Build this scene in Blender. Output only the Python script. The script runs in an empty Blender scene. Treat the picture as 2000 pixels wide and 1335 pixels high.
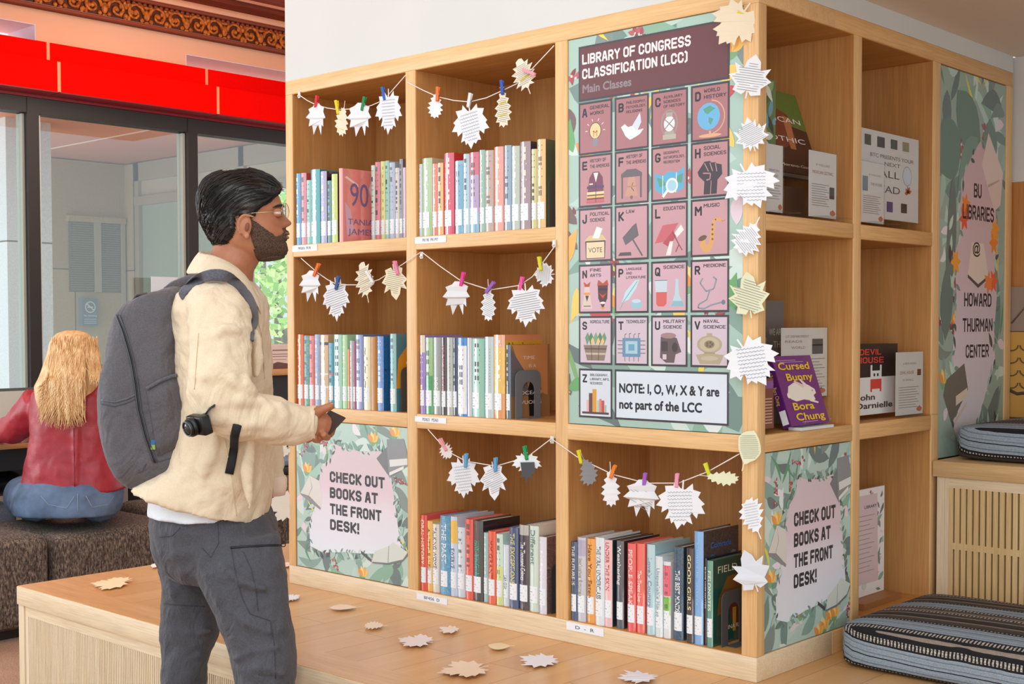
import bpy, bmesh, math, random
import numpy as np
from mathutils import Vector, Matrix
from mathutils.bvhtree import BVHTree

C = bpy.context.scene.collection
SC = bpy.context.scene
rnd = random.Random(7)
PI = math.pi

# ---------------------------------------------------------------- camera
S = 1.06
ZP = 0.45                                   # height of the seating platform above the floor
FPX, CX, CY = 2537.4567, 1000.0, 716.07     # focal length and principal point for a 2000 x 1335 frame
_y, _p, _r = (math.radians(a) for a in (42.73441888, -1.8495103, -0.14871518))
POS = np.array([1.55340726, -2.48345818, 0.80079282]) * S + np.array([0, 0, ZP])
_fw = np.array([-math.sin(_y)*math.cos(_p), math.cos(_y)*math.cos(_p), math.sin(_p)])
_rt = np.cross(_fw, [0, 0, 1]); _rt /= np.linalg.norm(_rt); _up = np.cross(_rt, _fw)
R0 = _rt*math.cos(_r)+_up*math.sin(_r); R1 = -_rt*math.sin(_r)+_up*math.cos(_r); R2 = _fw
cam = bpy.data.cameras.new('view_camera'); camo = bpy.data.objects.new('view_camera', cam); C.objects.link(camo)
cam.sensor_width = 36; cam.sensor_fit = 'HORIZONTAL'; cam.lens = FPX/2000*36
cam.shift_y = (CY-667.5)/2000; cam.clip_start = 0.05
camo.matrix_world = Matrix([[R0[i], R1[i], -R2[i], POS[i]] for i in range(3)]+[[0, 0, 0, 1]])
SC.camera = camo

# ---------------------------------------------------------------- sky, lights, exposure
SC.view_settings.view_transform = 'Standard'; SC.view_settings.look = 'None'
SC.view_settings.gamma = 1; SC.view_settings.use_curve_mapping = False
SC.view_settings.exposure = -0.14
W = bpy.data.worlds.new('sky'); SC.world = W; W.use_nodes = True
bg = W.node_tree.nodes['Background']; bg.inputs[0].default_value = (0.87, 0.95, 1.0, 1); bg.inputs[1].default_value = 1.15
def area(name, loc, target, sx, sy, power, col=(1, 1, 1)):
    l = bpy.data.lights.new(name, 'AREA'); l.shape = 'RECTANGLE'; l.size = sx; l.size_y = sy; l.energy = power; l.color = col
    o = bpy.data.objects.new(name, l); C.objects.link(o); o.location = loc
    o.rotation_euler = (Vector(target)-Vector(loc)).to_track_quat('-Z', 'Y').to_euler(); return o
area('room_ceiling_light', (0.5, -3.0, 3.3), (-0.7, 0.0, 0.5), 3.0, 2.0, 40, (1, .97, .94))
area('lounge_ceiling_light', (-3.6, 0.2, 3.3), (-3.6, 0.4, 0.0), 2.2, 2.2, 34, (1, .86, .74))
area('lounge_wall_fill', (-4.3, 1.7, 3.32), (-6.0, 2.0, 3.0), .4, 2.0, 26, (1, .86, .72))  # unseen lamp added to brighten the wall over the red panels
area('unseen_room_light', (-5.6, -3.4, 1.7), (-0.9, 0, 1.2), 2.4, 2.2, 120, (.90, .96, 1))  # area lamp standing in for daylight from the window wall out of view
area('unseen_room_light', (3.2, -4.6, 1.7), (-0.4, 0, 1.2), 0.6, 2.6, 60, (1, .95, .9))  # unseen warm lamp added at the right to brighten the shelf side
sun = bpy.data.lights.new('sun', 'SUN'); sun.energy = 7; sun.angle = 0.02; sun.color = (1, .95, .86)
suno = bpy.data.objects.new('sun', sun); C.objects.link(suno); suno.rotation_euler = Vector((0.5, -0.3, -0.9)).to_track_quat('-Z', 'Y').to_euler()

# ---------------------------------------------------------------- geometry helpers
def ray(px, py): return (px-CX)/FPX*R0-(py-CY)/FPX*R1+R2
def atd(px, py, D): return POS+ray(px, py)*D                       # a point at depth D in front of the camera
def onz(px, py, z): d = ray(px, py); return POS+d*((z-POS[2])/d[2])
def ony(px, py, y): d = ray(px, py); return POS+d*((y-POS[1])/d[1])
def onx(px, py, x): d = ray(px, py); return POS+d*((x-POS[0])/d[0])
def depth(P): return float(np.dot(np.asarray(P)-POS, R2))
UU = np.array([R0[0], R0[1], 0]); UU /= np.linalg.norm(UU)         # horizontal, to the right as seen
WW = np.array([-UU[1], UU[0], 0])                                  # horizontal, away
ZZ = np.array([0, 0, 1.0])

def lin(h):
    h = h.lstrip('#'); c = [int(h[i:i+2], 16)/255 for i in (0, 2, 4)]
    return tuple(x/12.92 if x <= .04045 else ((x+.055)/1.055)**2.4 for x in c)+(1,)
_M = {}
def mat(hexc, rough=.55, coat=0.0, metal=0.0, name=None):
    k = (hexc, rough, coat, metal)
    if k not in _M:
        m = bpy.data.materials.new(name or 'paint_'+hexc.lstrip('#')); m.use_nodes = True
        b = m.node_tree.nodes['Principled BSDF']
        b.inputs['Base Color'].default_value = lin(hexc); b.inputs['Roughness'].default_value = rough
        b.inputs['Coat Weight'].default_value = coat; b.inputs['Coat Roughness'].default_value = .08; b.inputs['Metallic'].default_value = metal
        _M[k] = m
    return _M[k]
class NT:
    def __init__(s, name):
        s.m = bpy.data.materials.new(name); s.m.use_nodes = True; s.t = s.m.node_tree; s.b = s.t.nodes['Principled BSDF']
    def n(s, typ, **kw):
        n = s.t.nodes.new(typ)
        for k, v in kw.items(): setattr(n, k, v)
        return n
    def l(s, a, b): s.t.links.new(a, b)
    def coord(s, scale=(1, 1, 1), rot=(0, 0, 0)):
        g = s.n('ShaderNodeTexCoord'); mp = s.n('ShaderNodeMapping'); s.l(g.outputs['Object'], mp.inputs['Vector'])
        mp.inputs['Scale'].default_value = scale; mp.inputs['Rotation'].default_value = rot; return mp.outputs[0]
    def noise(s, vec, scale, detail=3, rough=.5, dist=0):
        n = s.n('ShaderNodeTexNoise'); n.inputs['Scale'].default_value = scale; n.inputs['Detail'].default_value = detail
        n.inputs['Roughness'].default_value = rough; n.inputs['Distortion'].default_value = dist
        s.l(vec, n.inputs['Vector']); return n.outputs['Fac']
    def ramp(s, fac, stops, const=False):
        r = s.n('ShaderNodeValToRGB'); e = r.color_ramp
        if const: e.interpolation = 'CONSTANT'
        while len(e.elements) < len(stops): e.elements.new(.5)
        for i, (p, c) in enumerate(stops): e.elements[i].position = p; e.elements[i].color = lin(c) if isinstance(c, str) else c
        s.l(fac, r.inputs[0]); return r.outputs[0]
    def mix(s, fac, a, b, mode='MIX'):
        n = s.n('ShaderNodeMix', data_type='RGBA', blend_type=mode)
        for sock, v in ((n.inputs[0], fac), (n.inputs[6], a), (n.inputs[7], b)):
            if isinstance(v, (int, float)): sock.default_value = v
            elif isinstance(v, str): sock.default_value = lin(v)
            else: s.l(v, sock)
        return n.outputs[2]
    def col(s, c): s.l(c, s.b.inputs['Base Color']); return s
    def bump(s, h, strength=.3, dist=.002):
        n = s.n('ShaderNodeBump'); n.inputs['Strength'].default_value = strength; n.inputs['Distance'].default_value = dist
        s.l(h, n.inputs['Height']); s.l(n.outputs[0], s.b.inputs['Normal']); return s
    def rough(s, r): s.b.inputs['Roughness'].default_value = r; return s
def wood(name, a, b, axis, rough=.45, sc=1.0, contrast=.5):
    t = NT(name); v = [38*sc]*3; v['XYZ'.index(axis)] = 1.6*sc
    f = t.noise(t.coord(tuple(v)), 1.0, 5, .62, .35); v2 = [260*sc]*3; v2['XYZ'.index(axis)] = 9*sc
    f2 = t.noise(t.coord(tuple(v2)), 1.0, 2, .5)
    c = t.ramp(f, [(.5-contrast*.4, b), (.5+contrast*.4, a)])
    c = t.mix(.16, c, t.ramp(f2, [(.35, '#6a4826'), (.6, '#ffffff')]), 'MULTIPLY')
    return t.col(c).rough(rough).m
def fabric(name, a, b, scale=220, rough=.9, bump=.25, big=.15, sheen=.2):
    t = NT(name); v = t.coord(); f = t.noise(v, scale, 2, .6); g = t.noise(v, 9, 3)
    c = t.ramp(f, [(.36, b), (.64, a)]); c = t.mix(big, c, t.ramp(g, [(.3, b), (.7, a)]))
    t.col(c).rough(rough).bump(f, bump, .0015); t.b.inputs['Sheen Weight'].default_value = sheen; return t.m

class MB:
    """collects faces with material slots; build() links them as one mesh object"""
    def __init__(s): s.v = []; s.f = []; s.fm = []; s.mats = []; s.sm = []
    def mi(s, m):
        if m not in s.mats: s.mats.append(m)
        return s.mats.index(m)
    def add(s, vs, fs, m, smooth=False):
        o = len(s.v); s.v += [tuple(map(float, p)) for p in vs]; k = s.mi(m)
        for f in fs: s.f.append(tuple(i+o for i in f)); s.fm.append(k); s.sm.append(smooth)
        return s
    def box(s, lo, hi, m, ax=None, o=None):
        x0, y0, z0 = lo; x1, y1, z1 = hi
        p = [(x0, y0, z0), (x1, y0, z0), (x1, y1, z0), (x0, y1, z0), (x0, y0, z1), (x1, y0, z1), (x1, y1, z1), (x0, y1, z1)]
        if ax is not None: p = [np.asarray(o)+ax[0]*a+ax[1]*b+ax[2]*c for a, b, c in p]
        return s.add(p, [(3, 2, 1, 0), (4, 5, 6, 7), (0, 1, 5, 4), (1, 2, 6, 5), (2, 3, 7, 6), (3, 0, 4, 7)], m)
    def rings(s, rings, m, caps=True, smooth=True, closed=False):
        n = len(rings[0]); vs = [p for r in rings for p in r]; fs = []
        L = len(rings)
        for i in range(L if closed else L-1):
            for j in range(n):
                a, b = i*n+j, i*n+(j+1) % n; c, d = ((i+1) % L)*n+(j+1) % n, ((i+1) % L)*n+j
                fs.append((a, b, c, d))
        if caps and not closed: fs += [tuple(range(n))[::-1], tuple(range((L-1)*n, L*n))]
        return s.add(vs, fs, m, smooth)
    def tube(s, path, rad, m, n=12, caps=True, flat=None, up=None, smooth=True):
        P = [np.asarray(p, float) for p in path]; L = len(P)
        if not hasattr(rad, '__len__'): rad = [rad]*L
        rs = []; pu = None
        for i in range(L):
            t = P[min(i+1, L-1)]-P[max(i-1, 0)]; t = t/(np.linalg.norm(t)+1e-12)
            if pu is None:
                ref = np.asarray(up if up is not None else ((0, 0, 1.0) if abs(t[2]) < .9 else (1.0, 0, 0)), float)
            else: ref = pu
            u = ref-t*np.dot(ref, t); u /= np.linalg.norm(u)+1e-12; w = np.cross(t, u); pu = u
            ru, rw = (rad[i] if hasattr(rad[i], '__len__') else (rad[i], rad[i]*(flat or 1)))
            rs.append([P[i]+u*ru*math.cos(2*PI*k/n)+w*rw*math.sin(2*PI*k/n) for k in range(n)])
        return s.rings(rs, m, caps, smooth)
    def ell(s, c, r, m, ax=(np.array([1., 0, 0]), np.array([0, 1., 0]), np.array([0, 0, 1.])), nu=16, nv=10):
        c = np.asarray(c, float); vs = []; fs = []
        for i in range(nv+1):
            th = PI*i/nv
            for j in range(nu):
                ph = 2*PI*j/nu
                vs.append(c+ax[0]*r[0]*math.sin(th)*math.cos(ph)+ax[1]*r[1]*math.sin(th)*math.sin(ph)+ax[2]*r[2]*math.cos(th))
        for i in range(nv):
            for j in range(nu): fs.append((i*nu+j, (i+1)*nu+j, (i+1)*nu+(j+1) % nu, i*nu+(j+1) % nu))
        return s.add(vs, fs, m, True)
    def prism(s, pts, F, o0, o1, m, side=None):
        """polygon pts (u,v) through frame F(u,v,o), from offset o0 (back) to o1 (front)"""
        n = len(pts); a = [F(u, v, o1) for u, v in pts]; b = [F(u, v, o0) for u, v in pts]
        s.add(a+b, [tuple(range(n)), tuple(range(2*n-1, n-1, -1))]+[(i, n+i, n+(i+1) % n, (i+1) % n) for i in range(n)], m); return s
    def poly(s, pts, F, o, m):
        return s.add([F(u, v, o) for u, v in pts], [tuple(range(len(pts)))], m)
    def line(s, pts, F, o, w, m):
        for (a, b), (c, d) in zip(pts, pts[1:]):
            L = math.hypot(c-a, d-b) or 1e-9; nx, ny = -(d-b)/L*w/2, (c-a)/L*w/2
            s.poly([(a-nx, b-ny), (c-nx, d-ny), (c+nx, d+ny), (a+nx, b+ny)], F, o, m)
        return s
    def ellipse(s, u, v, ru, rv, F, o, m, n=16, rot=0):
        c, q = math.cos(rot), math.sin(rot)
        return s.poly([(u+ru*math.cos(t)*c-rv*math.sin(t)*q, v+ru*math.cos(t)*q+rv*math.sin(t)*c) for t in [2*PI*k/n for k in range(n)]], F, o, m)
    def ring(s, u, v, r, w, F, o, m, n=20, a0=0, a1=2*PI):
        return s.line([(u+r*math.cos(a0+(a1-a0)*k/n), v+r*math.sin(a0+(a1-a0)*k/n)) for k in range(n+1)], F, o, w, m)
    def build(s, name, parent=None, bevel=0, seg=2, sub=0, solid=0, label=None):
        me = bpy.data.meshes.new(name); off = np.array(parent_origin(parent))
        me.from_pydata([tuple(np.asarray(p)-off) for p in s.v], [], s.f); me.update()
        for m in s.mats: me.materials.append(m)
        me.polygons.foreach_set('material_index', s.fm); me.polygons.foreach_set('use_smooth', s.sm)
        return link(name, me, parent, bevel, seg, sub, solid, label)
_ORG = {}
def parent_origin(p):
    o = np.zeros(3)
    while p is not None: o = o+np.array(p.location); p = p.parent
    return o
def link(name, me, parent=None, bevel=0, seg=2, sub=0, solid=0, label=None):
    o = bpy.data.objects.new(name, me); C.objects.link(o)
    if parent is not None: o.parent = parent
    if solid: k = o.modifiers.new('s', 'SOLIDIFY'); k.thickness = solid; k.offset = 0
    if bevel:
        k = o.modifiers.new('b', 'BEVEL'); k.width = bevel; k.segments = seg; k.limit_method = 'ANGLE'; k.angle_limit = math.radians(40)
        for p in me.polygons: p.use_smooth = True
        k.harden_normals = False
    if sub: k = o.modifiers.new('u', 'SUBSURF'); k.levels = sub; k.render_levels = sub
    if label: o['label'] = label
    return o
def thing(name, label, cat, loc=(0, 0, 0), group=None):
    o = bpy.data.objects.new(name, None); C.objects.link(o); o.location = tuple(map(float, loc)); o.empty_display_size = .05
    o['label'] = label; o['category'] = cat
    if group: o['group'] = group
    return o
def tag(o, label, cat, group=None, kind=None):
    o['label'] = label; o['category'] = cat
    if group: o['group'] = group
    if kind: o['kind'] = kind
    return o
def struct(o, label=None):
    o['kind'] = 'structure'
    if label: o['label'] = label
    return o
def evaluated(o):
    dg = bpy.context.evaluated_depsgraph_get(); return bpy.data.meshes.new_from_object(o.evaluated_get(dg))
def remesh(mb, m, voxel=.006, smooth=6, disp=None, extra=None, sfac=.5):
    """union of the overlapping pieces in mb as one continuous mesh"""
    me = bpy.data.meshes.new('t'); me.from_pydata(mb.v, [], mb.f); me.update()
    bm = bmesh.new(); bm.from_mesh(me); bmesh.ops.recalc_face_normals(bm, faces=bm.faces); bm.to_mesh(me); bm.free()
    o = bpy.data.objects.new('t', me); C.objects.link(o)
    k = o.modifiers.new('r', 'REMESH'); k.mode = 'VOXEL'; k.voxel_size = voxel; k.use_smooth_shade = True
    if smooth: k = o.modifiers.new('s', 'SMOOTH'); k.factor = sfac; k.iterations = smooth
    for dsc in (disp or []):
        tx = bpy.data.textures.new('folds', 'CLOUDS'); tx.noise_scale = dsc[0]; tx.noise_depth = 2
        k = o.modifiers.new('d', 'DISPLACE'); k.texture = tx; k.strength = dsc[1]; k.mid_level = .5; k.texture_coords = 'LOCAL'
    bpy.context.view_layer.update()
    r = evaluated(o); bpy.data.objects.remove(o); r.materials.clear(); r.materials.append(m)
    for p in r.polygons: p.use_smooth = True; p.material_index = 0
    return r
def shift(me, parent):
    off = parent_origin(parent); a = np.empty(len(me.vertices)*3); me.vertices.foreach_get('co', a)
    a = (a.reshape(-1, 3)-off).ravel(); me.vertices.foreach_set('co', a); me.update(); return me
def bvh_of(me, off=(0, 0, 0)):
    a = np.empty(len(me.vertices)*3); me.vertices.foreach_get('co', a); a = a.reshape(-1, 3)+np.asarray(off)
    return BVHTree.FromPolygons([tuple(p) for p in a], [tuple(p.vertices) for p in me.polygons])
def stick(bvh, px, py, lift=.001):
    """the point of a surface seen at a pixel of the photograph, lifted a little along its normal"""
    d = Vector(ray(px, py)).normalized(); h = bvh.ray_cast(Vector(POS), d)
    if h[0] is None: 
        best = bvh.find_nearest(Vector(POS)+d*3.1); return np.array(best[0])+np.array(best[1])*lift, np.array(best[1])
    n = h[1]
    if n.dot(d) > 0: n = -n
    return np.array(h[0])+np.array(n)*lift, np.array(n)

# ---------------------------------------------------------------- lettering
_TX = {}
def glyphs(s, bold):
    k = (s, bold)
    if k not in _TX:
        cu = bpy.data.curves.new('t', 'FONT'); cu.body = s; cu.size = 1; cu.offset = bold; cu.resolution_u = 3; cu.space_line = 1.1
        o = bpy.data.objects.new('t', cu); C.objects.link(o); bpy.context.view_layer.update()
        me = evaluated(o); bpy.data.objects.remove(o); bpy.data.curves.remove(cu)
        v = [(p.co.x, p.co.y) for p in me.vertices]; f = [tuple(p.vertices) for p in me.polygons]
        bpy.data.meshes.remove(me); _TX[k] = (v, f)
    return _TX[k]
CAP = 0.729
def text(mb, F, s, u, v, h, o, m, w=None, align='L', bold=.02, sx=1.0, rot=0):
    """one line of lettering: cap height h, width w if given, baseline start (u,v)"""
    vs, fs = glyphs(s, 0)
    if not vs: return
    k = h/CAP; x0 = min(p[0] for p in vs); x1 = max(p[0] for p in vs); kx = k*sx
    if w: kx = w/(x1-x0)
    wd = (x1-x0)*kx; dx = {'L': 0, 'C': -wd/2, 'R': -wd}[align]; c, q = math.cos(rot), math.sin(rot); e = bold*.75
    for n, (ex, ey) in enumerate([(0, 0)]+[(e*math.cos(t*PI/4), e*math.sin(t*PI/4)) for t in range(8)] if bold > .026 else [(-e, -e), (e, -e), (-e, e), (e, e)] if bold > .013 else [(0, 0)]):   # struck several times for a heavier line
        out = []
        for x, y in vs:
            a, b = (x-x0+ex)*kx+dx, (y+ey)*k; out.append(F(u+a*c-b*q, v+a*q+b*c, o+n*1.5e-6))
        mb.add(out, fs, m)

# block capitals with cut corners: strokes on a 4 x 6 grid
def _oct(*k): return [(1, 0), (3, 0), (4, 1), (4, 5), (3, 6), (1, 6), (0, 5), (0, 1), (1, 0)]
BLK = {'A': [[(0, 0), (1.45, 6), (2.55, 6), (4, 0)], [(.5, 1.8), (3.5, 1.8)]], 'B': [[(0, 0), (0, 6), (3, 6), (4, 5), (4, 4), (3, 3.1), (0, 3.1)], [(3, 3.1), (4, 2.2), (4, 1), (3, 0), (0, 0)]], 'C': [[(4, 4.5), (4, 5), (3, 6), (1, 6), (0, 5), (0, 1), (1, 0), (3, 0), (4, 1), (4, 1.5)]], 'D': [[(0, 0), (0, 6), (2.8, 6), (4, 4.8), (4, 1.2), (2.8, 0), (0, 0)]],
 'E': [[(4, 6), (0, 6), (0, 0), (4, 0)], [(0, 3), (3.4, 3)]], 'F': [[(4, 6), (0, 6), (0, 0)], [(0, 2.9), (3.4, 2.9)]], 'G': [[(4, 5.1), (3.1, 6), (1, 6), (0, 5), (0, 1), (1, 0), (3, 0), (4, 1), (4, 2.5), (2.5, 2.5)]], 'H': [[(0, 0), (0, 6)], [(4, 0), (4, 6)], [(0, 3), (4, 3)]], 'I': [[(0, 0), (0, 6)]], 'J': [[(3.4, 6), (3.4, 1), (2.4, 0), (1, 0), (0, 1), (0, 1.8)]],
 'K': [[(0, 0), (0, 6)], [(4, 6), (1, 3), (4, 0)], [(0, 3), (1.2, 3)]], 'L': [[(0, 6), (0, 0), (3.6, 0)]], 'M': [[(0, 0), (0, 6), (2.5, 2.4), (5, 6), (5, 0)]], 'N': [[(0, 0), (0, 6), (4, 0), (4, 6)]], 'O': [_oct()], 'P': [[(0, 0), (0, 6), (3, 6), (4, 5), (4, 3.6), (3, 2.6), (0, 2.6)]], 'Q': [_oct(), [(2.2, 1.8), (4.2, -.4)]],
 'R': [[(0, 0), (0, 6), (3, 6), (4, 5), (4, 3.8), (3, 2.8), (0, 2.8)], [(2, 2.8), (4, 0)]], 'S': [[(4, 5.1), (3.1, 6), (1, 6), (0, 5), (0, 4), (1, 3.1), (3, 2.9), (4, 2), (4, 1), (3, 0), (.9, 0), (0, .9)]], 'T': [[(0, 6), (4.2, 6)], [(2.1, 6), (2.1, 0)]], 'U': [[(0, 6), (0, 1), (1, 0), (3, 0), (4, 1), (4, 6)]], 'V': [[(0, 6), (2.1, 0), (4.2, 6)]], 'W': [[(0, 6), (1.2, 0), (2.8, 4.4), (4.4, 0), (5.6, 6)]],
 'X': [[(0, 0), (4, 6)], [(0, 6), (4, 0)]], 'Y': [[(0, 6), (2.1, 3), (4.2, 6)], [(2.1, 3), (2.1, 0)]], 'Z': [[(0, 6), (4, 6), (0, 0), (4, 0)]], '!': [[(0, 6), (0, 2.7)], [(0, .1), (0, -.1)]], '[': [[(1.3, 6.4), (0, 5.6), (0, .4), (1.3, -.4)]], ']': [[(0, 6.4), (1.3, 5.6), (1.3, .4), (0, -.4)]], ',': [[(.3, .6), (0, -.9)]], ':': [[(0, .3), (0, -.3)], [(0, 4), (0, 3.4)]], '&': [[(4, 0), (.6, 4.6), (1.3, 6), (2.6, 6), (3.1, 4.8), (0, 2), (0, 1), (1, 0), (2.4, 0), (4, 2.4)]], '.': [[(0, .35), (0, -.35)]]}
def block(mb, F, s, u, v, h, o, m, w=None, align='L', st=1.25):
    """lettering in block capitals: cap height h, total width w"""
    x = 0; segs = []
    for ch in s:
        if ch == ' ': x += 2.6; continue
        g = BLK[ch]; wd = max(p[0] for q in g for p in q)
        for q in g:
            for i, (a, b) in enumerate(zip(q, q[1:])): segs.append((x+a[0], a[1], x+b[0], b[1], i > 0 or q[0] == q[-1], i < len(q)-2 or q[0] == q[-1]))
        x += wd+st+.75
    tot = x-.75; ky = h/(6+st); kx = (w/tot) if w else ky; x0 = u-{'L': 0, 'C': .5, 'R': 1}[align]*tot*kx; t = st/2
    for a, b, c, d, j0, j1 in segs:
        L = math.hypot(c-a, d-b); ex, ey = (c-a)/L, (d-b)/L; e0, e1 = (.42*t if j0 else t*(abs(ex) > .99)), (.42*t if j1 else t*(abs(ex) > .99))
        if not j0 and abs(ey) > .5: e0 = t if abs(ey) > .99 else t*.9
        if not j1 and abs(ey) > .5: e1 = t if abs(ey) > .99 else t*.9
        a, b, c, d = a-ex*e0, b-ey*e0, c+ex*e1, d+ey*e1; nx, ny = -ey*t, ex*t
        mb.poly([(x0+(p+t)*kx, v+(q+t)*ky) for p, q in ((a-nx, b-ny), (c-nx, d-ny), (c+nx, d+ny), (a+nx, b+ny))], F, o, m); o += 1.5e-6
# ---------------------------------------------------------------- wood and plain materials
OAK_Z = wood('oak_edge_upright', '#f0c891', '#e3b67c', 'Z'); OAK_X = wood('oak_edge_along', '#f0c891', '#e3b67c', 'X'); OAK_Y = wood('oak_edge_deep', '#e6ba80', '#d9a86c', 'Y')
INN_Z = wood('oak_shaded_upright', '#d6a062', '#c68d50', 'Z', .5); INN_X = wood('oak_shaded_along', '#d2994f', '#c08645', 'X', .5)  # same oak as the edges, darkened for the shade inside the compartments
PALE_X = wood('pale_oak_along', '#efdcbc', '#e6cda6', 'X'); PALE_Z = wood('pale_oak_upright', '#f0dfc2', '#e6d0ac', 'Z')
WHITE = mat('#f4f4f0', .6); BLACK = mat('#1c1b1d', .5); GREY = mat('#5d6066', .45)
ACRYL = bpy.data.materials.new('clear_acrylic'); ACRYL.use_nodes = True
def glassy(m, tint=(1, 1, 1, 1), fac=.10, rough=.02):
    t = m.node_tree; t.nodes.clear(); o = t.nodes.new('ShaderNodeOutputMaterial'); mx = t.nodes.new('ShaderNodeMixShader')
    a = t.nodes.new('ShaderNodeBsdfTransparent'); a.inputs[0].default_value = tint; g = t.nodes.new('ShaderNodeBsdfGlossy'); g.inputs['Roughness'].default_value = rough
    mx.inputs[0].default_value = fac
    t.links.new(a.outputs[0], mx.inputs[1]); t.links.new(g.outputs[0], mx.inputs[2]); t.links.new(mx.outputs[0], o.inputs[0])
glassy(ACRYL, (.93, .95, .96, 1), .07)

# ---------------------------------------------------------------- dimensions found from the photograph's perspective
XA = {k: v*S for k, v in dict(o=-1.6879, c1l=-1.6547, c1r=-1.1441, c2l=-1.1042, c2r=-.5916, c3l=-.5519, c3r=-.0397).items()}
ZA = {k: v*S+ZP for k, v in dict(t=1.55, r1t=1.5078, r1b=1.0463, r2t=1.0111, r2b=.5525, r3t=.5136, r3b=.0563, b=0).items()}
YB = {k: v*S for k, v in dict(c1l=.0333, c1r=.4353, c2l=.473, c2r=.8737, pl=.9183, pr=1.3706, e=1.4119).items()}
DEP = .36
def FA(u, v, o): return (u, -o, v)          # front of the shelf: u = x, v = z, o towards the room
def FB(u, v, o): return (o, u, v)           # side of the shelf: u = y, v = z
def A2(px, py, y=0): p = ony(px, py, y); return p[0], p[2]
def B2(px, py, x=0): p = onx(px, py, x); return p[1], p[2]

# ---------------------------------------------------------------- bookshelf
T2 = ZP+.455                                # top of the second seating tier
TY = .93                                    # front of the second tier
sh = thing('bookshelf', 'light oak corner bookshelf of square compartments holding the books and two flower-edged posters', 'bookshelf', (XA['o'], 0, ZP))
def upright(x0, x1, z0=ZA['r3b'], z1=ZA['r1t']):
    MB().box((x0, 0, z0), (x1, DEP, z1), OAK_Z).build('upright', sh, bevel=.0015)
upright(XA['o'], XA['c1l']); upright(XA['c1r'], XA['c2l']); upright(XA['c2r'], XA['c3l'])
m = MB().box((XA['c3r'], 0, ZA['r3b']), (0, YB['c1l'], ZA['r1t']), OAK_Z); m.build('corner_post', sh, bevel=.0015)
def uprightB(y0, y1, z0=ZA['r3b']): MB().box((-DEP, y0, z0), (0, y1, ZA['r1t']), OAK_Z).build('upright', sh, bevel=.0015)
uprightB(YB['c1r'], YB['c2l']); uprightB(YB['c2r'], YB['pl']); uprightB(YB['pr'], YB['e'])
m = MB().box((XA['o'], 0, ZA['r1t']), (0, DEP, ZA['t']), OAK_X); m.build('top_board', sh, bevel=.0015)
m = MB().box((-DEP, DEP+.0005, ZA['r1t']), (0, YB['e'], ZA['t']), OAK_Y); m.build('top_board', sh, bevel=.0015)
for a, b in (('r1b', 'r2t'), ('r2b', 'r3t')):
    for p, q in (('c1l', 'c1r'), ('c2l', 'c2r')) if b == 'r2t' else (('c1l', 'c1r'), ('c2l', 'c2r'), ('c3l', 'c3r')):
        MB().box((XA[p], 0, ZA[b]), (XA[q], DEP, ZA[a]), OAK_X).build('shelf_board', sh, bevel=.001)
    for p, q in (('c1l', 'c1r'), ('c2l', 'c2r')):
        if b == 'r3t' and p == 'c1l':
            MB().box((XA['c3r'], YB[p], ZA[b]), (0, YB[q], ZA[a]), OAK_Y).box((-DEP, DEP+.0005, ZA[b]), (XA['c3r'], YB[q], ZA[a]), OAK_Y).build('shelf_board', sh, bevel=.001); continue
        MB().box((-DEP, YB[p], ZA[b]), (0, YB[q], ZA[a]), OAK_Y).build('shelf_board', sh, bevel=.001)
m = MB().box((XA['o'], 0, ZP), (0, DEP, ZA['r3b']), PALE_X); m.build('base_board', sh, bevel=.0015)
m = MB().box((-DEP, DEP+.0005, ZP), (0, YB['e'], ZA['r3b']), OAK_Y); m.build('base_board', sh, bevel=.0015)
# back panels and compartment linings, the oak darkened for inner shade
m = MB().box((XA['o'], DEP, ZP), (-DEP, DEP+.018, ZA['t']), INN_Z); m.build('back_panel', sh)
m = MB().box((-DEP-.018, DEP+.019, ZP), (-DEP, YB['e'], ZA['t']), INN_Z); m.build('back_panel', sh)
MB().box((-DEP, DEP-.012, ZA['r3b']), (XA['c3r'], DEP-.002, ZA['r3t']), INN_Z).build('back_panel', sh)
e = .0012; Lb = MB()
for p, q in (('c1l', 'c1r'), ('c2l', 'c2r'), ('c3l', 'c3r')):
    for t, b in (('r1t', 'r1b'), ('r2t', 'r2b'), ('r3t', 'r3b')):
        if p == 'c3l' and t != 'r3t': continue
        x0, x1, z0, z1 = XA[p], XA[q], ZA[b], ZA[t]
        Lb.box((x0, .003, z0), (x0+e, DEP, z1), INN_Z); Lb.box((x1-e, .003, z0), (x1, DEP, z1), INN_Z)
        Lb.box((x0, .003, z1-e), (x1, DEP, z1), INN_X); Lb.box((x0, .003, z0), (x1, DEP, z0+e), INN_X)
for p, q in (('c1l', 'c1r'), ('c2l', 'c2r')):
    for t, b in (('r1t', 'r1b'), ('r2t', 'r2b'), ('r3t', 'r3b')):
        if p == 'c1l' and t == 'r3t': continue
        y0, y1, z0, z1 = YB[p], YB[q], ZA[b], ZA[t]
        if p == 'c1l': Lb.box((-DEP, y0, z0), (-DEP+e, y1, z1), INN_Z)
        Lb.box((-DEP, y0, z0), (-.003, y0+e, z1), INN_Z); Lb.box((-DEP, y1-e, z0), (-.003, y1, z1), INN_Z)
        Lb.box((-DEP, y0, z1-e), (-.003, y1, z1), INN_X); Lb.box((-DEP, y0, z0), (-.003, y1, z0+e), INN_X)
Lb.build('compartment_lining', sh)
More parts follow.
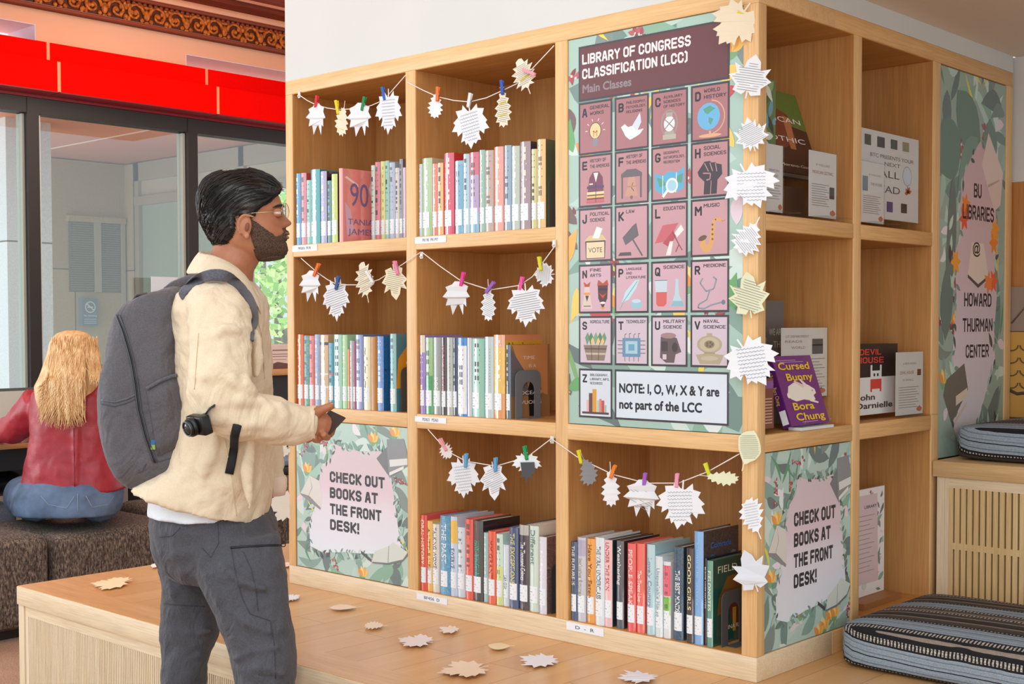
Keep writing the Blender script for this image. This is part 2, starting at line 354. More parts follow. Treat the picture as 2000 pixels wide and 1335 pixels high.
# white cards on the shelf edges
def shelf_card(px, py, px2, py2, txt, lab):
    (u0, v0), (u1, v1) = A2(px, py), A2(px2, py2)
    mm = MB().box((u0, -.0016, v1), (u1, -.0004, v0), mat('#eef3fa', .5)); text(mm, FA, txt, (u0+u1)/2, (v0+v1)/2-.004, .009, .0019, mat('#6a7078'), align='C', w=(u1-u0)*(.14 if len(txt) < 4 else .5))
    tag(mm.build('shelf_card'), lab, 'label', 'white cards on the shelf edges')
shelf_card(571.4, 480, 620, 489, 'PR9369.A  PR190', 'white label card on the edge under the top left compartment')
shelf_card(811, 463.8, 871.6, 472.5, 'PR190  PR1M7', 'white label card on the edge under the top middle compartment')
shelf_card(811, 812, 872, 827, 'PS3621  PS363', 'white label card under the row with the grey bookend')
shelf_card(814.6, 1157, 873.9, 1181, 'BF456  D', 'white label card on the base board under the red-spined row')
shelf_card(1107, 1213, 1179.5, 1243, 'D  -  R', 'white label card on the base board below the large poster, reading D - R')

# ---------------------------------------------------------------- seating platform, second tier
def plank_floor(name):
    t = NT(name); v = t.coord(); br = t.n('ShaderNodeTexBrick'); br.offset = .37; br.squash = 1
    br.inputs['Scale'].default_value = 1; br.inputs['Brick Width'].default_value = .9; br.inputs['Row Height'].default_value = .13; br.inputs['Mortar Size'].default_value = .0012
    br.inputs['Bias'].default_value = -.1; br.inputs['Color1'].default_value = lin('#e0b27c'); br.inputs['Color2'].default_value = lin('#d3a26a'); br.inputs['Mortar'].default_value = lin('#a87848')
    mp = t.n('ShaderNodeMapping'); t.l(v, mp.inputs[0]); mp.inputs['Rotation'].default_value = (0, 0, PI/2); t.l(mp.outputs[0], br.inputs['Vector'])
    f = t.noise(t.coord((30, 1.6, 30)), 1, 4, .6, .3); c = t.mix(.22, br.outputs[0], t.ramp(f, [(.3, '#b98a58'), (.7, '#fff2dd')]), 'MULTIPLY')
    return t.col(c).rough(.28).m
PLK = plank_floor('oak_planks'); EDGE_T = wood('oak_top_edge', '#e2b47e', '#d6a46c', 'X', .3)
PX0, PX1, PY0, PY1 = -2.415, 1.15, -.625, 2.2
pl = thing('seating_platform', 'low oak seating platform with slatted front, the tier the bookshelf stands on', 'platform', (PX0, PY0, 0))
MB().box((PX0+.14, PY0+.12, ZP-.03), (PX1, PY1, ZP), PLK).build('planked_top', pl)
m = MB().box((PX0, PY0, ZP-.03), (PX1, PY0+.12, ZP), EDGE_T).box((PX0, PY0+.12, ZP-.03), (PX0+.14, PY1, ZP), EDGE_T); m.build('top_border', pl)
m = MB().box((PX0, PY0-.004, ZP-.06), (PX1, PY0+.02, ZP-.0015), PALE_X); m.build('front_edge', pl, bevel=.001)
m = MB().box((PX0-.004, PY0+.02, 0), (PX0+.02, PY1, ZP-.0015), PALE_X); m.build('end_panel', pl, bevel=.001)
def slats(name, parent, x0, x1, y, z0, z1, pitch, w, back='#4a3018', mid=None, mt=None):
    """a panel with narrow upright slots, facing the room (towards -y)"""
    mt = mt or PALE_Z; b = MB().box((x0, y+.012, z0), (x1, y+.02, z1), mat(back, .8)); n = int((x1-x0)/pitch)
    for i in range(n): b.box((x0+i*pitch, y, z0), (x0+i*pitch+pitch-w, y+.014, z1), mt)
    if mid: b.box((x0, y-.0002, mid), (x1, y+.014, mid+.018), mt)
    b.build(name, parent)
m = MB().box((PX0, PY0+.002, 0), (PX0+.035, PY0+.02, ZP-.06), PALE_Z)
m.box((PX0+.035, PY0+.006, ZP-.095), (PX1, PY0+.02, ZP-.0625), PALE_X).box((PX0+.035, PY0+.006, 0), (PX0+.052, PY0+.02, ZP-.095), PALE_Z).box((PX0+.035, PY0+.006, 0), (PX1, PY0+.02, .03), PALE_X)
m.build('front_frame', pl)
slats('slatted_front', pl, PX0+.052, PX1, PY0+.006, .03, ZP-.095, .0098, .0043, '#5e4428')
MB().box((PX0+.02, PY0+.03, 0), (PX1, PY1, ZP-.03), PALE_X).build('platform_body', pl)
t2 = thing('seating_tier', 'upper oak seating step with a slatted riser, right of the bookshelf', 'platform', (.02, TY, ZP))
PX2 = 1.1
MB().box((.004, TY, T2-.045), (PX2, PY1, T2), wood('oak_step', '#e8c490', '#dab27c', 'X', .35)).build('step_top', t2, bevel=.0015)
TX0 = .014
m = MB().box((TX0, TY+.008, ZP), (TX0+.035, TY+.03, T2-.045), PALE_Z).box((TX0+.035, TY+.008, T2-.075), (PX2, TY+.03, T2-.045), PALE_X).box((TX0+.035, TY+.008, ZP), (PX2, TY+.03, ZP+.03), PALE_X); m.build('riser_frame', t2)
slats('slatted_riser', t2, TX0+.035, PX2, TY+.008, ZP+.03, T2-.075, .0185, .0050, '#2c1d12', ZP+.205, wood('oak_slats', '#e6c792', '#dab880', 'Z'))
MB().box((TX0, TY+.032, ZP), (PX2, PY1, T2-.045), PALE_X).build('step_body', t2)

# ---------------------------------------------------------------- striped cushions
def stripe_cloth():
    t = NT('striped_woven_cloth'); g = t.n('ShaderNodeTexCoord'); sp = t.n('ShaderNodeSeparateXYZ'); t.l(g.outputs['Object'], sp.inputs[0])
    a = t.n('ShaderNodeMath', operation='SUBTRACT'); t.l(sp.outputs['Z'], a.inputs[0]); t.l(sp.outputs['Y'], a.inputs[1])
    wob = t.noise(t.coord((12, 12, 12)), 1, 2); wb = t.n('ShaderNodeMath', operation='MULTIPLY_ADD'); t.l(wob, wb.inputs[0]); wb.inputs[1].default_value = .006; t.l(a.outputs[0], wb.inputs[2])
    md = t.n('ShaderNodeMath', operation='WRAP'); t.l(wb.outputs[0], md.inputs[0]); md.inputs[1].default_value = .245; md.inputs[2].default_value = 0
    nm = t.n('ShaderNodeMath', operation='DIVIDE'); t.l(md.outputs[0], nm.inputs[0]); nm.inputs[1].default_value = .245
    bands = [(20, 'c'), (6, 'k'), (5, 's'), (6, 'k'), (26, 'b'), (3, 'k'), (30, 'b'), (5, 'k'), (12, 's'), (8, 'k'), (4, 't'), (8, 'k'), (14, 't'), (4, 'k'), (10, 's'), (24, 'c'), (6, 'l'), (28, 'd'), (8, 'k'), (10, 't'), (8, 'c')]
    cols = dict(k='#15151a', b='#9fb0be', s='#d6cdc2', t='#9a8a7e', d='#3a2f2a', c='#4e463f', l='#b7aca2'); tot = sum(w for w, _ in bands); p = 0; st = []; sm = []
    for w, c in bands: st.append((p/tot, cols[c])); sm.append((p/tot, '#ffffff' if c == 's' else '#000000')); p += w
    base = t.ramp(nm.outputs[0], st, True)
    n1 = t.n('ShaderNodeTexNoise', noise_dimensions='1D'); n1.inputs['Scale'].default_value = 190; n1.inputs['Detail'].default_value = 1; t.l(wb.outputs[0], n1.inputs['W'])
    c = t.mix(.5, base, t.ramp(n1.outputs['Fac'], [(.38, '#555555'), (.52, '#ffffff')]), 'MULTIPLY')
    wv = t.n('ShaderNodeTexWave'); wv.bands_direction = 'X'; wv.inputs['Scale'].default_value = 34; wv.inputs['Distortion'].default_value = 2; wv.inputs['Detail Scale'].default_value = 3; t.l(g.outputs['Object'], wv.inputs[0])
    mu = t.n('ShaderNodeMath', operation='MULTIPLY'); t.l(t.ramp(nm.outputs[0], sm, True), mu.inputs[0]); t.l(t.ramp(wv.outputs[0], [(.45, '#000000'), (.55, '#ffffff')]), mu.inputs[1])
    c = t.mix(mu.outputs[0], c, '#17171b')
    f = t.noise(t.coord(), 300, 2, .6); c = t.mix(.4, c, t.ramp(f, [(.3, '#777777'), (.7, '#ffffff')]), 'MULTIPLY')
    return t.col(c).rough(.9).bump(f, .4, .002).m
STRIPE = stripe_cloth()
def cushion(x0, x1, y0, y1, z0, h, lab, puff=.012):
    root = thing('seat_cushion', lab, 'cushion', ((x0+x1)/2, (y0+y1)/2, z0), 'striped seat cushions')
    bm = bmesh.new(); nx, ny, nz = 24, 14, 6; cx, cy = (x0+x1)/2, (y0+y1)/2; a, b = (x1-x0)/2, (y1-y0)/2
    bmesh.ops.create_cube(bm, size=2); bmesh.ops.subdivide_edges(bm, edges=bm.edges[:], cuts=11, use_grid_fill=True)
    for v in bm.verts:
        x, y, z = v.co; ax_, ay, az = abs(x), abs(y), abs(z)
        r = .022                                             # rounded edges
        px, py, pz = x*a, y*b, z*h/2
        q = Vector((max(0, abs(px)-(a-r)), max(0, abs(py)-(b-r)), max(0, abs(pz)-(h/2-r))))
        if q.length > 1e-6:
            k = r/max(q.length, 1e-6) if sum(c > 1e-6 for c in q) > 1 else 1
            if k < 1:
                px = math.copysign(a-r+q.x*k, px) if q.x > 0 else px; py = math.copysign(b-r+q.y*k, py) if q.y > 0 else py; pz = math.copysign(h/2-r+q.z*k, pz) if q.z > 0 else pz
        if z > 0: pz += puff*(1-x*x)*(1-y*y)*z
        if az < .99: py += math.copysign(puff*.8*(1-z*z), y)*(1-x*x) if ay > .99 else 0; px += math.copysign(puff*.8*(1-z*z), x)*(1-y*y) if ax_ > .99 else 0
        v.co = (px, py, pz+h/2)
    me = bpy.data.meshes.new('cushion_cover'); bm.to_mesh(me); bm.free(); me.materials.append(STRIPE)
    for p in me.polygons: p.use_smooth = True
    link('cover', me, root, sub=1)
cushion(.062, .95, .27, .80, ZP, .112, 'striped seat cushion lying on the low platform in front of the slatted riser')
cushion(ony(1862, 880, .99)[0], .95, .99, 1.49, T2, .105, 'striped seat cushion on the upper step beside the tall library banner')

# ---------------------------------------------------------------- walls and ceiling round the bookshelf
PLASTER = NT('white_plaster'); PLASTER.col(PLASTER.ramp(PLASTER.noise(PLASTER.coord(), 3, 3), [(.3, '#d0d3d1'), (.7, '#d5d8d5')])).rough(.85); PLASTER = PLASTER.m
struct(MB().box((XA['o'], 0.001, ZA['t']), (0, YB['e'], 3.6), PLASTER).build('wall_above_shelf'), 'white plaster wall above the bookshelf')
CEILM = mat('#e3d5c6', .85)
struct(MB().box((0.0005, -.5, ZP+1.695), (3.4, 2.4, ZP+1.9), CEILM).build('ceiling_over_steps'), 'low cream ceiling over the seating steps')
BWX = wood('wall_panel_wood', '#c98d4f', '#b97c40', 'Z')
yb = YB['e']+.02
struct(MB().box((-.4, yb, ZP+1.30), (1.6, yb+.1, ZP+1.695), PLASTER).build('wall_behind_steps'), 'white wall strip past the bookshelf')
struct(MB().box((-.4, yb+.002, T2), (1.6, yb+.1, ZP+1.30), BWX).build('wall_panelling'), 'wood wall panelling past the bookshelf')

art = thing('wall_art', 'grey-brown patterned panel on the wood wall right of the tall banner', 'wall art', (.15, yb, 1.3)); MB().box((-.02, yb-.012, 1.275), (.5, yb+.0015, 1.416), mat('#9a857a', .7)).build('panel', art)
MB().tube([(.0, yb-.013, 1.3), (.05, yb-.013, 1.36), (.1, yb-.013, 1.31), (.2, yb-.013, 1.39)], .003, mat('#7d6a62', .7), 6).build('drawn_line', art)
art = thing('wall_art', 'ochre panel with a dark scalloped drawing, right of the tall banner', 'wall art', (.15, yb, 1.1)); MB().box((-.02, yb-.012, 1.0), (.5, yb+.0015, 1.272), mat('#c99a4a', .7)).build('panel', art); k_ = MB()
for i in range(4):
    for q in range(3): k_.tube([(.0+.05*q+.022*math.cos(t), yb-.013, 1.23-.04*i+.018*math.sin(t)) for t in np.linspace(PI, 2*PI, 9)], .0022, mat('#6d5230', .7), 5)
k_.tube([(-.015, yb-.013, 1.09), (.02, yb-.013, 1.075), (.09, yb-.013, 1.085), (.2, yb-.013, 1.13)], .005, mat('#4a4340', .7), 6); k_.build('scalloped_drawing', art)
# ---------------------------------------------------------------- printed posters
def leafpts(x, y, L, w, ang, curve=0, n=7):
    c, q = math.cos(ang), math.sin(ang); out = []
    for sgn in (1, -1):
        rng = range(n+1) if sgn == 1 else range(n-1, 0, -1)
        for i in rng:
            t = i/n; a = L*t; b = sgn*w/2*math.sin(PI*t**.8)+curve*math.sin(PI*t)
            out.append((x+a*c-b*q, y+a*q+b*c))
    return out
def clip(pts, x0, x1, y0, y1):
    for ax, lim, sg in ((0, x0, 1), (0, x1, -1), (1, y0, 1), (1, y1, -1)):
        out = []
        for i in range(len(pts)):
            p, q = pts[i-1], pts[i]; pi, qi = sg*(p[ax]-lim) >= 0, sg*(q[ax]-lim) >= 0
            if pi != qi:
                t = (lim-p[ax])/(q[ax]-p[ax]); out.append((p[0]+t*(q[0]-p[0]), p[1]+t*(q[1]-p[1])))
            if qi: out.append(q)
        pts = out
        if len(pts) < 3: return []
    return pts
def inside(p, poly):
    x, y = p; r = False
    for i in range(len(poly)):
        (a, b), (c, d) = poly[i-1], poly[i]
        if (b > y) != (d > y) and x < (c-a)*(y-b)/(d-b)+a: r = not r
    return r
class Print:
    """flat printed shapes laid one over another on a panel: u0..u1 x v0..v1 through frame F"""
    def __init__(s, F, u0, u1, v0, v1, o, asp=None):
        s.F, s.r, s.o, s.mb = F, (u0, u1, v0, v1), o, MB(); s.k = asp or (v1-v0)/(u1-u0)
    def P(s, a, b): u0, u1, v0, v1 = s.r; return (u0+a*(u1-u0), v0+b*(v1-v0))
    def up(s): s.o += 1.8e-6
    def poly(s, pts, col, m=None):
        pts = clip(pts, 0, 1, 0, 1)
        if len(pts) > 2: s.up(); s.mb.poly([s.P(*p) for p in pts], s.F, s.o, m or mat(col, .42))
    def leaf(s, a, b, L, w, ang, col, curve=0):
        s.poly([(a+(x-a)*s.k, y) for x, y in leafpts(a, b, L, w, ang, curve)], col)
    def ell(s, a, b, r, col, r2=None, n=12): s.poly([(a+r*s.k*math.cos(2*PI*i/n), b+(r2 or r)*math.sin(2*PI*i/n)) for i in range(n)], col)
SAGE = ['#9fbfb6', '#88a8a0', '#bad6cd', '#76928d', '#a6c8bb', '#82928f', '#cfe3db', '#8db59f', '#6d7f80']
def floral(pr, seed, n=90, big=.34, hole=None, dark=1.0):
    r = random.Random(seed)
    for i in range(n):
        a, b = r.random()*1.2-.1, r.random()*1.1-.05
        pr.leaf(a, b, big*r.uniform(.5, 1), big*r.uniform(.16, .36), r.uniform(0, 2*PI), r.choice(SAGE), r.uniform(-.06, .06)*big*3)
        if i % 4 == 0: pr.leaf(r.random(), r.random(), big*r.uniform(.25, .5), big*r.uniform(.12, .2), r.uniform(0, 2*PI), r.choice(['#e3d3de', '#e9e2ea', '#dfe9ea', '#6f7a7c']), r.uniform(-.1, .1)*big)
    for i in range(n//7):
        a, b, an = r.random(), r.random(), r.uniform(1, 2.4)
        pr.leaf(a, b, big*r.uniform(.5, .9), big*.07, an, r.choice(['#e6d85e', '#e9c85a', '#86b07a', '#5f9a76']), r.uniform(-.2, .2)*big)
    for i in range(n//9):                                     # golden blooms
        a, b = r.random(), r.random(); s = big*.16
        pr.leaf(a-.3*s*pr.k, b-s, 1.6*s, s*1.2, 1.3, '#7fae80')
        for k in range(4): pr.leaf(a, b-.4*s, 1.5*s, s*.75, .7+k*.55, ['#f2c766', '#f0ad57', '#f6d987', '#ec9a4b'][k])
    for i in range(n//6):                                     # berry sprigs
        a, b, an = r.random(), r.random(), r.uniform(0, 6)
        for k in range(5):
            a2, b2 = a+math.cos(an)*k*.022*pr.k+r.uniform(-.012, .012), b+math.sin(an)*k*.022+r.uniform(-.012, .012)
            for q in range(3): pr.leaf(a2, b2, .024, .013, r.uniform(0, 6), r.choice(['#a8525a', '#8e4850', '#b9646a']))
            pr.ell(a2, b2, .004, '#f3d9d2', n=6)
def wreath(pr, pts, seed, size=.035, n=26):
    r = random.Random(seed)
    for (a, b), (c, d) in zip(pts, pts[1:]+pts[:1]):
        m = max(2, int(math.hypot((c-a)/pr.k, d-b)*n))
        for i in range(m):
            t = (i+r.random())/m; x, y = a+(c-a)*t, b+(d-b)*t; an = math.atan2(d-b, c-a)+r.choice([.6, -.6, 2.4, -2.4])
            pr.leaf(x, y, size*r.uniform(.7, 1.3), size*.42, an, r.choice(['#a9c7bd', '#7d9892', '#c3dbd3', '#4c5a5e', '#7fa596', '#6d827e']))
def tint(name, F_axis, z0, z1, stops):
    """ink that runs from one printed tint to another over the height of the sheet"""
    t = NT(name); g = t.n('ShaderNodeTexCoord'); sp = t.n('ShaderNodeSeparateXYZ'); t.l(g.outputs['Object'], sp.inputs[0])
    mr = t.n('ShaderNodeMapRange'); mr.inputs['From Min'].default_value = z0; mr.inputs['From Max'].default_value = z1; t.l(sp.outputs['Z'], mr.inputs['Value'])
    return t.col(t.ramp(mr.outputs[0], stops)).rough(.42).m
INK = '#303139'
def check_out_poster(F, u0, u1, v0, v1, label, seed):
    g = .003; u0 += g; u1 -= g; v0 += g; v1 -= g
    root = thing('poster', label, 'poster', F((u0+u1)/2, v0, -.004), 'check-out posters')
    MB().prism([(u0, v0), (u1, v0), (u1, v1), (u0, v1)], F, -.010, -.004, mat('#b4cfc6', .42)).build('panel', root)
    pr = Print(F, u0, u1, v0, v1, -.0039); floral(pr, seed, 95, .30)
    cp = [(.36, .86), (.44, .84), (.6, .825), (.78, .84), (.85, .75), (.89, .55), (.93, .31), (.95, .22), (.8, .185), (.6, .16), (.45, .15), (.25, .12), (.13, .15), (.12, .3), (.19, .45), (.22, .6), (.24, .7), (.34, .77)]
    wreath(pr, cp, seed+1, .07, 46); pr.mb.build('flower_border', root)
    pc = Print(F, u0, u1, v0, v1, pr.o+1e-5)
    pc.poly(cp, '', tint('poster_blush_to_white', F, v0-F((u0+u1)/2, v0, 0)[2]+.02, v1-v0, [(.12, '#e2ebf6'), (.42, '#e3dde8'), (.55, '#dfccd6'), (.75, '#d8c6cd')]))
    wreath(pc, cp, seed+2, .036, 34); pc.mb.build('centre_field', root)
    pb = Print(F, u0, u1, v0, v1, pc.o+1e-5)                   # drawn books
    pb.poly([(.04, .50), (.13, .63), (.22, .60), (.25, .50), (.235, .42), (.12, .49)], '#dcd8d2'); pb.poly([(.235, .42), (.12, .487), (.04, .50), (.05, .485), (.23, .405)], '#8d8f93'); pb.poly([(.13, .63), (.155, .55), (.12, .49), (.115, .49), (.148, .55)], '#aaa8a8')
    pb.mb.build('drawn_book', root); pb.mb = MB()
    pb.poly([(.74, .79), (.83, .87), (.83, .92), (.97, .93), (1.0, .84), (1.0, .76), (.85, .68)], '#8b9094'); pb.poly([(.74, .79), (.83, .87), (.845, .7), (.84, .69)], '#767b80'); pb.poly([(.85, .79), (1, .81), (1, .77), (.855, .745)], '#dfe0de'); pb.poly([(.85, .71), (.97, .76), (.97, .74), (.85, .69)], '#e6e5e2')
    pb.mb.build('drawn_book', root); pb.mb = MB()
    pb.poly([(.70, .12), (.72, .19), (.84, .24), (.88, .27), (1.0, .22), (.96, .17), (.83, .13)], '#d5dcd6'); pb.poly([(.70, .12), (.83, .13), (.96, .17), (1, .215), (1, .2), (.955, .155), (.83, .118), (.7, .11)], '#74797c'); pb.poly([(.84, .24), (.845, .24), (.838, .13), (.83, .13)], '#9aa39e')
    pb.poly([(.6, .18), (.69, .135), (.69, .115), (.6, .16)], '#4d4f57'); pb.mb.build('drawn_book', root)
    for s, b, w in (('CHECK OUT', .602, .49), ('BOOKS AT', .496, .43), ('THE FRONT', .388, .46), ('DESK!', .283, .265)):
        tx = MB(); u, v = pc.P(.32, b); block(tx, F, s, u, v, .072*(v1-v0), pb.o+2e-5, mat(INK, .45), w=w*(u1-u0), st=1.8); tx.build('lettering', root)
check_out_poster(FA, XA['c1l'], XA['c1r'], ZA['r3b'], ZA['r3t'], 'pink flower-bordered CHECK OUT BOOKS poster at the left end of the shelf front', 3)
check_out_poster(FB, YB['c1l'], YB['c1r'], ZA['r3b'], ZA['r3t'], 'narrower flower-bordered CHECK OUT BOOKS poster on the shelf side, beside the floor cushion', 5)

# ---- classification poster
def lcc():
    u0, u1, v0, v1 = XA['c3l']+.002, XA['c3r']-.002, ZA['r2b']+.002, ZA['r1t']-.002
    root = thing('classification_poster', 'tall Library of Congress Classification poster with rows of lettered picture squares', 'poster', FA((u0+u1)/2, v0, -.004))
    MB().prism([(u0, v0), (u1, v0), (u1, v1), (u0, v1)], FA, -.010, -.004, mat('#a9c8be', .42)).build('panel', root)
    pr = Print(FA, u0, u1, v0, v1, -.0039, 1.9); floral(pr, 11, 70, .22)
    r = random.Random(4)
    for i in range(26): pr.leaf(r.choice([r.uniform(-.03, .06), r.uniform(.94, 1), r.random()]), r.random(), .09, .035, r.uniform(0, 6), r.choice(['#f0b45c', '#e9a14a', '#f3cf6b', '#e2cfdc', '#6fae72', '#c9545c', '#7a6468']), .01)
    pr.mb.build('flower_border', root)
    A = lambda x, y: A2(x, y, .004)
    xs = [(A(1131, 650)[0], A(1196, 650)[0]), (A(1201, 650)[0], A(1267, 650)[0]), (A(1272, 650)[0], A(1343, 650)[0]), (A(1349, 650)[0], A(1424, 650)[0])]
    zs = [(A(1132, a)[1], A(1132, b)[1]) for a, b in ((202, 304), (303+2, 406), (408, 512), (517, 612), (617, 711), (719, 814))]
    H0, H1 = zs[0][0]+.004, A(1132, 92)[1]
    o = pr.o+2e-5; dark = mat('#45434a', .42); fr = MB(); tx = MB(); ic = MB()
    rows = ['#ab777c', '#bb8c91', '#c79da5', '#d2afbd', '#d2c4d2', '#d8e3ee']
    def cell(x0, x1, z0, z1, c, t=.0052):
        fr.poly([(x0, z0), (x1, z0), (x1, z1), (x0, z1)], FA, o, dark); fr.poly([(x0+t, z0+t), (x1-t, z0+t), (x1-t, z1-t), (x0+t, z1-t)], FA, o+1e-5, mat(c, .42))
    cell(xs[0][0], xs[3][1], H0, H1, '#6b4044'); W_ = xs[3][1]-xs[0][0]; Hh = H1-H0
    x0 = xs[0][0]; wh = mat('#efe6e6', .45)
    block(tx, FA, 'LIBRARY OF CONGRESS', x0+.012, H0+Hh*.665, Hh*.185, o+3e-5, wh, w=W_*.735, st=1.5); tx.build('lettering', root); tx = MB()
    block(tx, FA, 'CLASSIFICATION [LCC]', x0+.012, H0+Hh*.40, Hh*.185, o+3e-5, wh, w=W_*.715, st=1.5); tx.build('lettering', root); tx = MB()
    text(tx, FA, 'Main Classes', x0+.014, H0+Hh*.15, Hh*.15, o+3e-5, mat('#8d8388', .45), w=W_*.34, bold=.04); tx.build('lettering', root); tx = MB()
    L = [('A', 'GENERAL|WORKS'), ('B', 'PHILOSOPHY,|PSYCHOLOGY,|RELIGIONS'), ('C', 'AUXILIARY|SCIENCES|OF HISTORY'), ('D', 'WORLD|HISTORY'), ('E', 'HISTORY OF|THE AMERICAS'), ('F', 'HISTORY OF|THE AMERICAS'), ('G', 'GEOGRAPHY,|ANTHROPOLOGY,|RECREATION'), ('H', 'SOCIAL|SCIENCES'),
         ('J', 'POLITICAL|SCIENCE'), ('K', 'LAW'), ('L', 'EDUCATION'), ('M', 'MUSIC'), ('N', 'FINE|ARTS'), ('P', 'LANGUAGE|AND|LITERATURE'), ('Q', 'SCIENCE'), ('R', 'MEDICINE'), ('S', 'AGRICULTURE'), ('T', 'TECHNOLOGY'), ('U', 'MILITARY|SCIENCE'), ('V', 'NAVAL|SCIENCE')]
    ik = mat(INK, .45)
    def label(tx, ch, s, x0, x1, z1, z0):
        h = z1-z0; w = x1-x0; block(tx, FA, ch, x0+.012, z1-h*.285, h*.17, o+3e-5, ik, st=1.6)
        ls = s.split('|'); hh = h*(.062 if len(ls) < 3 else .048); n = max(map(len, ls))
        for i, t in enumerate(ls): block(tx, FA, t, x0+w*.34, z1-h*.15-i*hh*1.75, hh*1.05, o+3e-5, ik, w=w*.58*len(t)/max(n, 7), st=1.25)
    for i, (ch, s) in enumerate(L):
        q, k = divmod(i, 4); (a, b), (z1, z0) = xs[k], zs[q]; cell(a, b, z0, z1, rows[q]); label(tx, ch, s, a, b, z1, z0)
        ic = MB(); icon(ch, ic, a+.006, b-.006, z0+.006, z0+(z1-z0)*.68, o+3e-5); ic.build('icon', root); tx.build('lettering', root); tx = MB()
    (z1, z0) = zs[5]; cell(xs[0][0], xs[0][1], z0, z1, rows[5]); label(tx, 'Z', 'BIBLIOGRAPHY,|LIBRARY, INFO.|RESOURCES', *xs[0], z1, z0); ic = MB(); icon('Z', ic, xs[0][0]+.006, xs[0][1]-.006, z0+.006, z0+(z1-z0)*.68, o+3e-5)
    tx.build('lettering', root); ic.build('icon', root); tx = MB()
    cell(xs[1][0], xs[3][1], z0, z1, '#dbe8f4'); w = xs[3][1]-xs[1][0]; h = z1-z0
    text(tx, FA, 'NOTE: I, O, W, X & Y are', xs[1][0]+w*.045, z0+h*.545, h*.185, o+3e-5, ik, w=w*.875, bold=.05); tx.build('lettering', root); tx = MB()
    text(tx, FA, 'not part of the LCC', xs[1][0]+w*.045, z0+h*.225, h*.185, o+3e-5, ik, w=w*.73, bold=.05)
    fr.build('picture_squares', root); tx.build('lettering', root)
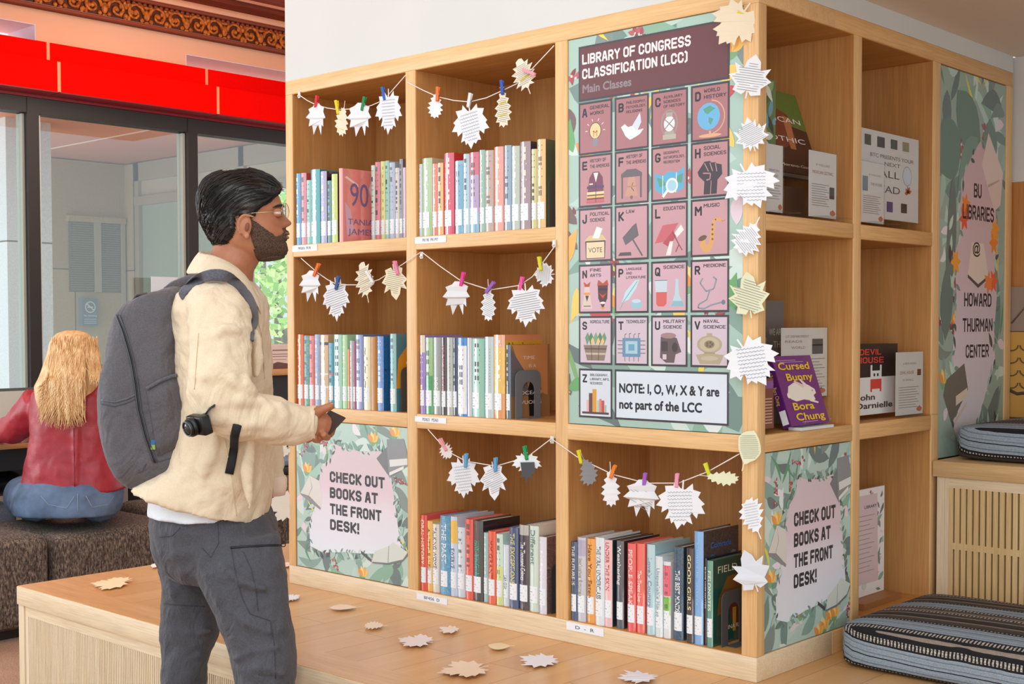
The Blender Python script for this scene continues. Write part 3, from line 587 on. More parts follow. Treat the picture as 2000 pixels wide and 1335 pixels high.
def icon(ch, mb, x0, x1, z0, z1, o):
    """a small drawn symbol; shapes in a 0..1 box, y up"""
    w, h = x1-x0, z1-z0; st = [o]
    def P(p): return [(x0+a*w, z0+b*h) for a, b in p]
    def g(c, *p): st[0] += 2e-6; mb.poly(P(p), FA, st[0], mat(c, .42))
    def el(c, a, b, r, r2=None, rot=0):
        st[0] += 2e-6; mb.ellipse(x0+a*w, z0+b*h, r*w, (r2 or r)*(h if r2 else w), FA, st[0], mat(c, .42), 18, rot)
    def ln(c, t, *p): st[0] += 2e-6; mb.line(P(p), FA, st[0], t*w, mat(c, .42))
    def rc(c, a, b, a2, b2): g(c, (a, b), (a2, b), (a2, b2), (a, b2))
    K = '#4a444c'
    if ch == 'A': el(K, .5, .62, .2, .25); el('#f0cf9c', .5, .62, .18, .23); rc('#8a8d96', .42, .16, .58, .4); ln('#c98d4a', .03, (.45, .45), (.44, .62), (.5, .56), (.56, .62), (.55, .45)); [ln('#f5e6c8', .02, (.5+.26*math.cos(t), .62+.3*math.sin(t)), (.5+.33*math.cos(t), .62+.38*math.sin(t))) for t in (0, .6, 1.2, 1.9, 2.5, 3.1)]
    elif ch == 'B': g('#e4edf4', (.15, .62), (.28, .7), (.38, .6), (.52, .62), (.78, .98), (.82, .7), (.7, .48), (.9, .5), (.78, .36), (.66, .3), (.45, .22), (.3, .34)); g('#d1dde8', (.52, .62), (.78, .98), (.82, .7), (.66, .46)); ln('#7aa06a', .02, (.05, .62), (.15, .6))
    elif ch == 'C': el('#9a958e', .5, .55, .26, .4); el('#ab777c', .5, .55, .22, .35); rc('#b7b3a8', .3, .1, .7, .24); rc('#a9a59a', .36, .24, .64, .34); el('#dfe6e8', .5, .54, .17, .22); ln('#8b877e', .025, (.36, .4), (.64, .68)); ln('#8b877e', .025, (.36, .68), (.64, .4)); rc('#a9a59a', .4, .74, .6, .86)
    elif ch == 'D': mb.ring(x0+.52*w, z0+.58*h, .4*w, .03*w, FA, o+5e-6, mat('#d9a98c', .42), 20, -1.4, 1.5); el('#6fb4e0', .46, .6, .33); g('#5aa08a', (.3, .82), (.5, .9), (.66, .8), (.54, .74), (.44, .66), (.36, .7)); g('#5aa08a', (.46, .58), (.6, .52), (.52, .36), (.46, .44)); el('#dab08c', .5, .07, .33, .05); rc('#d9a98c', .47, .08, .53, .2)
    elif ch == 'E': g('#7c4a5e', (.3, .8), (.42, .98), (.62, .98), (.75, .8), (.8, .05), (.2, .05)); g('#e9e3e0', (.44, .95), (.6, .95), (.52, .66)); rc('#e9d6a8', .22, .3, .79, .38); rc('#c76a70', .2, .06, .8, .15); rc('#e0c46a', .22, .2, .79, .26); rc('#5d4a70', .22, .48, .79, .56); ln(K, .02, (.52, .66), (.52, .05)); rc('#efe0c8', .3, .6, .42, .64)
    elif ch == 'F': g('#6d666b', (.15, .82), (.35, .95), (.65, .95), (.85, .82), (.85, .72), (.15, .72)); rc('#6d666b', .16, .1, .22, .8); rc('#6d666b', .78, .1, .84, .8); g('#c79a86', (.4, .72), (.6, .72), (.66, .35), (.72, .16), (.28, .16), (.34, .35)); ln(K, .02, (.55, .55), (.5, .4), (.58, .3)); rc('#b58975', .34, .42, .66, .46); el('#8a6a60', .5, .12, .05)
    elif ch == 'G': g('#5fb0d6', (.05, .75), (.3, .66), (.5, .78), (.72, .72), (.95, .85), (.93, .25), (.7, .15), (.5, .26), (.3, .12), (.07, .26)); g('#5f9f86', (.12, .62), (.32, .56), (.4, .38), (.2, .34)); g('#5f9f86', (.75, .62), (.92, .68), (.88, .4), (.72, .45)); ln('#e9f1f5', .02, (.3, .66), (.3, .12)); ln('#e9f1f5', .02, (.72, .72), (.7, .15)); el('#e9eef2', .58, .36, .19); el('#a9d2e6', .58, .36, .14); ln('#e9eef2', .07, (.46, .24), (.3, .05))
    elif ch == 'H': g('#46414a', (.32, .02), (.7, .02), (.72, .4), (.86, .56), (.84, .82), (.7, .86), (.66, .9), (.54, .9), (.5, .95), (.34, .94), (.14, .66), (.18, .54), (.34, .38)); ln('#bb8c91', .025, (.34, .9), (.46, .66)); ln('#bb8c91', .025, (.5, .9), (.58, .66)); ln('#bb8c91', .025, (.66, .88), (.7, .64)); ln('#bb8c91', .03, (.3, .62), (.52, .6), (.5, .44), (.4, .42)); ln('#bb8c91', .02, (.52, .02), (.54, .4))
    elif ch == 'J': g(K, (.18, .02), (.82, .02), (.84, .56), (.16, .56)); rc('#e6d3ad', .2, .04, .8, .5); g('#d6bf93', (.13, .54), (.3, .7), (.75, .7), (.88, .54)); g('#f1eeea', (.4, .62), (.55, .95), (.74, .88), (.62, .6)); text(mb, FA, 'VOTE', x0+.5*w, z0+.2*h, .15*h, st[0]+2e-5, mat(K), align='C', bold=.01)
    elif ch == 'K': g('#6b666d', (.2, .58), (.3, .36), (.74, .62), (.66, .98), (.56, .92)); ln('#6b666d', .05, (.52, .55), (.86, .04)); g('#5b565d', (.05, .06), (.5, .06), (.48, .16), (.12, .16))
    elif ch == 'L': g('#c76a74', (.05, .36), (.3, .86), (.78, .9), (.5, .42)); g('#b4565f', (.3, .36), (.62, .7), (.72, .55), (.5, .24)); g('#efe9e6', (.66, .62), (.86, .85), (.95, .7), (.74, .5)); g('#efe9e6', (.4, .02), (.52, .4), (.62, .4), (.55, .02)); ln('#9a4a52', .03, (.6, .66), (.8, .3), (.7, .1)); ln('#9a4a52', .03, (.8, .3), (.9, .14))
    elif ch == 'M':
        ln('#c28a50', .02, (.95, .9), (.88, .86), (.8, .92)); ln('#d9a566', .07, (.84, .9), (.66, .95), (.6, .86)); g('#dba868', (.56, .86), (.66, .86), (.62, .3), (.5, .06), (.34, .04), (.22, .2), (.22, .42), (.36, .42), (.4, .24), (.48, .3)); el('#6d5a4c', .29, .44, .13, .07, .3); [el('#8a6538', .58, .4+.13*k, .03) for k in range(4)]
    elif ch == 'N':
        g('#d9c9bf', (.04, .08), (.4, .08), (.34, .4), (.3, .78), (.14, .78), (.1, .4)); g('#b5563f', (.14, .78), (.1, .95), (.22, .86), (.34, .95), (.3, .78)); rc('#e39a50', .12, .52, .32, .6); g('#4a3f4a', (.16, .5), (.28, .5), (.22, .3)); ln(K, .02, (.1, .16), (.34, .16))
        g('#5c3f42', (.58, .82), (.92, .82), (.9, .4), (.75, .06), (.6, .4)); g('#b5563f', (.56, .82), (.6, 1), (.75, .88), (.9, 1), (.94, .82)); rc('#3f3640', .6, .66, .9, .72); g('#c4553f', (.62, .58), (.75, .5), (.88, .58), (.75, .4)); el('#e8e1da', .75, .26, .09, .04); g('#e3a04a', (.66, .12), (.75, .02), (.84, .12))
    elif ch == 'P': g('#bfe0ea', (.18, .26), (.3, .6), (.62, .95), (.76, .96), (.66, .7), (.4, .34)); ln('#86aebc', .025, (.12, .04), (.24, .3), (.7, .92)); el('#9fc6d6', .66, .2, .19, .16); el('#c3dde8', .66, .3, .15, .06)
    elif ch == 'Q': g('#c9d9e4', (.06, .92), (.44, .92), (.42, .2), (.34, .12), (.16, .12), (.1, .2)); g('#d76a66', (.09, .56), (.43, .56), (.42, .2), (.34, .12), (.16, .12), (.1, .2)); ln('#6f8a98', .02, (.06, .92), (.44, .92)); g('#b9d7e2', (.7, .95), (.78, .95), (.8, .5), (.96, .12), (.56, .12), (.68, .5)); g('#8fbccb', (.62, .28), (.9, .28), (.96, .12), (.56, .12))
    elif ch == 'R': ln('#8b98a5', .04, (.3, .95), (.22, .8), (.4, .55), (.62, .62), (.7, .9), (.6, .98)); ln('#8b98a5', .04, (.5, .56), (.42, .3), (.18, .16), (.16, .06), (.34, .03), (.55, .14), (.86, .22)); el('#75828f', .9, .22, .06)
    elif ch == 'S':
        [g(c, (a, .55), (a-.07, .8), (a+.02, .98), (a+.1, .8)) for a, c in ((.22, '#6f9c7a'), (.34, '#5e8a6a'), (.5, '#7dab86'), (.64, '#5e8a6a'), (.78, '#6f9c7a'))]; [g('#ecc48a', (a, .5), (a-.03, .7), (a+.03, .82), (a+.08, .68)) for a in (.38, .58, .72)]; g('#8f7f72', (.1, .56), (.9, .56), (.8, .06), (.22, .06)); ln('#5d5048', .03, (.13, .44), (.87, .44)); ln('#c9bba9', .05, (.17, .28), (.84, .28)); ln('#5d5048', .02, (.36, .56), (.38, .06)); ln('#5d5048', .02, (.62, .56), (.6, .06))
    elif ch == 'T':
        [ln('#6a6a74', .02, (.28+.15*k, .78), (.28+.15*k, .9+.04*(k % 2)), (.34+.15*k, .94)) for k in range(4)]; [ln('#6a6a74', .02, (.28+.15*k, .22), (.28+.15*k, .06)) for k in range(4)]; [ln('#6a6a74', .02, (.04, .32+.13*k), (.96, .32+.13*k)) for k in range(4)]
        rc('#6f96b6', .2, .2, .8, .8); rc('#a9cfe0', .3, .3, .7, .7); rc('#6fa6c6', .4, .4, .6, .6)
    elif ch == 'U': g('#6a5d62', (.22, .2), (.24, .84), (.5, .9), (.74, .8), (.88, .38), (.7, .3), (.66, .04), (.4, .04)); el('#a38a8c', .48, .88, .24, .09); el('#4d4348', .68, .52, .09, .15); rc('#50464c', .26, .4, .46, .7); rc('#d6c8d6', .3, .14, .42, .3)
    elif ch == 'V': el('#b5a98f', .5, .62, .37, .27); el('#c3b89e', .5, .62, .29, .22); el('#8f846c', .5, .62, .15, .12); [el('#6d6450', .5+.08*math.cos(t), .62+.06*math.sin(t), .03) for t in (0, 1.2, 2.5, 3.8, 5)]; rc('#b5a98f', .42, .86, .58, .96); rc('#a2977d', .34, .3, .66, .38); g('#b5a98f', (.1, .3), (.34, .34), (.66, .34), (.92, .3), (.8, .02), (.22, .02)); el('#c3b89e', .5, .2, .26, .07)
    elif ch == 'Z': rc('#5a4a50', .05, .05, .95, .12); [rc(c, a, .12, b, t) for a, b, t, c in ((.2, .28, .5, '#e6b9bd'), (.28, .4, .72, '#6b5250'), (.4, .54, .85, '#dba24c'), (.56, .63, .5, '#b4cbb8'), (.63, .71, .55, '#d98c8c'), (.71, .8, .5, '#c45c5c'), (.81, .87, .36, '#9cc5a4'))]
lcc()

# ---- tall banner on the shelf side
def banner():
    u0, u1, v0, v1 = YB['pl']+.002, YB['pr']-.002, T2+.002, ZA['r1t']-.003
    root = thing('library_banner', 'tall pink leaf-bordered banner reading BU LIBRARIES @ HOWARD THURMAN CENTER', 'poster', FB((u0+u1)/2, v0, -.004))
    MB().prism([(u0, v0), (u1, v0), (u1, v1), (u0, v1)], FB, -.010, -.004, mat('#9db5aa', .42)).build('panel', root)
    pr = Print(FB, u0, u1, v0, v1, -.0039, 2.2); floral(pr, 21, 80, .17)
    for a, b, L, w, an, c in ((.25, .95, .25, .14, 5.4, '#6f8c80'), (.3, .84, .2, .16, 3.6, '#6c8a80'), (.75, .9, .16, .1, 4.6, '#748f86'), (.2, .74, .4, .06, 4.6, '#6d7f7c'), (.55, .84, .2, .12, 4, '#7d9a90'), (.1, .3, .24, .08, 1.4, '#6d817c'), (.9, .3, .24, .08, 1.7, '#76938a')): pr.leaf(a, b, L, w, an, c, .01)
    pr.mb.build('flower_border', root)
    cp = [(.5, .80), (.62, .84), (.7, .78), (.8, .7), (.88, .62), (.84, .5), (.88, .42), (.84, .32), (.86, .24), (.72, .16), (.6, .08), (.45, .05), (.3, .03), (.22, .08), (.28, .18), (.2, .26), (.26, .4), (.22, .52), (.3, .58), (.28, .66), (.36, .74)]
    pc = Print(FB, u0, u1, v0, v1, pr.o+1e-5, 2.2)
    pc.poly(cp, '', tint('banner_pink_to_grey', FB, 0, v1-v0, [(.05, '#dcdde6'), (.4, '#d9c7cf'), (.8, '#d2b2b6')]))
    r = random.Random(5)
    wreath(pc, cp, 31, .03, 40)
    for i in range(16): pc.leaf(r.choice([.18, .86])+r.uniform(-.05, .05), r.uniform(.05, .6), .05, .018, r.uniform(1, 2.2), r.choice(['#b9dcc4', '#c6e3cc', '#4c4a4e', '#a9cdb8']))
    pc.mb.build('centre_field', root)
    pb = Print(FB, u0, u1, v0, v1, pc.o+1e-5, 2.2)
    pb.poly([(.72, .86), (.96, .76), (.92, .67), (.82, .65), (.62, .77)], '#e3cfc6'); pb.poly([(.72, .72), (.9, .74), (.9, .735), (.72, .712)], '#bfa79e')
    pb.mb.build('drawn_book', root); pb.mb = MB()
    pb.poly([(.42, .475), (.48, .56), (.66, .56), (.74, .475), (.58, .45)], '#e6d9cc'); pb.poly([(.42, .475), (.58, .45), (.74, .475), (.74, .467), (.58, .44), (.42, .466)], '#55504f')
    pb.mb.build('drawn_book', root); pb.mb = MB()
    pb.poly([(.12, .2), (.38, .24), (.44, .17), (.3, .12), (.2, .085), (.08, .16)], '#6f6d68'); pb.poly([(.26, .155), (.43, .175), (.42, .15), (.26, .13)], '#e3d3c4'); pb.poly([(.24, .09), (.42, .14), (.42, .13), (.24, .08)], '#d8c9bb')
    pb.mb.build('drawn_book', root); pb.mb = MB()
    for a, b, c in ((.38, .655, '#f08a3a'), (.36, .62, '#e9603f'), (.82, .565, '#f38a2e'), (.84, .6, '#f5a23a'), (.24, .505, '#f2a63a'), (.82, .46, '#f0663c'), (.74, .455, '#f28a46')):
        for k in range(6): pb.leaf(a, b, .034, .017, k*1.05+a*9, c)
        pb.mb.build('orange_leaf', root); pb.mb = MB()
    tx = MB()
    for s, px, py, px2, h in (('BU', 1904, 385, 1919, 28), ('LIBRARIES', 1882, 426, 1943, 29), ('@', 1902, 494, 1916, 22), ('HOWARD', 1885, 598, 1938, 27), ('THURMAN', 1882, 648, 1940, 27), ('CENTER', 1888, 699, 1933, 26)):
        ua, va = B2(px, py); ub, _ = B2(px2, py); _, vb = B2(px, py-h); tx = MB(); (text if s == '@' else block)(tx, FB, s, ua, va, vb-va, pb.o+2e-5, mat('#2c2930', .45), w=ub-ua); tx.build('lettering', root)
banner()
# ---------------------------------------------------------------- books
ORD = ['first', 'second', 'third', 'fourth', 'fifth', 'sixth', 'seventh', 'eighth', 'ninth', 'tenth', 'eleventh', 'twelfth', 'thirteenth', 'fourteenth', 'fifteenth', 'sixteenth', 'seventeenth', 'eighteenth', 'nineteenth']
PAGE = NT('page_edges'); PAGE.col(PAGE.ramp(PAGE.noise(PAGE.coord((4, 300, 4)), 1, 2), [(.3, '#cfc5b4'), (.7, '#efe8da')])).rough(.8); PAGE = PAGE.m
LAB = mat('#eef5fb', .35); LABINK = mat('#8e979f', .5)
def film(m):                                                    # clear plastic jacket
    b = m.node_tree.nodes['Principled BSDF']; b.inputs['Coat IOR'].default_value = 1.85; b.inputs['Coat Roughness'].default_value = .06; return m
def cover_mat(c, c2=None, seed=0):
    if not c2: return film(mat(c, .28, .95))
    t = NT('cover_'+c.lstrip('#')); f = t.noise(t.coord(), 26, 3, .6, 1.2+seed); t.col(t.ramp(f, [(.44, c), (.5, c2), (.58, c)], False)).rough(.3); t.b.inputs['Coat Weight'].default_value = .9; t.b.inputs['Coat Roughness'].default_value = .08; return t.m
def book(x0, x1, y0, z0, h, spine, cover, label, group, title=None, tcol='#ffffff', tspan=(.3, .93), depth_=.155, labelled=True, author=None, back=None, spine2=None, two=None, seed=0, tsz=.5):
    """a hardback standing upright, spine to the room (towards -y)"""
    w = x1-x0; root = thing('book', label, 'book', ((x0+x1)/2, y0, z0), group)
    ms = cover_mat(spine, spine2, seed) if spine2 else film(mat(spine, .28, .95)); mc = cover_mat(cover[0], cover[1], seed) if isinstance(cover, tuple) else film(mat(cover, .28, .95))
    bl = min(.006, w*.22); n = 6
    sp = [(x0+w*i/n, y0-bl*(1-((i/n)*2-1)**2)) for i in range(n+1)]; t = .0028
    b = MB(); top = z0+h
    def strip(p, q, m, sm=False): b.add([(p[0], p[1], z0), (q[0], q[1], z0), (q[0], q[1], top), (p[0], p[1], top)], [(0, 1, 2, 3)], m, sm)
    for i in range(n): strip(sp[i], sp[i+1], ms, True)
    b.box((x0, y0, z0), (x0+t, y0+depth_, top), mc); b.box((x1-t, y0, z0), (x1, y0+depth_, top), mc)
    b.add([(x, y, z) for z in (z0, top) for x, y in sp+[(x1-t, y0+.004), (x0+t, y0+.004)]], [tuple(range(n+3))[::-1], tuple(range(n+3, 2*n+6))], ms)
    cov_ = b.build('cover', root)
    MB().box((x0+t, y0+.003, z0+.003), (x1-t, y0+depth_-.005, top-.004), PAGE).build('pages', root)
    def F(u, v, o):                                            # on the spine
        s = u/w; return (x0+u, y0-bl*(1-(2*s-1)**2)-o, z0+v)
    if two:
        for a, bb, c in two:
            k = MB()
            for i in range(n): k.poly([(w*i/n, a*h), (w*(i+1)/n, a*h), (w*(i+1)/n, bb*h), (w*i/n, bb*h)], F, .0002, film(mat(c, .28, .95)))
            k.build('spine_band', cov_)
    if labelled:
        k = MB(); lw = min(w*.84, .03); u0 = w*.06; lh = .046; v0 = .024
        for i in range(4): k.poly([(u0+lw*i/4, v0), (u0+lw*(i+1)/4, v0), (u0+lw*(i+1)/4, v0+lh), (u0+lw*i/4, v0+lh)], F, .0006, LAB)
        for i in range(5): k.poly([(u0+lw*.12, v0+lh-.009-i*.0078), (u0+lw*(.45+.2*((i*7+seed) % 3)), v0+lh-.009-i*.0078), (u0+lw*(.45+.2*((i*7+seed) % 3)), v0+lh-.0068-i*.0078), (u0+lw*.12, v0+lh-.0068-i*.0078)], F, .0009, LABINK)
        k.build('call_number_label', cov_)
    if not title and w > .012 and labelled:                    # small lettering too fine to read
        k = MB(); rr = random.Random(int(x0*9999)+seed); v = h*.94; c = mat(rr.choice(['#f6f6f4', '#4a4a52', '#5a4a4a', '#3a4656', '#f2ead8']), .4)
        while v > h*.36:
            L = rr.uniform(.006, .016); k.poly([(w*.34, v-L), (w*.66, v-L), (w*.66, v), (w*.34, v)] if rr.random() < .5 else [(w*.28, v-.004), (w*.72, v-.004), (w*.72, v), (w*.28, v)], F, .0005, c); v -= L+rr.uniform(.003, .012)
        k.build('fine_lettering', cov_)
    if title:
        k = MB(); ch = w*tsz; a, bb = tspan
        text(k, lambda u, v, o: F(w*.5-ch*.5+v, bb*h-u, o), title, 0, 0, ch, .0006, mat(tcol, .4), w=(bb-a)*h*(.72 if author else 1), bold=.015)
        if author: text(k, lambda u, v, o: F(w*.5-ch*.5+v, bb*h-u, o), author, (bb-a)*h*.76, 0, ch*.8, .0006, mat(tcol, .4), w=(bb-a)*h*.24, bold=.01)
        k.build('title', cov_)
    return root
def FR(x, y0, z0):                                             # on a book's right-hand board: u into the shelf, v up
    return lambda u, v, o: (x+o, y0+u, z0+v)
def row(ox, oy, sc, zt, lst, place, group, base=.012):
    for i, e in enumerate(lst):
        L, R, T, spine, desc = e[:5]; kw = dict(e[5]) if len(e) > 5 else {}
        y = base+kw.pop('in_', 0)+((i*7) % 3)*.003; top = kw.pop('fix', None)
        xa, xb = ony(ox+L/sc, 560, y)[0], ony(ox+R/sc, 560, y)[0]
        xl = max(v for v in (XA['c1l'], XA['c2l'], XA['c3l']) if v < xb)+.0022; xa = max(xa, xl)
        zt_ = ony(ox+(L+R)/2/sc, oy+T/sc, y)[2]; h = max(.12, zt_-zt-.0013)
        cov = kw.pop('cover', spine); zz = zt+.0013
        r_ = book(xa, xb-.0006, y, zz, h, spine, cov, f'{desc}, {ORD[i]} from the left {place}', group, seed=i, **kw); BK[(group, i)] = (r_, xa, xb, y, zz, h)
BK = {}
T_ = lambda s, c, a=.3, b=.93, **k: dict(title=s, tcol=c, tspan=(a, b), **k)
row(565, 300, 6.677, ZA['r1b'], [
 (50, 160, 262, '#6fb2dc', 'sky blue book'), (165, 235, 252, '#e59aa8', 'pink and red book', dict(cover='#cf4a46')), (237, 292, 345, '#a4dcd2', 'short mint book'), (294, 410, 205, '#5fb3bb', 'thick teal book', dict(cover='#3f8f95')),
 (420, 500, 230, '#b9b6d8', 'lavender book', dict(cover='#2a2830')), (506, 560, 352, '#7aa4c6', 'short patterned blue book', dict(spine2='#7fae6a')), (562, 640, 265, '#cde07e', 'lime green book', dict(cover='#33302e')),
 (658, 708, 190, '#f0b0a8', 'broad salmon pink book, cover showing', dict(cover='#ee8d86', labelled=False)),
 (1076, 1126, 152, '#d6e6d8', 'pale green book pushed back', dict(in_=.1)), (1127, 1195, 110, '#d97f8a', 'rose book', dict(in_=.1)), (1200, 1258, 100, '#dfe08c', 'yellow lettered book', dict(in_=.1, title='|||||||', tcol='#55623a')), (1260, 1312, 92, '#9fd3cc', 'mint striped book', dict(in_=.1)),
 (1315, 1388, 115, '#b9c4dc', 'grey lavender book', dict(in_=.1)), (1390, 1443, 185, '#dcd8d2', 'short beige book', dict(in_=.1)), (1445, 1490, 70, '#9a9fae', 'tall grey book', dict(in_=.1, cover='#77707c')), (1492, 1525, 180, '#e6cfe0', 'pale pink book', dict(in_=.1))],
 'on the top left shelf', 'books in the top left compartment')
row(805, 260, 5.933, ZA['r1b'], [
 (48, 122, 360, '#c9d8de', 'pale grey blue book'), (125, 240, 290, '#b3d0a6', 'thick pale green book', dict(cover='#cfc3a4')), (242, 300, 355, '#ec8f80', 'coral book'), (302, 368, 345, '#f0c27a', 'yellow orange book', dict(cover='#d8705c')),
 (378, 493, 230, '#dc5a70', 'thick red book', dict(cover='#d92f34')), (502, 598, 320, '#8fc0da', 'light blue book', dict(two=((.1, .95, '#7eb3d3'),))), (600, 670, 240, '#b6cfdb', 'narrow grey blue book'), (672, 780, 222, '#d76b82', 'raspberry and lilac book', dict(two=((.25, .72, '#b9a3c9'), (.0, .25, '#8fc2dd')))),
 (785, 850, 195, '#96c4b4', 'sea green book'), (852, 948, 200, '#d9a98e', 'many-coloured book', dict(spine2='#8fb6cc')), (957, 1063, 158, '#efa698', 'salmon pink book'), (1072, 1155, 142, '#93abc4', 'slate blue book'),
 (1158, 1250, 150, '#bcc9bc', 'sage grey book'), (1255, 1378, 98, '#a48a94', 'dark mauve book', dict(cover='#45383f')), (1384, 1450, 185, '#d8d290', 'short yellow green book'), (1452, 1552, 72, '#eec37e', 'tall yellow-orange book, dark green cover', dict(cover='#55634f'))],
 'on the top middle shelf', 'books in the top middle compartment')
row(565, 640, 7.026, ZA['r2b'], [
 (72, 190, 90, '#f0703a', 'bright orange book', dict(cover='#ef6a2e')), (195, 265, 105, '#8cc4a6', 'green and blue patterned book', dict(spine2='#5f9dc6')), (268, 340, 110, '#ee8a86', 'coral and pink book'), (345, 412, 90, '#aebfe0', 'blue lavender book', dict(spine2='#8fb2e0')),
 (418, 530, 96, '#dcb68c', 'tan book, navy cross mark', dict(two=((.86, .9, '#3b3350'), (.45, .47, '#f0ece4'), (.27, .29, '#f0ece4')))), (536, 605, 205, '#63b0cc', 'short blue pink-striped book', dict(two=((.5, .53, '#e57f86'),))), (608, 718, 92, '#a9d6c4', 'pale mint book with green cover', dict(cover='#5d9474')), (722, 792, 95, '#b4dfae', 'light green book'),
 (795, 828, 290, '#ef8350', 'short narrow orange book'), (829, 866, 175, '#b9c9d2', 'narrow grey blue book'), (868, 904, 180, '#a8607a', 'narrow maroon book'), (906, 1008, 95, '#9aa8d8', 'periwinkle blue book', dict(cover='#6c74b4')),
 (1015, 1108, 120, '#f1eccb', 'cream book with black marks', T_('~/\\/~ \\~/', '#4a4640', .25, .85)), (1114, 1196, 125, '#bd7f2c', 'ochre brown book', dict(labelled=False)), (1202, 1290, 115, '#8eb4e8', 'blue book, dark patterned cover', dict(spine2='#5c8fd8', cover=('#2c7fc4', '#3a2a2a'))), (1380, 1465, 80, '#9fd2d2', 'teal book with patterned cover', dict(cover='#4f8ba0'))],
 'on the middle left shelf', 'books in the middle left compartment')
row(805, 640, 6.674, ZA['r2b'], [
 (75, 165, 95, '#a58ad6', 'purple book', dict(two=((.78, 1, '#efe0cf'),))), (170, 265, 125, '#a6cf98', 'green and yellow book', dict(two=((0, .5, '#57b07a'),))), (271, 376, 125, '#a6aeb0', 'grey book lettered DOGS', T_('DOGS', '#f4f4f0', .28, .48)), (380, 443, 125, '#453c42', 'black book with pink lettering', T_('NIGHT OF THE LIVING REZ', '#e88aa0', .3, .9)),
 (446, 526, 125, '#bcc4bc', 'sage grey book', T_('|| | ||| | || |', '#4d5a55', .25, .9)), (530, 588, 130, '#3f4c66', 'dark navy book'), (592, 710, 130, '#eef0f4', 'white book with blue edge', dict(cover='#2f7fd0', two=((.9, 1, '#4b94dc'), (0, .03, '#3f8be0')))), (714, 772, 130, '#d0d4da', 'pale grey book', dict(labelled=False)),
 (776, 940, 140, '#9bcfc0', 'thick sea green book', dict(cover='#74b79e')), (946, 1058, 115, '#c3d6da', 'pale blue grey book', T_('|||||||||||||', '#6d8590', .4, .85)), (1064, 1208, 90, '#f3c86e', 'tall golden book lettered Abraham', dict(cover='#e0a53a', two=((0, .3, '#eba064'), (.85, 1, '#f0b89a')))), (1222, 1284, 222, '#5d7282', 'navy and white book, brown cover', dict(cover='#a07850', depth_=.165))],
 'on the central shelf', 'books in the middle compartment')
row(805, 980, 5.681, ZA['r3b'], [
 (78, 152, 140, '#e85a50', 'red book lettered in white', T_('ORAL HISTORY', '#ffe9e0', .35, .94)), (156, 212, 205, '#f0c368', 'yellow book', T_('A LITTLE LIFE', '#7a5a2a', .3, .9)), (214, 292, 240, '#e9e4da', 'cream book lettered in blue', T_('TALKING WOMEN', '#4b6a9a', .3, .95)), (302, 410, 150, '#5f9ccc', 'blue patterned book', dict(spine2='#7fbccc', title='THE PAST', tcol='#eaf4fa', tspan=(.4, .9))),
 (414, 490, 155, '#c6d9ee', 'light blue yellow-curl book', T_('SWERVE', '#4a5f7a', .35, .6, two=((.66, .95, '#eec04a'),))), (492, 578, 275, '#cfe0ea', 'short pale blue book'), (582, 668, 185, '#ea6058', 'plain red book'), (664+6, 780, 205, '#3f464c', 'charcoal turquoise-lettered book', T_('HANYA YANAGIHARA', '#37c2b4', .3, .75, cover='#26262b')),
 (785, 834, 335, '#a8d3d6', 'short pale teal book'), (836, 920, 320, '#ee6a50', 'short orange red book', T_('IMMIGRANT', '#b04334', .35, .9, cover='#d83c3a')), (925, 1000, 350, '#cfeadc', 'short mint book, yellow foot', dict(two=((.0, .55, '#d9e69a'),))), (1004, 1068, 470, '#dbe6f2', 'very short white book', T_('LANGER', '#3f4450', .28, .5)),
 (1072, 1172, 280, '#51678e', 'slate blue EXCEPTIONS book', T_('THE EXCEPTIONS', '#e6dc7a', .3, .93)), (1185, 1290, 250, '#4b4a56', 'dark grey white-lettered book', T_('The Thousand Crimes', '#f0f0f0', .35, .8, two=((.88, 1, '#b9bbb4'),))), (1296, 1402, 260, '#d3e6dc', 'pale mint book lettered Different', T_('Different', '#6d8a84', .55, .95, cover='#e4ddcc')), (1406, 1490, 385, '#dfe2f0', 'short lavender book, dark photo cover', dict(cover=('#4a3a3c', '#b08a80')))],
 'on the bottom middle shelf', 'books in the bottom middle compartment')
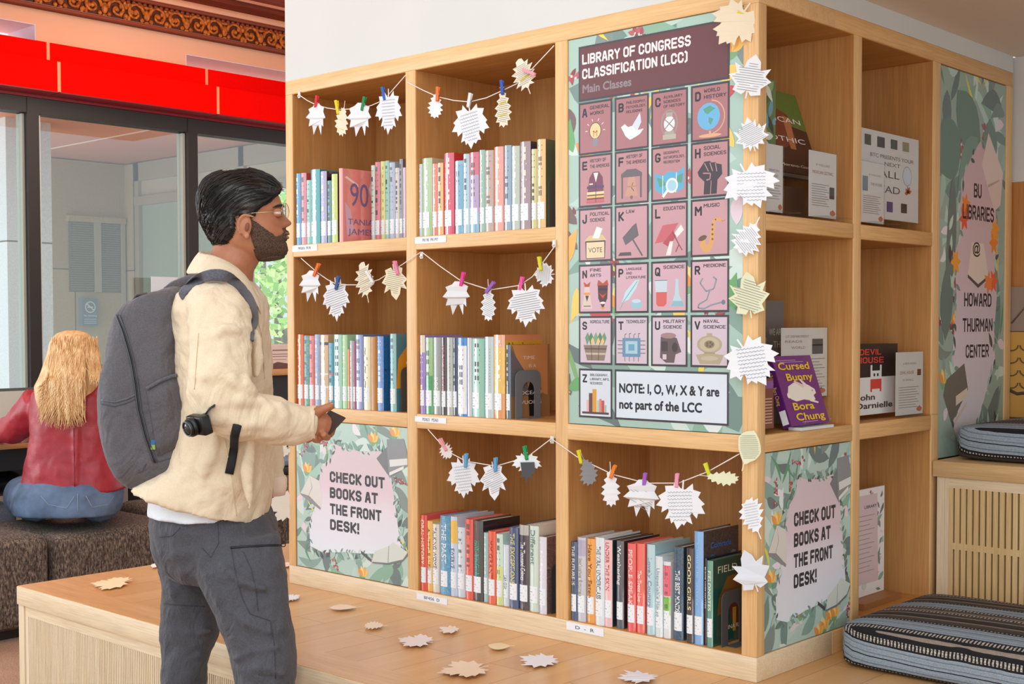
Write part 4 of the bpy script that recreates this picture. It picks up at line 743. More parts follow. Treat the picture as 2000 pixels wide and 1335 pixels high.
row(1100, 1020, 5.805, ZA['r3b'], [
 (70, 156, 215, '#3e5c80', 'navy book with white lettering', T_('THE FUTURE IS', '#eef2f6', .45, .95)), (160, 256, 165, '#c9cfdc', 'pale grey lavender book', T_('inclusive futures', '#a59a6a', .3, .75, two=((.78, .97, '#b4b2cc'),))), (270, 362, 180, '#f2a64a', 'bright orange book', T_('Have You Eaten', '#7a5020', .3, .93)), (364, 466, 165, '#e2edf4', 'white book lettered in grey', T_('THE VIRAL UNDERCLASS', '#5a6a72', .3, .9)),
 (470, 560, 195, '#f0c4c8', 'pink UNDER THE SKIN book', T_('UNDER THE SKIN', '#c23a44', .42, .97, cover='#2c3b46')), (606, 692, 205, '#4b5c6c', 'grey Weathering book', T_('Weathering', '#f2f2f0', .5, .95, cover='#2f2a30')), (732, 826, 235, '#e85c60', 'red book lettered in white', T_('PEOPLE SPEAK', '#ffe6e0', .3, .93)), (836, 930, 235, '#ee6e64', 'coral red book', T_('The Trees Live', '#fff0e6', .35, .7)),
 (952, 1046, 245, '#b4dbe4', 'pale teal book', T_('Lovely Country', '#7c96b8', .3, .85)), (1050, 1133, 380, '#dce9f0', 'short white book', T_('Unspeakable House', '#90a4b4', .25, .85)), (1142, 1226, 440, '#e2e8ec', 'short white book, pink-green label', dict(two=((.55, .95, '#e8607c'), (.3, .54, '#7cc24a')))), (1262, 1372, 275, '#39485a', 'dark BEST MINDS book', T_('THE BEST MINDS', '#ffffff', .3, .75, spine2='#4f7f9c')),
 (1406, 1488, 292, '#2f3238', 'black yellow-lettered book', T_('GOOD GIRLS', '#eee6b0', .35, .93)), (1494, 1600, 100, '#7fb6ec', 'tall light blue book, dark cover', T_('Comrade Sisters', '#a9d2f6', .35, .9, tsz=.22, cover=('#3a3434', '#6f6a68'))), (1612, 1636, 405, '#2b2c3a', 'thin black book', T_('BLACK LIVES MATTER', '#ffffff', .42, .9, labelled=False)), (1640, 1710, 432, '#5fa393', 'green book, golden rock cover', T_('FIELDNOTES', '#f4f0dc', .42, .88, cover='#23574c'))],
 'on the bottom right shelf', 'books in the bottom right compartment')
# ---- printed fronts of the books whose boards show
def board(key, fn):
    r_, xa, xb, y, z, h = BK[key]; pr = Print(FR(xb-.0006, y, z), 0, .155, 0, h, .0004, 1.4); tx = MB(); fn(pr, tx, pr.F, h); 
    if pr.mb.f: pr.mb.build('cover_picture', r_)
    if tx.f: tx.build('cover_lettering', r_)
def c90(pr, tx, F, h):
    c = mat('#7a6a9c', .35); text(tx, F, '90', .03, h*.50, h*.33, .0008, c, w=.075, bold=-.01); text(tx, F, 'TANIA', .02, h*.245, h*.085, .0008, c, w=.105, bold=.0); text(tx, F, 'JAMES', .02, h*.11, h*.085, .0008, c, w=.105, bold=.0)
    pr.poly([(.05, .88), (.1, .9), (.4, .8), (.42, .76)], '#f6dcd8'); pr.poly([(.1, .1), (.05, .55), (.2, .45), (.3, .12)], '#dcb4c8'); pr.poly([(.8, .95), (.7, .75), (.85, .4), (1, .3), (1, .95)], '#f3d6d8')
board(('books in the top left compartment', 7), c90)
def cabr(pr, tx, F, h):
    pr.poly([(0, .93), (1, .93), (1, .70), (0, .70)], '#e2b13a'); pr.poly([(0, 1), (1, 1), (1, .93), (0, .93)], '#e39a72'); text(tx, F, 'Abraham', .006, h*.83, h*.085, .0008, mat('#5a6a2e'), w=.118, bold=.0)
board(('books in the middle compartment', 10), cabr)
def ctime(pr, tx, F, h):
    pr.poly([(.0, 1), (1, 1), (1, .3), (.4, .42), (.05, .98)], '#cf9560'); pr.poly([(0, .95), (.4, .62), (.5, .3), (0, .3)], '#6d6a70'); pr.poly([(.5, .02), (.8, .02), (.82, .4), (.7, .52), (.52, .5), (.46, .4)], '#241c20'); pr.ell(.66, .46, .05, '#7a4a30')
    w = mat('#f0e4da'); text(tx, F, 'TIME', .05, h*.8, h*.05, .0008, w, w=.05, bold=0); text(tx, F, 'IS A', .075, h*.69, h*.045, .0008, w, w=.03, bold=0); text(tx, F, 'OCEAN', .035, h*.32, h*.052, .0024, w, w=.09, bold=.01); text(tx, F, 'VUONG', .038, h*.19, h*.052, .0024, w, w=.088, bold=.01)
board(('books in the middle compartment', 11), ctime)
def ccom(pr, tx, F, h):
    c = mat('#3f78c4'); text(tx, F, 'Comrade', .03, h*.84, h*.055, .0008, c, w=.09, bold=.02); text(tx, F, 'Sisters', .03, h*.73, h*.055, .0008, c, w=.07, bold=.02); pr.ell(.85, .7, .09, '#8a8688')
board(('books in the bottom right compartment', 13), ccom)
def cfie(pr, tx, F, h):
    pr.poly([(.12, .35), (.16, .55), (.4, .78), (.8, .8), (1, .7), (1, .45), (.55, .5), (.4, .38)], '#8a5a24'); pr.poly([(.45, .5), (.75, .52), (.8, .3), (.62, .1), (.5, .3)], '#7a3524'); pr.poly([(.55, .4), (.66, .4), (.64, .12), (.56, .12)], '#c99a3a')
    w = mat('#f0ead6'); text(tx, F, 'FIELD', .02, h*.84, h*.085, .0008, w, w=.085, bold=.01); text(tx, F, 'ANNA REED', .04, h*.16, h*.05, .0024, w, w=.1, bold=0)
board(('books in the bottom right compartment', 15), cfie)
def ccol(pr, tx, F, h):
    pr.poly([(.0, .3), (.05, .68), (.3, .85), (.75, .9), (.8, .78), (.4, .66), (.3, .3)], '#dc9a2e'); pr.poly([(.35, .7), (.7, .78), (1, .8), (1, .4), (.5, .4)], '#3f6a6a'); pr.ell(.8, .35, .09, '#b8a890'); pr.poly([(.6, .05), (1, .05), (1, .25), (.7, .25)], '#a04a34'); text(tx, F, 'COL', .04, h*.6, h*.05, .0008, mat('#f4f4f4'), w=.06, bold=.02)
board(('books in the middle left compartment', 15), ccol)

# ---- black steel bookends
def bookend(px0, px1, pyt, y, z, lab, slot=True, colr='#4c4f52'):
    x = ony(px0, 560, y)[0]+.004; D = depth((x, y, z)); root = thing('bookend', lab, 'bookend', (x, y, z), 'steel bookends')
    h = .135; w = .105; F = FR(x, y+.012, z); out = [(0, 0), (w, 0), (w, h-.022)]+[(w-.022+.022*math.cos(t), h-.022+.022*math.sin(t)) for t in (.4, .8, 1.2, 1.57)]+[(.022-.022*math.sin(t), h-.022+.022*math.cos(t)) for t in (0, .4, .8, 1.2, 1.57)]
    m = mat(colr, .45)
    if slot:                                                   # an upright plate with an arched opening
        a0, a1, ah = .028, .078, .078; ro = out; inn = [(a1, 0), (a1, ah)]+[(.053+.025*math.cos(t), ah+.025*math.sin(t)) for t in (.5, 1, 1.57, 2.1, 2.6)]+[(a0, ah), (a0, 0)]
        b = MB().prism([(0, 0), (a0, 0), (a0, ah), (0, ah)], F, .0005, .0018, m).prism([(a1, 0), (w, 0), (w, ah), (a1, ah)], F, .0005, .0018, m)
        top = [(0, ah), (a0, ah)]+[(.053-.025*math.cos(t), ah+.025*math.sin(t)) for t in (.35, .7, 1.05, 1.4, 1.75, 2.1, 2.45, 2.8)]+[(a1, ah), (w, ah)]+out[2:]; b.prism(top, F, .0005, .0018, m)
    else: b = MB().prism(out, F, .0005, .0018, m)
    b.build('plate', root); MB().box((x+.001, y+.03, z), (x+.03, y+.1, z+.0012), m).build('foot', root)
bookend(1064, 1083, 352, .012, ZA['r1b']+.0013, 'dark bookend at the right end of the top middle row', False, '#57544f')
bookend(774, 795, 718, .012, ZA['r2b']+.0013, 'dark bookend at the right end of the middle left row', False, '#57544f')
bookend(998, 1058, 722, .01, ZA['r2b']+.0013, 'grey steel bookend with arched opening before the brown book in the middle row', True, '#6f7880')
bookend(1067, 1086, 1100, .012, ZA['r3b']+.0013, 'dark bookend at the right end of the bottom middle row', False, '#3f4244')
bookend(1402, 1446, 1155, .012, ZA['r3b']+.0013, 'dark grey bookend with arched opening in front of the green rock book', True, '#55585c')
from mathutils.geometry import tessellate_polygon
# ---------------------------------------------------------------- paper leaves, strings and pegs
def mir(h): return h+[(-x, y) for x, y in reversed(h[1:-1])]
SHAPES = {
 'maple': mir([(0, -.34), (.06, -.36), (.2, -.5), (.22, -.38), (.4, -.36), (.35, -.23), (.5, -.1), (.44, -.05), (.54, .1), (.4, .11), (.38, .22), (.25, .13), (.24, .2), (.3, .36), (.19, .33), (.14, .43), (.09, .38), (0, .54)]),
 'sharp': mir([(0, -.32), (.12, -.5), (.16, -.34), (.32, -.38), (.3, -.24), (.5, -.16), (.37, -.04), (.5, .2), (.34, .12), (.3, .24), (.2, .16), (.22, .4), (.12, .32), (0, .52)]),
 'fold': [(-.1, .5), (.1, .5), (.2, .42), (.42, .34), (.36, .2), (.5, .02), (.34, -.02), (.36, -.26), (.24, -.18), (.2, -.5), (.04, -.2), (-.04, -.22), (-.18, -.5), (-.24, -.2), (-.4, -.22), (-.34, -.02), (-.5, .04), (-.34, .2), (-.4, .32), (-.2, .4)],
 'oak': mir([(0, -.5), (.07, -.42), (.2, -.4), (.16, -.3), (.34, -.24), (.24, -.14), (.46, -.04), (.3, .04), (.5, .14), (.32, .2), (.42, .32), (.22, .34), (.24, .46), (.1, .43), (0, .5)]),
 'feather': mir([(0, -.5), (.1, -.42), (.3, -.46), (.2, -.32), (.46, -.3), (.28, -.16), (.5, -.08), (.3, .02), (.48, .14), (.26, .18), (.36, .34), (.18, .32), (.14, .46), (0, .5)]),
 'birch': mir([(0, -.5), (.1, -.44), (.22, -.34), (.36, -.2), (.46, -.02), (.48, .1), (.4, .24), (.28, .36), (.12, .45), (0, .5)]),
 'lobed': mir([(0, -.3), (.1, -.42), (.34, -.36), (.3, -.22), (.5, -.02), (.34, .06), (.44, .26), (.2, .18), (.16, .36), (0, .52)])}
INKH = mat('#8d97a8', .6); INKP = mat('#8b8d92', .6)
PAPERS = {}
def paper(c):
    if c not in PAPERS:
        t = NT('paper_'+c.lstrip('#')); t.b.inputs['Base Color'].default_value = lin(c); t.rough(.75); t.b.inputs['Subsurface Weight'].default_value = 0; PAPERS[c] = t.m
    return PAPERS[c]
def leaf_mesh(root, P, U, V, N, w, h, shape, rot, col, ink=None, stripe=None, curl=.045, stem=True, seed=0, fold=None, vein=None):
    r = random.Random(seed); pts = [(x+r.uniform(-.012, .012), y+r.uniform(-.012, .012)) for x, y in SHAPES[shape]]
    c, q = math.cos(rot), math.sin(rot); a1, a2 = r.uniform(-1, 1), r.uniform(-1, 1)
    # outline turned, then fitted to the box w x h
    tp = [(x*c-y*q, x*q+y*c) for x, y in pts]; xs = [p[0] for p in tp]; ys = [p[1] for p in tp]; sx, sy = w/(max(xs)-min(xs)), h/(max(ys)-min(ys)); ox, oy = (max(xs)+min(xs))/2, (max(ys)+min(ys))/2
    s = max(w, h)
    def F(u, v, o):
        x, y = u*c-v*q, u*q+v*c; X, Y = (x-ox)*sx, (y-oy)*sy
        z = curl*s*((u*a1+v*a2)**2*1.6+.35*math.sin(5*u+a1*3)*.3-.06)+ (fold*abs(u)*s if fold else 0)
        return np.asarray(P)+U*X+V*Y+N*(z+o)
    b = MB(); mm = paper(col); cen = (0, sum(p[1] for p in pts)/len(pts))
    tri = tessellate_polygon([[Vector((x, y, 0)) for x, y in tp]])
    b.add([F(x, y, 0) for x, y in pts], [tuple(t) for t in tri], mm)
    if stem and shape != 'fold':
        y0 = min(p[1] for p in pts)
        if shape in ('maple', 'sharp', 'lobed'): y0 = pts[0][1]
        k = [F(-.018, y0+.03, .0002), F(.018, y0+.03, .0002), F(.03, y0-.2, .0006), F(.0, y0-.21, .0006)]; b.add(k, [(0, 1, 2, 3)], mm)
    b.build('leaf_paper', root, solid=.0006)
    if stripe:
        k = MB()
        for y0, y1, cc in stripe: k.poly([(-.2, y0), (.2, y0+.04), (.2, y1+.04), (-.2, y1)], F, .0008, mat(cc, .7))
        k.build('printed_stripe', root)
    if ink:
        k = MB(); rows = np.arange(-.30, .36, .055 if ink == 'print' else .075); ia = r.uniform(-.5, .5) if ink == 'print' else -rot+r.uniform(-.1, .25); ci, qi = math.cos(ia), math.sin(ia)
        for y in rows:
            span = [x for x in np.arange(-.5, .5, .03) if all(inside((xx*ci-y*qi+cen[0], xx*qi+y*ci+cen[1]), pts) for xx in (x-.06, x+.06))]
            if len(span) < 5: continue
            lo, hi = span[0], span[-1]
            if ink == 'print': P_ = [(lo, y), (hi, y)]; wd, mk = .011, INKP
            else: P_ = [(x, y+.012*math.sin(x*90+y*40)+.006*math.sin(x*210)) for x in np.arange(max(lo, -.27), min(hi, .27), .016)]; wd, mk = .008, INKH
            if len(P_) > 1: k.line([(x*ci-yy*qi+cen[0], x*qi+yy*ci+cen[1]) for x, yy in P_], F, .0016, wd, mk)
        if k.f: k.build('handwriting' if ink == 'hand' else 'printed_lines', root)
    return F
def paper_leaf(px, py, pw, ph, shape, rot, col, label, group, ink=None, y=-.012, yaw=24, cat='paper leaf', **kw):
    P = ony(px, py, y); D = depth(P); a = math.radians(yaw); U = np.array([math.cos(a), math.sin(a), 0]); V = ZZ; N = np.array([math.sin(a), -math.cos(a), 0])
    w = pw*D/FPX/max(.3, float(np.dot(U, UU))); h = ph*D/FPX
    root = thing('paper_leaf', label, cat, P, group); leaf_mesh(root, P, U, V, N, w, h, shape, math.radians(rot), col, ink, seed=int(px*7+py), **kw); return root
def clothespin(px, py, col, label, rot=8, y=-.016, hpx=28):
    P = ony(px, py, y); D = depth(P); h = hpx*D/FPX; a = math.radians(25); U = np.array([math.cos(a), math.sin(a), 0]); N = np.array([math.sin(a), -math.cos(a), 0]); t = math.radians(rot)
    X = U*math.cos(t)+ZZ*math.sin(t); Y = -U*math.sin(t)+ZZ*math.cos(t); root = thing('clothespin', label, 'clothespin', P, 'small clothespins on the strings'); m = mat(col, .5)
    for s in (1, -1):
        pr = [(-h*.5, .0008), (-h*.42, .0042), (h*.1, .0062), (h*.5, .0085), (h*.5, .0050), (0, .0022), (-h*.3, .0006)]
        b = MB(); n = len(pr); vs = [P+Y*p+N*(s*q)+X*e for e in (-.0042, .0042) for p, q in pr]
        b.add(vs, [tuple(range(n))[::-1], tuple(range(n, 2*n))]+[(i, (i+1) % n, n+(i+1) % n, n+i) for i in range(n)], m); b.build('prong', root)
    MB().tube([P+X*e for e in (-.006, -.002, .002, .006)], .0028, mat('#b9bcc0', .3, metal=1.0), 8).build('spring', root, label='metal spring')
WHT, CRM, GRNC = '#eef2f8', '#efe6c6', '#e3e6c4'
strings = [('upper', 'white string sagging across the two top compartments', [[(584, 185), (600, 196), (618, 205), (640, 211), (660, 214), (700, 212), (725, 206), (750, 195), (792, 147)], [(795, 160), (826, 176), (855, 189), (886, 196), (917, 199), (950, 191), (981, 177), (1010, 163), (1034, 140), (1082, 89)]]),
 ('middle', 'white string sagging across the two middle compartments', [[(588, 504), (620, 532), (640, 546), (660, 556), (705, 556), (740, 546), (774, 524), (822, 492)], [(824, 492), (860, 520), (900, 548), (957, 566), (1015, 557), (1040, 540), (1084, 480)]]),
 ('lower', 'white string sagging across the two bottom compartments', [[(836, 838), (866, 872), (880, 884), (910, 900), (968, 910), (1030, 892), (1077, 856)], [(1078, 857), (1132, 895), (1197, 926), (1262, 943), (1325, 943), (1384, 920), (1444, 886)]])]
for nm, lab, seg in strings:
    b = MB()
    for s in seg: b.tube([ony(x, y, -.006) for x, y in s], .0014, mat('#f2efe8', .7), 6)
    tag(b.build('garland_string'), lab, 'string', 'garland strings')
for px, py, lab in ((584, 184, 'small clear adhesive hook in the corner of the top left compartment'), (823, 497, 'small grey adhesive hook on the post between the two middle compartments'), (1082, 474, 'small adhesive hook under the top middle shelf, right end'), (1078, 857, 'small adhesive hook above the bottom row, between the two compartments')):
    P = ony(px, py, -.003); b = MB().box((P[0]-.006, -.0035, P[2]-.012), (P[0]+.006, -.0008, P[2]+.008), mat('#dadad6', .3)).box((P[0]-.003, -.009, P[2]-.008), (P[0]+.003, -.003, P[2]-.004), mat('#dadad6', .3)); tag(b.build('adhesive_hook', bevel=.001), lab, 'hook')
G1, G2 = 'paper leaves pegged to the strings', 'paper leaves stuck up the corner post'
LV = [
 (620, 233, 40, 62, 'fold', 0, WHT, 'folded white paper leaf under the red clothespin', dict(fold=.25)), (667, 238, 28, 58, 'oak', 160, '#f1ead2', 'narrow cream paper leaf with yellow stripes under the yellow clothespin', dict(stripe=((-.05, .05, '#e8d23c'), (.2, .26, '#ead75a')))),
 (705, 234, 50, 66, 'fold', 0, WHT, 'folded white paper leaf under the green clothespin, top row', dict(fold=.3)), (759, 220, 54, 86, 'maple', 178, WHT, 'white handwritten maple paper leaf at the right of the top left compartment', dict(ink='hand')),
 (850, 206, 32, 50, 'oak', 172, WHT, 'small white paper leaf under the orange clothespin in the top row', {}), (919, 247, 74, 88, 'maple', 183, WHT, 'large white handwritten maple leaf under the white clothespin', dict(ink='hand')), (983, 212, 34, 74, 'oak', 184, '#f0e8cf', 'cream oak paper leaf with yellow lines under the blue clothespin', dict(stripe=((-.2, -.15, '#e6d24a'), (.12, .16, '#e6d24a')), ink='print')),
 (1023, 146, 48, 64, 'feather', 24, '#f1e9d4', 'ragged cream paper leaf with a yellow stripe under the pink clothespin', dict(stripe=((-.2, -.13, '#e8cf3a'),), ink='print')),
 (609, 559, 44, 62, 'fold', 0, WHT, 'folded white paper leaf under the orange clothespin, middle row', dict(fold=.25)), (657, 586, 56, 84, 'maple', 182, WHT, 'white printed maple paper leaf under the dark blue clothespin', dict(ink='print')), (712, 546, 40, 70, 'feather', 18, '#efe6cd', 'ragged cream paper leaf pointing up in the middle left compartment', dict(ink='print', stripe=((-.14, -.1, '#e6d24a'),))), (771, 553, 52, 66, 'lobed', 186, CRM, 'cream lobed paper leaf under the pink clothespin, middle left', dict(ink='print')),
 (895, 582, 54, 66, 'fold', 0, '#e6e8ec', 'crumpled grey white paper leaf under the magenta clothespin', dict(fold=.3)), (954, 593, 32, 68, 'oak', 180, WHT, 'white oak paper leaf under the purple clothespin, middle row', dict(ink='print')), (1027, 597, 74, 84, 'maple', 180, WHT, 'white printed maple paper leaf above the word Abraham', dict(ink='print')), (1062, 536, 40, 50, 'maple', 90, WHT, 'white paper leaf cut short by the post, middle row', dict(ink='print', y=.012)),
 (871, 880, 28, 34, 'feather', 225, '#ece6e4', 'small curled paper leaf at the left end of the lower string', {}), (905, 933, 66, 80, 'maple', 180, WHT, 'white handwritten maple paper leaf under the left light blue clothespin', dict(ink='hand')), (964, 942, 54, 70, 'lobed', 184, WHT, 'white lobed paper leaf under the right light blue clothespin', dict(ink='print')), (1029, 906, 58, 44, 'maple', 180, WHT, 'half white and half dark paper leaf under the green clothespin, lower row', {}),
 (1150, 922, 36, 54, 'oak', 205, '#8a8c90', 'dark photo-print paper leaf under the left yellow clothespin', {}), (1193, 953, 38, 74, 'oak', 182, WHT, 'white oak paper leaf under the orange clothespin, lower row', {}), (1255, 972, 68, 74, 'fold', 0, '#e6e9ee', 'folded white and grey paper leaf under the purple clothespin, lower row', dict(fold=.3, ink='print')), (1329, 986, 92, 96, 'maple', 172, WHT, 'large white handwritten maple leaf above the Comrade Sisters book', dict(ink='hand')), (1411, 934, 62, 30, 'oak', 258, GRNC, 'pale cream oak paper leaf lying sideways under the right yellow clothespin', {})]
for e in LV:
    kw = dict(e[8]); paper_leaf(*e[:8], G1, **kw)
k = ony(1030, 918, -.016); rt = [o for o in C.objects if o.get('label', '').startswith('half white')][0]
MB().poly([(-.02, .02), (.02, .022), (.022, -.005), (.012, -.01), (.013, -.022), (.002, -.016), (-.004, -.034), (-.008, -.016), (-.02, -.02), (-.016, -.006)], lambda u, v, o: k+np.array([.9, .42, 0])*u+ZZ*v*1.05, 0, mat('#4d4f56', .7)).build('dark_half', rt, solid=.0006, label='dark grey printed half')
for px, py, c, lab, rot in ((618, 201, '#d8262c', 'red clothespin on the top string', -10), (659, 210, '#f2d722', 'yellow clothespin on the top left string', 8), (710, 203, '#1f8a4a', 'green clothespin on the top string', -14), (750, 184, '#2d62b4', 'blue clothespin in the top left compartment', 10), (855, 184, '#f2762a', 'orange clothespin on the top string', -4), (917, 196, '#e9e9ee', 'white clothespin on the top string', -12), (981, 171, '#3556b4', 'blue clothespin in the top middle compartment', 4), (1034, 141, '#eda0ae', 'light pink clothespin lying sideways by the ragged cream leaf', 66),
    (618, 527, '#f2742a', 'orange clothespin on the middle string', -26), (659, 552, '#3a5a94', 'dark blue clothespin on the middle string', -14), (723, 541, '#eef0f2', 'white and yellow clothespin behind the ragged leaf of the middle row', 30), (774, 523, '#ef8fb4', 'pink clothespin at the right end of the middle left string', 14), (903, 545, '#ea3f9a', 'magenta clothespin on the middle string', -14), (957, 561, '#9a62c4', 'purple clothespin on the middle string', -40), (1018, 554, '#ef5aa6', 'hot pink clothespin on the middle string', -12), (1055, 515, '#dcd62a', 'yellow clothespin on the middle string', 8),
    (866, 868, '#f0a6ac', 'pale pink clothespin at the left end of the lower string', 30), (910, 899, '#6aaede', 'left one of two light blue clothespins', -4), (968, 907, '#62aadc', 'right one of two light blue clothespins', -2), (1027, 884, '#14a05a', 'green clothespin on the lower string', 10), (1133, 892, '#e4da1c', 'yellow clothespin at the left of the bottom right compartment', 12), (1197, 921, '#f0842a', 'orange clothespin on the lower string', -20), (1259, 937, '#a45fc8', 'purple clothespin on the lower string', -6), (1322, 938, '#f29cc0', 'pink clothespin on the lower string', -4), (1382, 917, '#d8dc28', 'yellow-green clothespin at the right of the lower string', 20)):
    clothespin(px, py, c, lab, rot)
for e in [
 (1437, 43, 88, 92, 'maple', 140, '#f1e6cb', 'topmost cream maple leaf with yellow stripes on the corner post', dict(stripe=((-.3, -.24, '#e8cf5a'), (.0, .05, '#cdb98c')))), (1465, 147, 78, 80, 'lobed', -14, WHT, 'white printed maple leaf on the corner post beside the poster title', dict(ink='print')), (1467, 262, 66, 68, 'sharp', 12, WHT, 'small white printed maple leaf on the post beside the globe square', dict(ink='print')), (1468, 362, 104, 90, 'maple', -160, WHT, 'broad white handwritten maple leaf on the post beside the fist square', dict(ink='hand')),
 (1457, 468, 56, 66, 'oak', 148, WHT, 'white oak leaf on the post beside the saxophone square', dict(ink='print')), (1463, 572, 76, 84, 'lobed', 6, GRNC, 'pale green-cream leaf on the post beside the stethoscope square', dict(ink='print')), (1467, 703, 102, 98, 'maple', -150, WHT, 'large white handwritten maple leaf on the post beside the note', dict(ink='hand')), (1464, 873, 42, 66, 'birch', -24, GRNC, 'pale cream pointed leaf on the post above the lower string end', dict(ink='print')), (1467, 1004, 46, 70, 'oak', 28, WHT, 'white oak leaf on the lower corner post, stem down', dict(ink='hand')), (1466, 1114, 70, 80, 'lobed', 20, '#d9dfe8', 'crumpled grey-white maple leaf lowest on the corner post', dict(curl=.3))]:
    paper_leaf(*e[:8], G2, y=-.016, **e[8])
for px, py, w, h, sh, rot, lab in ((551, 878, 26, 26, 'maple', 120, 'white paper leaf stuck to the left end of the shelf, upper one'), (553, 985, 36, 62, 'maple', 80, 'cream paper leaf stuck to the left end of the shelf, lower one')):
    P = onx(px+6, py, XA['o']-.004); root = thing('paper_leaf', lab, 'paper leaf', P); a = math.radians(60); U = np.array([.8, .6, 0]); leaf_mesh(root, P-U*.014, U, ZZ, np.array([.6, -.8, 0]), w*1.6/560, h/560, sh, math.radians(rot), '#f0ebe0', seed=px, curl=.05)
for px, py, w, h, sh, rot, col, lab in ((216, 1140, 74, 26, 'maple', 100, '#f2dcb4', 'cream maple leaf with a long stem on the platform left of the standing man'), (308, 1104, 26, 12, 'birch', 0, '#f1ebe4', 'small paper leaf on the platform at the left of the standing man\'s knee'), (566, 1168, 40, 14, 'maple', 30, '#eceef2', 'white and grey paper leaf on the platform right beside the man\'s thigh'), (556, 1104, 26, 10, 'birch', 70, '#efe0d2', 'paper leaf against the left foot of the shelf'), (670, 1187, 54, 11, 'birch', 95, '#f0dcc6', 'narrow cream leaf on the platform below the check-out poster'), (731, 1222, 38, 17, 'oak', 80, '#f1e2cf', 'small cream oak leaf on the platform below the D card'), (812, 1252, 72, 27, 'maple', 70, '#eee6e4', 'white maple leaf on the platform, in the middle'), (877, 1230, 40, 17, 'lobed', 60, '#f0e6d8', 'small white leaf on the platform near the shelf base'), (975, 1263, 42, 14, 'birch', 80, '#eedcae', 'yellowish leaf on the platform near the bottom right card'), (905, 1310, 100, 36, 'maple', 110, '#efd9c0', 'large cream maple leaf near the front edge of the platform'), (1053, 1290, 76, 30, 'sharp', 60, '#eeeef2', 'white maple leaf on the platform with its stem to the left'), (1245, 1324, 80, 28, 'sharp', 100, '#e9e8ee', 'white maple leaf at the front of the platform below the bookend')):
    P = onz(px, py, ZP+.004); D = depth(P); fs = abs((py-634)/FPX); root = thing('paper_leaf', lab, 'paper leaf', P, 'paper leaves lying on the platform'); W_ = w*D/FPX; H_ = h*D/FPX/max(.12, fs)*.95
    leaf_mesh(root, P+ZZ*.003, UU, WW, ZZ, W_, H_, sh, math.radians(rot), col, seed=px, curl=.06)

# ---------------------------------------------------------------- things shown in the side compartments
GX = 'displays in the side compartments'
def FXq(y0, z0, x): return lambda u, v, o: (x+o, y0+u, z0+v)
CARD = mat('#f3ede8', .5); CTXT = mat('#9a8f8c', .6)
def ylow(y1): return (YB['c2l'] if y1 > YB['c1r']+.01 else YB['c1l'])+.003
def zlow(z): return min((v for v in (ZA['r1b'], ZA['r2b'], ZA['r3b'])), key=lambda v: abs(v-z))+.0015
def info_card(px0, py0, px1, py1, x, label, heads, lines, ledge=.045, pumpkin=True, pics=()):
    y0, z1 = B2(px0, py0, x); y1, z0 = B2(px1, py1, x); y0 = max(y0, ylow(y1)); z0 = max(z0, zlow(z0)+.004) if x > -.05 else z0; w, h = y1-y0, z1-z0; root = thing('sign_holder', label, 'sign', (x, y0, z0), GX); F = FXq(y0, z0, x)
    MB().prism([(0, 0), (w, 0), (w, h), (0, h)], F, -.0006, 0, CARD).build('paper_card', root)
    MB().prism([(-.001, 0), (w+.001, 0), (w+.001, h+.001), (-.001, h+.001)], F, .0012, .0026, ACRYL).box((x-.004, y0-.001, z0-.003), (x+ledge, y1+.004, z0-.0005), ACRYL).build('acrylic_stand', root)
    k = MB()
    for s, a, b, hh, ww, c in heads: text(k, F, s, a*w, b*h, hh*h, .0005, mat(c, .5), w=ww*w, align='C', bold=.01)
    for b0, b1, n, a0, a1 in lines:
        for i in range(n): v = h*(b0+(b1-b0)*i/max(1, n-1)); k.line([(a0*w, v), ((a1-.12*((i*5) % 3)/2)*w, v)], F, .0005, h*.009, CTXT)
    k.build('printed_text', root)
    k = MB()
    if pumpkin: k.ellipse(w*.86, h*.08, w*.1, h*.04, F, .0006, mat('#d77a5c')); k.poly([(w*.84, h*.11), (w*.88, h*.11), (w*.87, h*.14)], F, .0006, mat('#a85a40'))
    for a, b, c, d, cc in pics: k.poly([(a*w, b*h), (c*w, b*h), (c*w, d*h), (a*w, d*h)], F, .0006, mat(cc, .4))
    if k.f: k.build('small_picture', root)
    return root
def shown_book(label, xb, bl, br, tr, th, cov, fn, spine=None, lift=0):
    """a book shown face out, leaning back: px of its bottom corners and top right corner"""
    y0, z0 = B2(*bl, xb); y1, zz = B2(*br, xb); z0 = (z0+zz)/2; y0 = max(y0, ylow(y1)); z0 = max(z0, zlow(z0)+(.011 if xb > -.02 else 0)); T = ony(*tr, y1); U = np.array([0, 1.0, 0]); V = T-np.array([xb, y1, z0]); h = np.linalg.norm(V); V = V/h; N = np.cross(U, V); N = N if N[0] > 0 else -N
    o0 = np.array([xb, y0, z0]); F = lambda u, v, o: o0+U*u+V*v+N*o; w = y1-y0; root = thing('display_book', label, 'book', o0, GX)
    MB().prism([(0, 0), (w, 0), (w, h), (0, h)], F, -.003, 0, cov).prism([(0, 0), (w, 0), (w, h), (0, h)], F, -th, -th+.003, cov).prism([(0, 0), (.003, 0), (.003, h), (0, h)], F, -th+.003, -.003, spine or cov).build('cover', root)
    MB().prism([(.004, .004), (w-.004, .004), (w-.004, h-.004), (.004, h-.004)], F, -th+.0032, -.0032, PAGE).build('pages', root)
    pr = Print(F, 0, w, 0, h, .0004, h/w); tx = MB(); fn(pr, tx, F, w, h)
    if pr.mb.f: pr.mb.build('cover_picture', root)
    if tx.f: tx.build('cover_lettering', root)
    return root, o0, U, V, N, w, h
